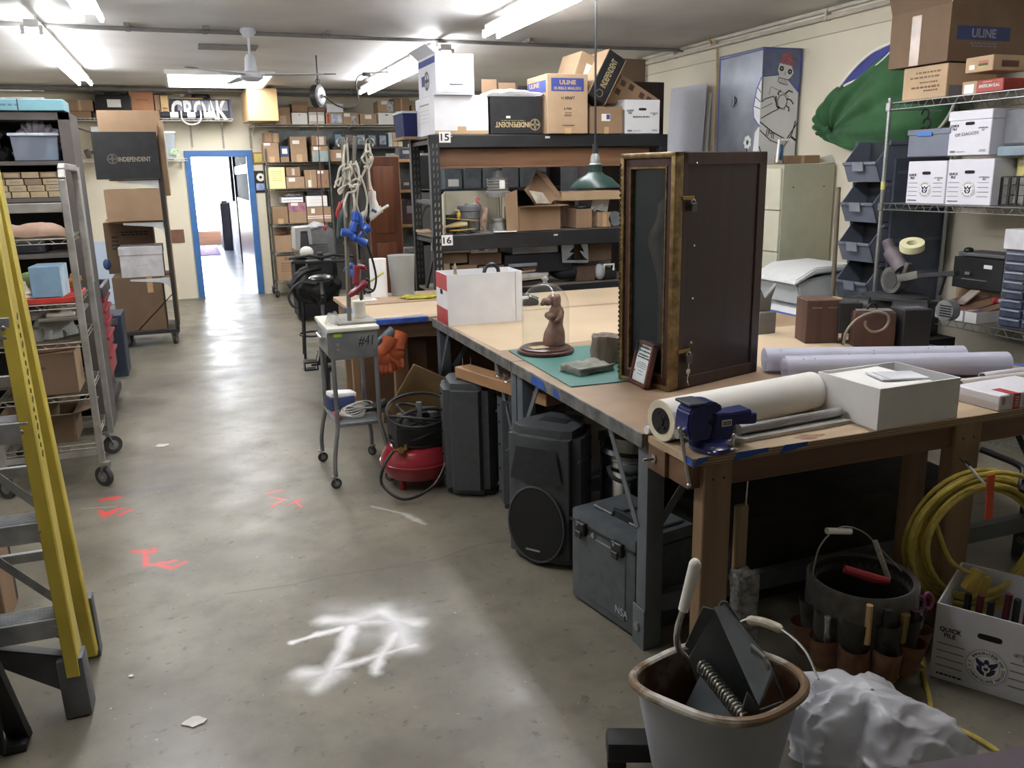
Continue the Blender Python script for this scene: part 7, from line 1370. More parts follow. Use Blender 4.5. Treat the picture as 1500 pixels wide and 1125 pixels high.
T = thing('bar_stool','tall stool with thin black legs behind the glue gun cart','stool',(1.03,8.3,0)); b = MB(); b.lathe([(0,0),(.17,0),(.18,.02),(.17,.05),(0,.055)],(1.05,8.35,.60),24,BLACK()); b.build('seat',None,T)
for x,y in ((.93,8.24),(.95,8.5),(1.18,8.24),(1.18,8.5)): b = MB(); b.cyl((x,y,0),(1.05+(x-1.05)*.75,8.35+(y-8.35)*.75,.6),.013,seg=10,mt=BLACK()); b.build('leg',None,T)
b = MB(); b.tube([(1.05+.14*math.cos(t),8.36+.14*math.sin(t),.22) for t in [i*2*PI/24 for i in range(24)]],.01,8,BLACK(),closed=True); b.build('foot_ring',None,T)
b = MB(); b.bar((1.2,11.27,.08),(1.5,11.3,.12),.05,.03,.008,BLACK()); b.cyl((1.22,11.25,.032),(1.22,11.29,.032),.03,seg=16); tag(b.build('chair_base_arm'),'black office chair base arm with a caster beside the stool','chair base')
# ================================================================ black storage rack in the middle
RKB = mat((34,35,38),.4,noise=.15,scale=10,spec=.6); fx0,fx1,fy0,fy1 = 1.77,3.83,6.45,7.1
T = thing('storage_rack','heavy black steel storage rack with number cards 15 and 16','rack',((fx0+fx1)/2,6.8,0)); SLOT = mat((150,146,132),.6)
for x in (fx0,fx1-.075):
    for y in (fy0,fy1-.06):
        b = MB(); b.box(x,x+.075,y,y+.06,0,2.0,bev=.004,mt=RKB); po = b.build('post',None,T)
        if x == fx0:
            b = MB(); z = .86
            while z < 1.95:
                for dx in (.022,.052): b.bar((x+dx,y-.0008,z),(x+dx+.004,y-.0008,z+.03),.009,.001,mt=SLOT if .95 < z < 1.5 and y == fy0 else mat((96,96,92),.6))
                z += .055
            b.build('slot_pattern',None,po)
for z,h in ((2.0,.095),(1.245,.12),(.80,.1)):
    for y in (fy0,fy1-.03): b = MB(); b.box(fx0+.0,fx1,y,y+.03,z-h,z,bev=.004,mt=RKB); b.build('beam',None,T)
    b = MB(); b.box(fx0+.02,fx1-.02,fy0+.03,fy1-.03,z-.02,z-.001,mt=mat((120,108,92),.8,noise=.1)); b.build('deck',None,T)
for z in (1.95,1.5,1.2): b = MB(); b.bar((fx0+.03,fy0+.06,z),(fx0+.03,fy1-.06,z),.03,.03,mt=RKB); b.build('side_bar',None,T)
b = MB(); b.bar((fx0+.03,fy0+.08,1.15),(fx0+.03,fy1-.1,.6),.04,.015,mt=RKB,up=(1,0,0)); b.build('side_brace',None,T)
for s,z,u in (('15',1.955,651.5),('16',1.19,655)):
    q = P(u,201 if s == '15' else 352,Y=fy0); b = MB(); b.box(q.x-.045,q.x+.045,fy0-.003,fy0-.001,q.z-.04,q.z+.04,mt=PAPER()); b.build('number_card',None,T); lettering(s,INK(),T,(q.x,fy0-.0035,q.z),(1,0,0),(0,0,1),.066,.052,local=False,off=.02)
q = P(660.5,200,Y=fy0); lettering('F',mat((206,206,190),.6),T,(q.x,fy0-.001,q.z),(1,0,0),(0,0,1),.02,.04,local=False,off=.02)
b = MB(); q = P(802,201,Y=fy0); b.box(q.x-.02,q.x+.02,fy0-.002,fy0,q.z-.008,q.z+.008,mt=PAPER()); q = P(814,344,Y=fy0); b.box(q.x-.018,q.x+.018,fy0-.002,fy0,q.z-.006,q.z+.006); b.build('tag_label',None,T)
b = MB(); wd = wood((150,106,70),(108,70,44),axis=0,scale=5); b.box(1.85,3.7,6.53,6.57,1.77,1.90,bev=.003,mt=wd); b.box(1.85,3.7,6.50,6.8,1.752,1.77); T = tag(b.build('wood_beam'),'long knotty wooden plank set on edge under the top deck of the rack','plank')
ZT,F_ = 2.004,6.47
def tf(label,*a,**q): return cf(label,*a,**q)
cf('white printed box with brown tape on the number 15 shelf',637,716,139,193,ZT,F_,.55,mat((222,222,226),.6,noise=.03),deco=[('p','F',.5,.05,.98,.09,TAPE(),'tape'),('p','F',.5,.14,.16,.12,TAPE(),'tape'),('scribble','L',.5,.8,.5,.06,1,GREYPRINT()),('lines','L',.5,.5,.5,.3,4,mat((190,190,196),.6))])
cf('white open carton with a blue band stacked on the white taped box',639,695,78,137,ZT+.285,F_-.04,.5,mat((214,216,224),.5,noise=.03),open=1,flaps='BL',fl=.3,fa=40,inner=card(0),deco=[('p','L',.5,.86,.96,.16,BLUEINK(),'blue_band'),('p','L',.3,.42,.2,.26,BLUEINK(),'blue_square'),('ring','L',.5,.4,.07,GREYPRINT()),('scribble','F',.52,.25,.35,.04,1,INK()),('p','F',.5,.92,.96,.12,mat((232,234,238),.15),'clear_tape'),('p','F',.5,.1,.9,.1,mat((230,232,236),.15),'clear_tape')])
cf('black carton printed upside down with a brand word under a white bag',719,794,141,194,ZT,F_-.01,.4,BLACK(),name='black_carton',deco=[('t','F','INDEPENDENT',.42,.25,.66,.14,mat((196,172,120),.5),180,.02),('ring','F',.86,.25,.045,mat((140,124,90),.6)),('scribble','F',.42,.36,.5,.03,1,mat((160,146,110),.6)),('p','F',.34,.45,.08,.06,PAPER(),'tag')])
b = MB(); a,c = P(716,141,Y=F_),P(796,141,Y=F_); b.surf(lambda u,v: (a.x-.03+(c.x-a.x+.06)*u,F_-.03+.45*v,ZT+.275+.075*(math.sin(PI*min(1,max(0,u)))**.5)*(.55+.45*math.sin(PI*v))+.014*NZ.noise(V((u*6,v*6,0)))),34,16,mat((232,232,230),.45,noise=.02)); b.shell(.006); tag(b.build('plastic_sack',None,ang=60),'white plastic sack draped over the upside down black carton','sack')
cf('brown open carton with raised flaps behind the white plastic sack',707,772,148,192,ZT,6.92,.16,card(1),open=1,flaps='L',fl=.1,fa=80); b = MB(); a = P(706,150,Y=6.9); b.box(a.x,a.x+.13,6.9,6.905,2.22,P(706,116,Y=6.9).z,mt=card(1)); a = P(750,125,Y=6.95); b.box(a.x-.12,a.x+.03,6.95,6.955,2.2,a.z+.02,mt=card(1)); b.box(a.x+.05,a.x+.15,6.96,6.97,2.2,a.z+.0,mt=BLACK()); tag(b.build('carton_flaps'),'upright cardboard flaps showing behind the white plastic sack','cardboard')
cf('tall tan carton of bubble mailers with blue printed panels',802,861,108,194,ZT,F_-.06,.42,card(2),name='mailer_carton',deco=[('p','F',.5,.82,.8,.22,BLUEINK(),'blue_panel'),('t','F','ULINE',.5,.86,.4,.075,card(4),0,.03),('t','F','BUBBLE MAILERS',.5,.76,.66,.05,card(4),0,.02),('t','F','+1 KRAFT',.5,.6,.34,.05,INK(),0,.015),('t','F','5 PER',.5,.42,.2,.035,INK()),('scribble','F',.5,.33,.18,.08,2,mat((120,96,74),.7)),('scribble','F',.5,.14,.32,.025,1,INK()),('tape','F',.5,.16,0,.1),('p','L',.5,.8,.9,.2,BLUEINK(),'blue_panel'),('t','L','ULINE',.4,.84,.5,.08,card(4),0,.03)])
cf('small tan carton with a blue and white sticker on the number 15 shelf',864,912,156,194,ZT,F_-.02,.3,card(1),deco=[('p','F',.48,.6,.26,.26,PAPER(),'sticker'),('p','F',.55,.62,.1,.18,BLUEINK(),'shield'),('tape','F',.5,.14,0,.25)])
cf('white file box lettered by hand on the number 15 shelf end',915,966,146,194,ZT,F_,.42,mat((220,222,224),.6,noise=.02),name='file_box',deco=qf()+[('scribble','F',.45,.5,.5,.07,1,mat((90,92,98),.8))])
# tilted black carton leaning on its neighbours
pA,pB = P(885,154,Y=F_-.05),P(862,137,Y=F_-.05); pC = P(894,71,Y=F_-.05); pD = P(920,86,Y=F_-.05); ux_ = (pC-pB); ln = ux_.length; wd_ = (pA-pB).length; an = math.atan2(ux_.z,ux_.x); ce = (pA+pC)/2
T = thing('black_carton','black brand lettered carton tilted on end above the small stickered box','box',ce); T.rotation_euler = (0,-an,0)
b = MB(); b.box(-ln/2,ln/2,0,.42,-wd_/2,wd_/2,bev=.004,mt=BLACK()); b.build('body',None,T,local=True); b = MB(); b.box(-ln/2,ln/2,.004,.42,wd_/2,wd_/2+.004,mt=card(2)); b.box(-ln/2,ln/2,.0,.42,-wd_/2-.004,-wd_/2,mt=card(2)); b.build('cardboard_edge',None,T,local=True)
lettering('INDEPENDENT',mat((170,152,112),.6),T,(.03,-.0012,.0),(1,0,0),(0,0,1),ln*.6,wd_*.32,off=.02); b = MB(); b.tube([(-ln*.36+.028*math.cos(t),-.001,.028*math.sin(t)) for t in [i*2*PI/24 for i in range(24)]],.003,5,mat((140,124,90),.6),closed=True); b.build('emblem',None,T,local=True)
T = carton('tan carton with a white shipping label behind the tilted black carton',2.98,3.22,6.62,7.0,2.26,2.64,card(2),rot=.0,deco=[('p','F',.45,.62,.3,.36,PAPER(),'shipping_label'),('p','F',.2,.2,.12,.1,mat((196,214,60),.6),'sticker')]); T.rotation_euler = (0,.35,0)
T = thing('cardboard_box','slanted kraft carton with dark printed squares beside the tilted black carton','box',(3.56,6.75,2.3)); b = MB(); pts = [P(885,152,Y=6.6),P(966,150,Y=6.6),P(966,146,Y=6.6),P(912,110,Y=6.6)]; b.prism([tuple(p) for p in pts],(0,.35,0),card(1)); b.build('body',None,T); b = MB()
for u,v in ((913,122),(905,134),(940,140),(950,146),(925,128)): q = P(u,v,Y=6.598); b.obox(q,(.045,.002,.045),(0,.5,0),0,mat((84,60,44),.7))
b.build('printed_squares',None,T)
carton('plain dark brown carton high behind the white hand lettered box',3.9,4.25,7.6,7.9,2.532,2.74,card(5)); b = MB(); b.box(3.7,4.43,7.55,7.95,0,2.53,bev=.004,mt=wood((56,38,34),(40,28,26),axis=2)); tag(b.build('dark_cabinet'),'tall dark brown cabinet behind the end of the black rack','cabinet')
# blue tub
clearbin('dark blue plastic tub on the rear corner of the black rack',1.70,1.98,6.98,7.3,2.01,2.205,m=mat((44,58,116),.5,noise=.08)); b = MB(); b.box(1.68,2.0,6.9,7.3,1.985,2.008,bev=.003,mt=card(1)); tag(b.build('cardboard_sheet'),'cardboard sheet under the dark blue tub','cardboard')
# number 16 shelf
Z6 = 1.249
def Pz(u,v,Y): return P(u,v,Y=Y)
T = thing('foam_board','cream foam board folded upright behind the toy biplane','board',(2.1,6.9,Z6)); FB_ = mat((226,222,196),.7,noise=.03); a,c = P(655,340,Y=6.85),P(742,278,Y=6.85)
b = MB(); b.box(a.x,c.x,6.85,6.86,Z6,c.z,mt=FB_); b.build('back_panel',None,T); b = MB(); b.prism([(1.875,6.52,Z6),(a.x,6.85,Z6),(a.x,6.85,c.z),(1.875,6.52,c.z-.02)],(-.008,0,0),FB_); b.build('side_panel',None,T)
T = thing('electric_motor','round grey electric motor on the number 16 shelf','motor',(2.06,6.68,Z6)); q = P(690,320,Y=6.66); MT = mat((128,132,138),.4,.4,noise=.1)
b = MB(); b.lathe([(0,0),(.085,0),(.085,.1),(.09,.105),(.09,.16),(.1,.165),(.1,.195),(.09,.205),(0,.21)],(q.x,6.7,Z6+.005),32,MT); b.build('body',None,T); b = MB()
for k in (-1,1): b.obox((q.x+k*.03,6.615,Z6+.06),(.025,.006,.08),None,.003,mat((96,98,104),.5))
b.ball((q.x-.03,6.68,Z6+.215),.015,STEEL(),10); b.ball((q.x+.04,6.68,Z6+.215),.015); b.build('bolts',None,T); carton('small black block beside the grey electric motor',q.x-.19,q.x-.1,6.72,6.8,Z6+.002,Z6+.14,BLACK(),name='black_block',cat='block')
YP = mat((206,166,62),.5,noise=.1); T = thing('toy_biplane','small yellow toy biplane on the number 16 shelf','toy',P(675,340,Y=6.52)); w = lambda u,v,dy=0: V(P(u,v,Y=6.53+dy))
b = MB(); b.tube([w(648,333),w(660,331),w(674,328),w(684,328)],[.006,.016,.022,.014],10,mat((214,196,140),.5)); b.build('fuselage',None,T); b = MB(); b.bar(w(656,320,-.05),w(698,323,.05),.06,.006,.002,YP,up=(0,0,1)); b.build('upper_wing',None,T); b = MB(); b.bar(w(662,338,-.06),w(694,335,.05),.06,.006,.002,YP,up=(0,0,1)); b.build('lower_wing',None,T)
b = MB(); b.ball(w(647,332),(.012,.02,.018),mat((150,50,44),.5)); b.bar(w(648,333),w(648,326),.02,.004,mt=YP); b.build('tail',None,T); b = MB(); b.ball(w(672,315),(.016,.016,.03),YP,10); b.ball(w(671,309),.012); b.build('pilot',None,T); b = MB()
for u in (665,686): b.cyl(w(u,341,-.03),w(u,341,-.02),.014,seg=12,mt=BLACK()); b.cyl(w(u+1,322),w(u,338),.002,seg=5)
b.build('wheels_and_struts',None,T)
T = thing('figure_model','small brown and white creature figurine with a candy cane on a stand','figurine',P(710,338,Y=6.55)); w = lambda u,v: V(P(u,v,Y=6.56)); b = MB(); b.tube(smooth([w(710,338),w(708,325),w(711,312),w(711,304)],4),[.012,.016,.02,.024,.026,.027,.026,.022,.018,.018,.02,.02,.012],12,mat((168,150,130),.6,rgb2=(120,72,50),scale=18)); b.build('body',None,T)
b = MB(); b.tube(smooth([w(705,302),w(700,297),w(697,292),w(699,290),w(702,293)],4),.005,6,mat((196,50,64),.4)); b.build('cane',None,T); b = MB(); b.box(w(700,340).x,w(722,340).x,6.5,6.62,Z6,Z6+.006,mt=glass((230,234,236),.1,1.3,.2)); b.box(w(720,340).x,w(722,340).x,6.5,6.62,Z6,Z6+.06); b.build('clear_stand',None,T)
T = thing('metal_stove_part','tall steel chimney like fixture with a louvred head and chrome post','fixture',P(730,338,Y=6.6)); q = P(730,300,Y=6.62); x = q.x; zt = P(731,250,Y=6.62).z; GS = mat((150,152,148),.4,.3,noise=.15)
b = MB(); b.lathe([(0,0),(.055,0),(.055,.075),(.06,.08),(.06,.1),(0,.1)],(x,6.62,Z6+.005),28,GS); b.build('base',None,T); b = MB(); b.cyl((x,6.62,Z6+.1),(x,6.62,zt-.2),.014,seg=14,mt=CHROME()); b.cyl((x+.035,6.64,Z6+.1),(x+.035,6.64,zt-.2),.004,seg=6); b.build('post',None,T); b = MB(); b.lathe([(0,-.205),(.095,-.205),(.1,-.19),(.1,-.165),(.08,-.155),(.08,-.065),(.085,-.06),(0.05,-.055),(.04,-.05),(.04,0),(0,0)],(x,6.62,zt),32,GS); b.build('head',None,T); b = MB()
for k in range(4): b.lathe([(.082,-.15+k*.022),(.092,-.145+k*.022),(.092,-.14+k*.022),(.082,-.137+k*.022)],(x,6.62,zt),28,STEEL())
b.box(x-.02,x+.025,6.525,6.53,zt-.14,zt-.075,mt=PAPER()); b.build('louvres',None,T)
b = MB(); q = P(738,341,Y=6.46); b.prism([(q.x-.09,6.44,Z6+.004),(q.x+.1,6.42,Z6+.004),(q.x+.14,6.56,Z6+.004),(q.x-.05,6.58,Z6+.004)],(0,0,.003),PAPER()); tag(b.build('white_paper'),'white paper hanging over the front of the number 16 shelf','paper')
T = cf('large open cardboard carton with spread flaps on the number 16 shelf',761,821,303,340,Z6+.002,6.5,.4,card(1),open=1,flaps='FR',fl=.22,fa=5)
b = MB(); a = P(736,338,Y=6.52); c = P(761,278,Y=6.5); b.prism([(a.x+.03,6.5,Z6+.004),(c.x-.005,6.52,Z6+.004),(c.x-.01,6.53,c.z),(a.x,6.45,c.z-.03)],(.0,.004,0),card(0)); tag(b.build('cardboard_flap'),'tall cardboard flap standing beside the open carton on the rack','cardboard')
b = MB(); w = lambda u,v,y: tuple(P(u,v,Y=y)); b.prism([w(768,278,6.6),w(786,302,6.6),w(806,300,6.6),w(814,290,6.6),w(808,272,6.7),w(785,250,6.8),w(778,268,6.75)],(0,.01,0),card(1)); b.prism([w(785,250,6.75),w(800,256,6.7),w(818,280,6.6),w(822,288,6.6),w(812,284,6.65)],(0,.012,0),card(0)); b.prism([w(775,279,6.58),w(795,282,6.58),w(806,298,6.58),w(786,298,6.58)],(0,.008,0),mat((196,184,166),.7,noise=.2,scale=14)); tag(b.build('torn_carton'),'torn cardboard sheets sticking up out of the open carton','cardboard')
cf('flat tan carton bridging the boxes under the green lamp',823,912,280,293,None,6.6,.35,card(4)); cf('small brown carton holding dark things under the flat tan carton',844,867,306,337,Z6+.002,6.55,.2,card(1),open=1); cf('small tan carton with a tape strip near the display case edge',876,895,311,336,Z6+.002,6.55,.2,card(0),deco=[('tape','F',.5,.3,0,1)]); cf('brown box holding up the flat tan carton beside the open carton',825,842,295,330,Z6+.002,6.75,.2,card(5))
b = MB(); q = P(857,304,Y=6.6); b.ball((q.x,6.65,q.z),(.06,.05,.03),BLACK(),10); tag(b.build('dark_clutter'),'dark object filling the small brown carton on the rack','equipment'); b = MB(); q = P(880,298,Y=6.75); b.obox((q.x,6.76,q.z),(.16,.01,.12),(0,.2,0),.002,PAPER()); tag(b.build('white_paper'),'white paper standing above the small tan carton on the rack','paper'); b = MB(); b.bar(P(868,309,Y=6.6),P(882,300,Y=6.6),.05,.012,mt=GREYPRINT()); tag(b.build('grey_card'),'grey card tilted over the small tan carton on the rack','card'); b = MB(); q = P(901,320,Y=6.55); b.cyl((q.x,6.55,q.z),(q.x,6.6,q.z),.06,seg=24,mt=mat((150,154,160),.3,.6)); tag(b.build('round_fan'),'round grey metal disc at the end of the number 16 shelf','fan')
carton('pale tool board with a dark coil at the rear corner of the rack',1.78,1.98,6.78,7.05,1.245,1.265,card(4),name='board',cat='board'); b = MB(); b.tube([(1.86,6.9,1.26+.0)]+[(1.86+.05*math.cos(t),6.9,1.36+.1*math.sin(t)) for t in [i*.5-1.5 for i in range(10)]],.008,6,BLACK()); tag(b.build('wire_coil'),'dark bent wire on the rear corner of the number 16 shelf','wire')
# lowest visible deck
Z3 = .803; k = 6.55
def lo(label,*a,**q): return cf(label,*a,**q)
cf('brown wooden crate under the flat white box below the number 16 card',646,685,371,386,None,k,.3,card(5)); cf('dark brown carton beside the brown wooden crate on the lower shelf',687,735,371,388,None,k+.02,.3,mat((104,76,56),.7)); cf('flat white box hung just under the number 16 card',646,689,358,370.5,None,k,.3,mat((190,192,196),.6)); cf('flat white box with a red print beside another under the shelf',690,729,356,370.5,None,k,.3,mat((206,206,204),.6),deco=[('p','F',.4,.5,.22,.5,mat((170,60,70),.6),'red_print'),('scribble','F',.78,.45,.28,.6,3,GREYPRINT())])
cf('tan carton peeking above the red and white file box',645,660,386,415,Z3,k,.2,card(4)); cf('brown carton seen over the red and white file box',662,700,388,420,Z3,k+.02,.2,card(1)); cf('dark brown carton low on the rack behind the file box',702,742,389,420,Z3,k+.02,.2,card(5))
cf('pale grey flat box under the middle of the number 16 shelf',751,818,354,371,None,k,.3,mat((150,154,162),.5)); cf('black case with a grey stripe on the lower rack shelf',740,838,371.5,399,None,k,.3,mat((28,29,34),.5),name='black_case',cat='case',deco=[('p','F',.26,.45,.42,.17,mat((150,154,162),.5),'grey_stripe')])
for lb,z,dx,m in (('brown book on top of the pile on the lower rack shelf',.93,.03,(96,62,48)),('tan worn book under the brown book on the rack',.91,.02,(176,150,110)),('thick white paged book in the pile on the rack',.872,0,(214,214,220)),('cream folder under the thick white paged book',.85,-.01,(196,184,150)),('dark book at the bottom of the pile on the rack',.803,0,(52,40,40))): a = P(762,410,Y=k-.05); b = MB(); b.obox((a.x+.13+dx,k+.1,z+.012),(.28,.2,.018 if z > .9 else .034),(0,-.06 if z > .9 else -.02,.15),.002,mat(m,.6)); tag(b.build('book'),lb,'book','books piled on the lower rack shelf')
GB = mat((150,156,160),.4,.5); T = thing('shelf_bracket_plate','grey cut out metal plate with zigzag openings hanging under the shelf','metal plate',P(842,384,Y=6.5)); w = lambda u,v: tuple(P(u,v,Y=6.5)); b = MB()
for pl_ in ([(822,353),(841,353),(841,362),(834,370),(841,370),(829,381),(862,381),(862,385),(824,385)],[(848,353),(861,353),(862,381),(856,377),(849,367),(856,369)]): b.prism([w(*p) for p in pl_],(0,.004,0),GB)
b.build('plate',None,T)
cf('brown carton behind the grey zigzag plate',862,896,356,382,None,k+.05,.3,card(5)); cf('small dark brown carton leaning on the lower rack shelf',846,872,390,418,Z3,k,.2,mat((92,70,54),.7)); b = MB(); q = P(892,405,Y=k); b.box(q.x-.1,q.x+.08,k,k+.2,Z3,Z3+.09,bev=.02,mt=BLACK()); b.tube([(q.x-.05,k-.005,Z3+.08),(q.x-.05,k-.01,Z3+.13),(q.x+.04,k-.01,Z3+.13),(q.x+.04,k-.005,Z3+.08)],.01,8,PAPER()); b.ball((q.x-.08,k+.02,Z3+.07),(.05,.05,.07),mat((170,172,174),.5)); tag(b.build('hand_tool'),'black power tool with a white handle on the lower rack shelf','tool'); b = MB(); q = P(880,388,Y=k+.2); b.box(q.x-.1,q.x+.1,k+.2,k+.21,q.z-.1,q.z+.08,mt=mat((170,170,160),.6)); tag(b.build('pale_board'),'pale board behind the black power tool on the rack','board'); b = MB(); b.ball((P(835,408,Y=k).x,k+.1,Z3+.08),(.14,.1,.07),mat((30,32,44),.7,noise=.2),14); tag(b.build('dark_cloth'),'dark blue cloth bundle beside the pile of books','cloth')
# pendant lamp over the bench
T = thing('pendant_lamp','green cone shaded work lamp hanging on a long cord above the bench','lamp',(2.545,5.2,1.6)); x,y = 2.545,5.2; b = MB(); b.cyl((x,y,1.87),(x,y,ZC),.0075,seg=8,mt=BLACK()); b.build('stem',None,T); b = MB(); b.cyl((x,y,1.78),(x,y,1.88),.02,seg=14,mt=BLACK()); b.lathe([(.02,.04),(.03,.02),(.034,-.02),(.045,-.03)],(x,y,1.78),20,mat((140,142,140),.4,.5)); b.build('socket',None,T)
b = MB(); b.lathe([(.165,0),(.16,.012),(.11,.06),(.06,.085),(.045,.1),(.042,.15),(0,.155)],(x,y,1.603),40,mat((56,86,78),.35,noise=.1,coat=.3)); b.shell(.002); b.build('shade',None,T)
# ================================================================ side wall: cabinets, bins, wire rack
FC = mat((168,168,142),.5,noise=.04); FCL = mat((206,204,178),.5,noise=.03)
T = thing('filing_cabinet','tall olive grey filing cabinet with pale drawers against the side wall','filing cabinet',(4.66,6.1,0)); ax0,ax1,ay0,ay1,az = 4.41,4.93,5.69,6.5,1.735
b = MB(); b.box(ax0+.02,ax1,ay0,ay1,0,az,bev=.006,mt=FC); b.ball((ax0+.12,ay0,az-.18),.006,INK(),6); b.ball((ax1-.1,ay0,az-.18),.006,INK(),6); b.build('body',None,T)
for i in range(5): b = MB(); b.box(ax0,ax0+.022,ay0+.008,ay1-.008,.06+i*.33,.06+i*.33+.322,bev=.004,mt=FCL); b.box(ax0-.012,ax0,ay0+.3,ay0+.5,.2+i*.33,.225+i*.33,bev=.003,mt=STEEL()); b.build('drawer',None,T)
# painted cabinet
MBR = mat((128,132,142),.38,.35,noise=.2,scale=3); MW = mat((206,208,208),.6,noise=.04,scale=5); MBL = mat((74,92,178),.5); K = mat((36,36,42),.6)
T = thing('painted_cabinet','grey metal cabinet painted with a skeleton figure on top of the filing cabinet','cabinet',(4.74,6.5,1.74)); mx0,mx1,my0,my1,mz0,mz1 = 4.55,4.93,6.19,6.80,1.738,2.67
b = MB(); b.box(mx0,mx1,my0,my1,mz0,mz1,bev=.004,mt=MBR); b.box(mx0-.006,mx1,my0-.006,my1,mz1-.012,mz1,mt=mat((92,94,98),.5)); b.build('body',None,T)
SW,SH = mx1-mx0,mz1-mz0
S = lambda x,y,e=.001: V((mx0+SW*x,my0-e,mz1-SH*y))            # side panel, shares from its top corner
D = lambda x,y,e=.001: V((mx0-e,my1-(my1-my0)*x,mz1-SH*y))       # front panel
def fill(pts,m,name,f=S,e=.001): return MB().prism([f(x,y,e) for x,y in pts],(0,-.0008,0) if f is S else (-.0008,0,0),m).build(name,None,T)
def line(pts,w=.006,m=None,name='painted_line',f=S,cl=False): b = MB(); b.tube([f(x,y,.0028) for x,y in pts],w/2,5,m or K,closed=cl); return b.build(name,None,T)
fill([(0,.23),(.0,0.012),(1,.012),(1,.38),(.72,.27),(.36,.225)],mat((96,104,134),.5),'painted_backdrop')
fill([(.0,.245),(.38,.23),(.7,.27),(.97,.37),(.97,1),(0,1)],MW,'painted_body',e=.0015)
for q in ([(.0,.245),(.38,.23)],[(.7,.27),(.97,.37)],[(.01,.012),(.99,.012)],[(.985,.02),(.985,.37)]): line(q,.011,MBL,'blue_outline')
fill([(.44,.13),(.4,.19),(.44,.225),(.42,.255),(.42,.29),(.66,.31),(.68,.265),(.74,.25),(.82,.21),(.76,.15)],MW,'skull',e=.002)
fill([(.45,.13),(.5,.06),(.6,.035),(.72,.04),(.8,.08),(.81,.14),(.78,.155)],mat((186,110,124),.7,rgb2=(120,50,66),scale=90),'skull_cap',e=.002)
for x,y in ((.5,.175),(.72,.2)): b = MB(); b.cyl(S(x,y),S(x,y,.004),.021,seg=20,mt=K); b.cyl(S(x,y),S(x,y,.0044),.006,seg=10,mt=MW); b.build('painted_eye',None,T)
line([(.43,.25),(.42,.285),(.5,.3),(.66,.315),(.69,.27),(.43,.25)]); [line([(x,.262+.02*(x-.4)),(x-.005,.3+.03*(x-.4))],.004) for x in (.48,.53,.58,.63)]; line([(.6,.2),(.59,.23)],.004)
line([(.02,.25),(.02,.46)],.008); line([(.02,.46),(.1,.435),(.32,.41),(.38,.45),(.42,.5),(.46,.52),(.3,.545),(.02,.6)],.008); line([(.38,.41),(.41,.49),(.49,.515)],.014); line([(.03,.515),(.3,.47)],.005)
b = MB(); b.tube([S(.56+.125*math.cos(t),.455+.058*math.sin(t),.0028) for t in [i*2*PI/24 for i in range(24)]],.003,5,K,closed=True); b.build('painted_fist',None,T)
for q in ([(.62,.39),(.72,.36),(.82,.375)],[(.66,.43),(.78,.44),(.86,.475)],[(.66,.49),(.74,.505),(.75,.54)],[(.46,.4),(.43,.385),(.5,.36)]): line(q,.012)
line([(.2,.4),(.24,.33),(.46,.36),(.72,.41),(.62,.53),(.5,.51)],.004)
line([(-.0,.63),(.35,.72),(.72,.785),(.99,.64)],.011); line([(0,.7),(.3,.79),(.68,.84),(.86,.74),(.94,.62)],.009); lettering('IMI',K,T,S(.28,.735,.003),(1,0,-.45),(.2,0,1),.085,.05,local=False)
line([(.68,.84),(.55,1.0)],.01); line([(.85,.76),(.97,.79)],.02); line([(.45,.98),(.62,.97),(.75,1.0)],.012); line([(.0,.84),(.12,.95)],.01)
fill([(1,.25),(.9,.35),(.84,.5),(.86,.58),(1,.66)],MW,'painted_arm',D); fill([(1,.66),(.9,.72),(.86,1),(1,1)],MW,'painted_leg',D)
for q in ([(.92,.33),(1,.38)],[(.88,.41),(1,.46)],[(.86,.49),(1,.52)]): line(q,.006,f=D)
for q in ([(1,.25),(.9,.35),(.84,.5),(.87,.6),(1,.67)],[(.005,.02),(.005,1)],[(.0,.03),(1,.02)]): line(q,.009,MBL,'blue_outline',D)
for i in range(7): t = i*2*PI/7; b = MB(); c_ = D(.74,.8); b.ball(c_+V((0,.036*math.cos(t),.04*math.sin(t))),(.002,.019,.019),MW,10); b.build('flower_petal',None,T)
b = MB(); b.ball(D(.74,.8),(.003,.012,.012),K,10); b.build('flower_centre',None,T); line([(.74,.85),(.71,.93),(.78,.98)],.008,f=D)
b = MB(); b.cyl(D(.4,.42),D(.4,.42,.012),.03,seg=24,mt=mat((90,92,98),.4,.7)); b.obox(D(.38,.42,.016),(.008,.04,.09),None,.003,mat((110,112,118),.35,.7)); b.build('door_handle',None,T)
T = carton('small flat tan carton on the filing cabinet before the painted cabinet',4.46,4.80,5.72,5.86,1.738,1.80,card(1),deco=[('tape','F',.5,.1,0,1)]); b = MB(); b.prism([(4.82,5.78,1.74),(4.95,5.72,1.74),(5.0-.05,5.76,1.80),(4.84,5.82,1.77)],(0,.01,.004),mat((190,186,172),.6)); tag(b.build('crumpled_paper'),'crumpled clear plastic sheet beside the small flat tan carton','plastic')
T = thing('photo_frame','white framed blue picture standing on the filing cabinet','picture frame',(4.42,5.76,1.74)); b = MB(); b.obox((4.425,5.74,1.83),(.1,.02,.18),(0,.12,.5),.012,PAPER()); b.build('frame',None,T); b = MB(); b.obox((4.421,5.732,1.825),(.055,.02,.12),(0,.12,.5),.002,mat((80,130,200),.5,noise=.3,scale=20)); b.build('picture',None,T); b = MB(); b.tube([(4.44,5.74,1.92),(4.52,5.74,1.92),(4.53,5.74,1.90)],.01,8,PAPER()); b.build('top_clip',None,T)
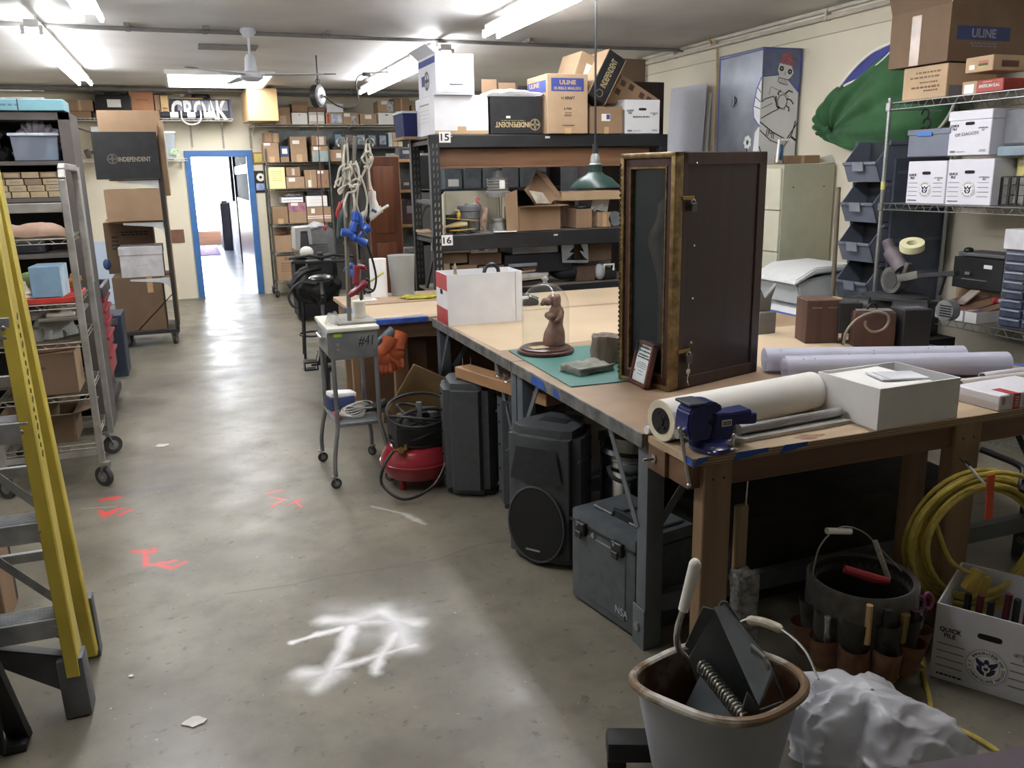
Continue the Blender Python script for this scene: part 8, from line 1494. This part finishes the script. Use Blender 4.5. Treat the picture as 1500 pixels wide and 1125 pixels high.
# foam boards
for i,(lb,u0,u1,v0,v1,m) in enumerate((('large pale grey foam board leaning on the side wall behind the display case',983,1035,130,122,(190,192,200)),('narrow white foam board leaning behind the large pale grey one',1035,1041,135,136,(214,212,206)))):
    a,c_ = P(u0,v0,X=4.86+.06*i),P(u1,v1,X=4.86+.06*i); b = MB(); b.prism([(4.72+.1*i,a.y,.02),(4.72+.1*i,c_.y,.02),(4.86+.06*i,c_.y,c_.z),(4.86+.06*i,a.y,a.z)],(.012,0,0),mat(m,.7,noise=.02)); tag(b.build('foam_board'),lb,'board','foam boards leaning on the side wall')
# green folded reflector bag on the wall
GN = mat((84,138,92),.8,rgb2=(64,112,72),scale=6,sheen=.2); T = thing('fabric_reflector','big round green fabric reflector with a white rim bunched on the side wall','reflector',(4.85,5.1,1.65)); GX = 4.80
w = lambda u,v,dx=0: V(P(u,v,X=GX+dx)); c_ = w(1318,165)
out = [w(*p) for p in ((1200,172),(1206,192),(1222,206),(1250,221),(1290,226),(1330,220),(1365,200),(1392,170),(1405,130),(1395,80),(1360,50),(1320,62),(1290,88),(1255,118),(1228,128),(1212,150))]; n = len(out)
k_ = w(1222,192)
def gsurf(u,v):
    p = smooth(out+[out[0]],8)[int(u*n*8) % (n*8)]; q = k_.lerp(p,v); a = math.atan2((p-k_).z,(p-k_).y)
    return V((GX-.02-.11*math.sin(PI*min(1,v*1.0))**.8+.028*math.sin(a*13+v*2)*v*(1-v)*3+.012*math.sin(a*29)*v*(1-v)*2,q.y,q.z))
b = MB(); b.surf(gsurf,n*8,22,GN,cu=True); b.shell(.004); b.build('fabric',None,T,ang=80)
b = MB(); b.tube(smooth([o_+V((-.015,0,0)) for o_ in out[1:12]],6),.012,8,mat((206,206,196),.6)); b.build('rim',None,T)
b = MB(); b.prism([w(1232,125,-.06),w(1256,98,-.06),w(1280,78,-.06),w(1312,62,-.06),w(1312,68,-.06),w(1286,92,-.06),w(1262,112,-.06)],(-.01,0,0),mat((48,56,128),.7)); b.build('blue_panel',None,T); b = MB(); b.tube(smooth([w(1229,127,-.075),w(1254,97,-.075),w(1280,75,-.075),w(1312,60,-.075)],5),.01,8,PAPER()); b.tube(smooth([w(1236,126,-.08),w(1262,112,-.08),w(1288,92,-.08),w(1308,72,-.08)],5),.006,8); b.build('white_piping',None,T)
b = MB(); b.tube(smooth([w(1268,222,-.04),w(1267,236,-.05),w(1270,242,-.06),w(1275,236,-.05)],4),.012,8,mat((206,200,180),.7)); b.build('hang_loop',None,T); b = MB(); b.surf(lambda u,v: k_+V((-.10+.02*v,.05*v*math.cos(2*PI*u),.05*v*math.sin(2*PI*u)))+V((-.02*math.sin(6*PI*u)*v,0,0)),30,4,GN,cu=True); b.shell(.004); b.build('gathered_knot',None,T)
# stacked hopper bins
HB = mat((104,110,124),.45,noise=.06)
def hopper(z,label,grp='grey hopper bins stacked by the side wall'):
    x0,x1,y0,y1,h = 4.30,4.88,4.56,4.86,.265; T = thing('hopper_bin',label,'bin',((x0+x1)/2,(y0+y1)/2,z),0,grp); t = .006; b = MB()
    for y in (y0,y1-t): b.prism([(x0+.03,y,z),(x1,y,z),(x1,y,z+h),(x0+.10,y,z+h),(x0-.02,y,z+h*.45)],(0,t,0),HB)
    b.box(x0+.03,x1,y0,y1,z,z+t,mt=HB); b.box(x1-t,x1,y0,y1,z,z+h); b.box(x0+.2,x0+.2+t,y0+t,y1-t,z+t,z+h*.98,mt=mat((40,42,48),.7)); b.build('tub',None,T)
    b = MB(); b.prism([(x0+.03,y0,z),(x0-.02,y0,z+h*.45),(x0-.014,y0,z+h*.45),(x0+.036,y0,z)],(0,y1-y0,0),HB); b.box(x0-.03,x0-.012,y0-.004,y1+.004,z+h*.42,z+h*.5,bev=.004); b.build('hopper_front',None,T); b = MB(); b.prism([(x0-.032,y0+.1,z+h*.5),(x0-.022,y0+.1,z+h*.27),(x0-.022,y0+.2,z+h*.27),(x0-.032,y0+.2,z+h*.5)],(-.008,0,0),mat((124,128,138),.45)); b.build('label_holder',None,T)
    for y in (y0-.012,y1): MB().box(x0+.08,x1,y,y+.012,z+h-.03,z+h,bev=.003,mt=HB).build('side_rail',None,T)
    return T
for i,lb in enumerate(('lowest visible grey hopper bin holding tan rope','grey hopper bin second from the bottom, above the rope filled one','grey hopper bin in the middle with a bare label holder','grey hopper bin with a white smudge on its label holder','topmost grey hopper bin under the green reflector')): hopper(.53+i*.268,lb)
b = MB(); rnd = random.Random(21)
for k in range(6): b.tube([(4.38+.07*math.cos(t)*(1+.1*rnd.random()),4.71+.11*math.sin(t),.66+.012*k+.01*math.sin(3*t)) for t in [i*2*PI/22 for i in range(22)]],.008,7,mat((186,158,110),.8,noise=.15),closed=True)
tag(b.build('rope_coil'),'coil of tan rope in the lowest visible grey hopper bin','rope'); hopper(.262,'grey hopper bin near the floor under the rope filled one'); hopper(-.006+.008,'grey hopper bin standing on the floor at the foot of the stack')
carton('dark grey plastic panel rack behind the wire rack post',4.42,4.90,4.53,4.555,.0,1.75,mat((70,76,90),.5),name='panel',cat='panel',deco=[('lines','F',.5,.5,.9,.9,8,mat((92,98,112),.5))])
PB2 = mat((206,210,210),.35,noise=.03)
for lb,z in (('translucent white storage tub with a sloping lid, the upper of two',.744),('translucent white storage tub with a sloping lid, the lower of two',.46)):
    T = thing('storage_tub',lb,'tub',(4.3,5.15,z),0,'white tubs stacked behind the bench'); b = MB(); b.prism([(4.06,4.93,z),(4.45,4.93,z),(4.45,4.93,z+.23),(4.0,4.93,z+.17)],(0,.45,0),PB2,.012); b.build('tub',None,T); b = MB(); b.prism([(3.97,4.90,z+.15),(3.98,4.90,z+.19),(4.14,4.90,z+.27),(4.48,4.90,z+.28),(4.48,4.90,z+.235),(4.14,4.90,z+.22)],(0,.5,0),mat((222,224,224),.3,noise=.03),.01); b.build('lid',None,T)
carton('low pale crate under the translucent white tubs',4.0,4.5,4.93,5.4,0,.455,mat((150,152,150),.6),'storage_crate','crate'); b = MB(); b.cyl((4.18,4.74,0),(4.20,4.80,1.57),.016,seg=10,mt=mat((112,98,78),.6)); tag(b.build('wood_pole'),'thin brown pole standing between the white tubs and grey hopper bins','pole')
# wire rack
CW = mat((176,180,180),.3,.85,noise=.1); T = thing('wire_rack','chrome wire shelving along the side wall loaded with file boxes','rack',(4.6,3.6,0)); qx0,qx1,qy0,qy1 = 4.31,4.88,2.6,4.51
for x in (qx0,qx1):
    for y in (qy0,qy1): b = MB(); b.cyl((x,y,0),(x,y,2.12),.0135,seg=12,mt=CW); z = .05
    for y in (qy0,qy1):
        b = MB(); b.cyl((x,y,0),(x,y,2.12),.0135,seg=12,mt=CW); b.ball((x,y,2.12),.0145); z = .08
        while z < 2.1: b.cyl((x,y,z),(x,y,z+.003),.0143,seg=12,mt=STEEL()); z += .0254
        b.build('post',None,T)
for z in (2.095,1.465,.78,.13):
    wshelf(T,qx0,qx1,qy0,qy1,z,CW,drop=.04)
    b = MB(); b.box(qx0-.018,qx0+.018,qy1-.018,qy1+.018,z-.05,z+.005,bev=.004,mt=CW); b.build('collar',None,T)
b = MB(); b.cyl((qx0,qy1,1.555),(qx0,qy1,1.605),.0155,seg=12,mt=mat((206,206,110),.5)); b.build('yellow_tape',None,T)
BX = 4.33; FW = mat((214,214,222),.6,noise=.02)
cr('white file box with an eagle seal nearest the wire rack post',1326,1382,236,295,1.469,BX,.40,FW,name='file_box',deco=[(d[0],'L',*d[2:]) for d in qf(.048)]); cr('white file box with an eagle seal beside the black wire basket',1383.5,1450,233,297,1.469,BX,.40,FW,name='file_box',deco=[(d[0],'L',*d[2:]) for d in qf(.048)])
cr('hand lettered white file box stacked on the sealed file boxes',1386,1447,163,233,1.755,BX,.40,FW,name='file_box',lid=.05,deco=[(d[0],'L',*d[2:]) for d in qf(0,'OF DAGON')])
T = cr('grey plastic tote with a blue latch on the sealed file box',1328,1388,190,234,1.755,BX+.0,.38,mat((112,118,132),.35,noise=.05),name='plastic_tote',cat='tote',lid=.03,deco=[('p','L',.42,.84,.36,.14,mat((60,120,200),.4),'latch',.012)])
carton('plain grey backed box behind the hand lettered file box',4.42,4.8,3.55,3.74,1.755,2.0,mat((120,122,128),.7)); b = MB(); b.box(4.36,4.6,3.50,3.72,1.745,1.80,bev=.01,mt=mat((128,146,158),.5)); b.box(4.38,4.58,3.52,3.7,1.80,1.815,bev=.004,mt=mat((70,76,84),.4)); tag(b.build('plastic_cover'),'blue grey plastic lid resting beside the hand lettered file box','lid')
carton('yellow folder box standing behind the black wire basket',4.48,4.7,3.60,3.68,1.47,1.74,mat((222,206,120),.6),name='folder',cat='folder',deco=[('p','L',.5,.9,.6,.06,PAPER(),'label')]); T = thing('wire_basket','black wire basket of grey scraps at the wire rack edge','basket',(4.5,3.4,1.469)); b = MB()
for z in (1.475,1.53,1.585,1.63):
    for p,q in (((4.33,3.28),(4.33,3.64)),((4.33,3.64),(4.6,3.64)),((4.33,3.28),(4.6,3.28)),((4.6,3.28),(4.6,3.64))): b.bar((*p,z),(*q,z),.008 if z in (1.475,1.63) else .004,mt=BLACK())
for i in range(8): b.bar((4.33,3.28+.051*i,1.475),(4.33,3.28+.051*i,1.63),.01,mt=BLACK())
for i in range(5): b.bar((4.33+.06*i,3.64,1.475),(4.33+.06*i,3.64,1.63),.01)
b.build('basket',None,T); b = MB(); b.prism([(4.40,3.62,1.48),(4.40,3.32,1.48),(4.40,3.36,1.66),(4.40,3.48,1.64),(4.40,3.54,1.69),(4.40,3.60,1.60)],(.14,0,0),mat((146,144,144),.6,noise=.15),.004); tag(b.build('grey_scraps'),'grey scraps filling the black wire basket','scraps'); carton('white box behind the black wire basket',4.55,4.8,3.3,3.5,1.47,1.80,PAPER()); b = MB(); b.ball((4.6,3.42,1.87),(.1,.1,.09),BLACK(),14); tag(b.build('black_hat'),'black rounded hat on the white box at the photo edge','hat')
# top of the rack
T = carton('big tan carton lying over two smaller ones on the wire rack top',4.29,4.93,4.07,4.53,2.30,2.62,card(5),open=1,flaps='LF',fl=.25,fa=70,deco=[('p','F',.42,.5,.66,.24,mat((44,60,106),.6),'blue_panel'),('t','F','ULINE',.42,.5,.3,.16,mat((130,130,150),.6),0,.03),('scribble','F',.42,.3,.34,.1,2,GREYPRINT()),('p','L',.45,.45,.16,.9,mat((176,152,130),.25,spec=.6),'clear_tape')])
carton('tan carton printed upside down with brown lettering on the wire rack top',4.32,4.72,4.085,4.425,2.1,2.294,card(4),deco=[('scribble','L',.55,.8,.6,.1,1,mat((120,92,64),.7)),('scribble','L',.5,.66,.66,.1,1,mat((120,92,64),.7)),('scribble','L',.6,.5,.4,.08,1,mat((120,92,64),.7)),('scribble','L',.5,.36,.7,.1,1,mat((110,82,56),.7)),('scribble','L',.65,.25,.36,.08,1,mat((110,82,56),.7)),('p','F',.2,.2,.3,.3,GREYPRINT(),'label')])
cr('red American flag box under the patterned tan carton',1409,1468,117,138,2.1,BX-.005,.2,mat((176,60,44),.5),name='flag_box',deco=[('p','L',.18,.5,.36,.98,card(2),'tan_panel'),('p','L',.17,.4,.24,.7,PAPER(),'sticker'),('t','L','AMERICAN FLAG',.67,.5,.5,.26,PAPER()),('scribble','L',.62,.8,.22,.09,1,mat((230,190,170),.6))]); cr('tan carton with a white ball and coloured flag prints on the red box',1412,1452,83,117,2.215,BX-.01,.26,card(4),rot=.0,deco=[('p','L',.25,.35,.2,.3,PAPER(),'white_ball_print'),('p','L',.66,.62,.34,.16,mat((196,110,100),.6),'red_print'),('p','L',.66,.45,.34,.14,mat((70,80,60),.6),'dark_print'),('p','L',.66,.3,.34,.14,mat((200,176,80),.6),'yellow_print'),('p','F',.5,.45,.5,.4,mat((96,50,40),.6),'maroon_print')]); b = MB(); b.surf(lambda u,v: (4.4+.3*u,3.2+.42*v,2.12+.1*math.sin(PI*u)+.03*NZ.noise(V((u*5,v*5,1)))),14,14,mat((110,122,130),.4)); b.shell(.005); tag(b.build('grey_bundle'),'grey plastic wrapped bundle beside the red flag box','bundle'); b = MB()
for k in range(4): b.tube([(4.50+.02*(k % 2),4.40+.028*math.cos(t),2.02-.055*k+.032*math.sin(t)) for t in [i*2*PI/14 for i in range(12)]],.006,6,BLACK())
tag(b.build('hook_chain'),'black S hooks hanging in a chain under the top wire shelf','hooks')
# chop saw and stand
SG = mat((120,118,112),.5,.4,noise=.2,scale=12); T = thing('chop_saw','dusty grey chop saw with a round table on the bench end stand','saw',(4.3,4.25,.8)); w = lambda u,v,X=4.22: V(P(u,v,X=X))
c_ = w(1345,441); b = MB(); b.lathe([(0,0),(.2,0),(.2,.014),(0,.018)],(4.20,4.22,.885),36,mat((78,80,82),.4,.5)); b.build('table',None,T); c_ = w(1308,410); b = MB(); b.cyl(c_-V((.02,0,0)),c_+V((.05,0,0)),.085,seg=32,mt=SG); b.cyl(c_-V((.025,0,0)),c_-V((.02,0,0)),.055,seg=28,mt=mat((92,92,90),.4,.5)); b.build('blade_guard',None,T)
b = MB(); b.cyl(w(1305,368),w(1322,395),.05,seg=18,mt=mat((108,98,104),.6,noise=.2)); b.cyl(w(1300,352),w(1306,370),.035,seg=16); b.build('motor',None,T); b = MB(); b.bar(w(1318,408),w(1348,402),.05,.05,.008,SG); b.bar(w(1332,385),w(1322,412),.04,.03,.004); b.build('pivot_arm',None,T); b = MB(); b.bar(w(1348,404),w(1402,400),.045,.03,.004,mat((54,54,56),.5)); b.bar(w(1385,400),w(1375,432),.025,.02,.003); b.build('fence',None,T)
T = thing('masking_tape_roll','fat pale yellow tape roll perched on the chop saw','tape roll',w(1336,366)); c_ = w(1336,360); b = MB(); b.lathe([(.032,-.022),(.072,-.022),(.074,0),(.072,.022),(.032,.022),(.032,-.022)],c_,32,mat((226,222,168),.6,noise=.03),rot=(.25,-.35,0)); b.build('tape',None,T)
T = thing('saw_motor_base','black motor housing with a red switch and round vent under the chop saw','motor',(4.3,4.2,.6)); a = w(1305,475); b = MB(); b.box(4.14,4.34,3.98,4.40,.66,.875,bev=.015,mt=BLACK()); b.box(4.1,4.4,3.9,4.46,0,.66,mt=DARK()); b.build('housing',None,T); q = w(1383,455,4.12); b = MB(); b.cyl(q+V((.06,0,0)),q,.062,seg=32,mt=mat((160,162,164),.35,.6)); b.build('vent_cap',None,T); b = MB()
for i in range(5): b.box(q.x-.003,q.x+.002,q.y-.05,q.y+.03,q.z-.035+i*.015,q.z-.028+i*.015,mt=DARK())
b.build('vent_slots',None,T); q = w(1328,448,4.13); b = MB(); b.bar(q+V((0,0,-.025)),q+V((-.0,-.02,.03)),.02,.02,.005,mat((206,40,44),.4)); b.build('switch',None,T)
# shelf boxes with blades, black machine, drawer unit
for i,(lb,y1,y0) in enumerate((('narrow white tray with red topped blades at the shelf edge nearest the chop saw',4.06,4.0),('white tray of brown paper sleeves second in the row of trays',3.99,3.905),('widest white tray of brown paper sleeves in the row',3.895,3.775),('white tray of brown sleeves beside the drawer unit',3.765,3.68))):
    T = carton(lb,4.30,4.68,y0,y1,.785,.85,mat((216,216,214),.6,noise=.02),name='parts_tray',cat='tray',open=1,inner=card(5),group='white trays of blades on the wire shelf',deco=[('p','L',.03,.5,.02,.96,GREYPRINT(),'edge')]); b = MB(); b.obox((4.5,(y0+y1)/2,.86),(.34,(y1-y0)*.86,.02),(0,-.16,0),.002,mat((128,92,68),.7,noise=.1)); b.obox((4.38,(y0+y1)/2,.845),(.06,(y1-y0)*.5,.012),(0,-.16,.3),.002,mat(((196,70,50),(206,180,160),(170,60,60),(60,70,120))[i],.6)); tag(b.build('blade_sleeves'),('red and brown blade sleeves in the narrow white tray','brown blade sleeves with a pale packet in the second tray','brown blade sleeves in the widest white tray','brown blade sleeves with blue packets beside the drawer unit')[i],'sleeves')
b = MB(); b.obox((4.5,3.93,.90),(.2,.06,.012),(0,-.3,.3),.002,mat((196,180,166),.3)); tag(b.build('clear_packet'),'clear plastic packet lying across the blade trays','packet'); b = MB(); b.cyl((4.55,3.76,.895),(4.66,3.68,.885),.012,seg=10,mt=PAPER()); b.cyl((4.55,3.76,.895),(4.53,3.775,.9),.015,seg=10,mt=mat((206,40,60),.4)); tag(b.build('marker_pen'),'white marker pen with a red end lying over the blade trays','pen')
carton('tan cardboard box standing behind the blade trays',4.70,4.75,3.78,4.2,.785,.93,card(2),name='cardboard_box'); T = carton('black machine box with a small label on the wire shelf behind the trays',4.62,4.85,3.80,4.17,.935,1.13,BLACK(),name='machine',cat='machine',deco=[('p','L',.7,.75,.16,.12,PAPER(),'label'),('p','L',.35,.5,.1,.1,mat((200,200,204),.2,.8),'knob',.02),('p','L',.45,.3,.5,.03,GREYPRINT(),'trim')]); b = MB(); b.box(4.64,4.84,3.82,4.16,1.136,1.16,bev=.006,mt=mat((96,96,98),.5)); b.ball((4.66,4.1,1.17),(.03,.03,.02),BLACK()); tag(b.build('metal_rail'),'grey metal plate on top of the black machine box','plate')
T = thing('drawer_organizer','grey organizer of small clear drawers on the wire shelf','organizer',(4.5,3.35,.785)); b = MB(); b.box(4.34,4.6,3.1,3.57,.785,1.23,bev=.006,mt=mat((104,108,122),.5)); b.build('body',None,T); carton('pale box on the organizer of small clear drawers',4.32,4.62,3.1,3.575,1.232,1.345,mat((206,206,210),.6)); DRW = mat((70,76,94),.2,noise=.2,scale=20)
for r_ in range(8):
    for k in range(3):
        y = 3.555-.148*k; z = .80+r_*.053; b = MB(); b.box(4.325,4.345,y-.138,y,z,z+.044,bev=.003,mt=DRW); b.box(4.318,4.327,y-.13,y-.01,z+.034,z+.044,bev=.002,mt=mat((150,156,172),.3)); b.build('small_drawer',None,T)
for k in range(6): b = MB(); b.tube(smooth([(4.2+.03*k,4.1-.05*k,.78),(4.22+.03*k,4.1-.05*k,.62),(4.19+.03*k,4.12-.05*k,.45)],4),.009,6,BLACK()) if k == 0 else b.tube(smooth([(4.2+.02*k,4.1-.07*k,.77),(4.22+.02*k,4.08-.07*k,.6),(4.25,4.0-.07*k,.5)],4),.008,6,BLACK()); tag(b.build('hanging_cable'),('black cable dropping below the saw motor','second black cable hanging below the wire shelf','third black cable hanging below the wire shelf','fourth black cable hanging below the wire shelf','fifth black cable hanging below the wire shelf','last black cable hanging below the blade trays')[k],'cable','black cables under the wire shelf') if k < 1 else b.bm.free()
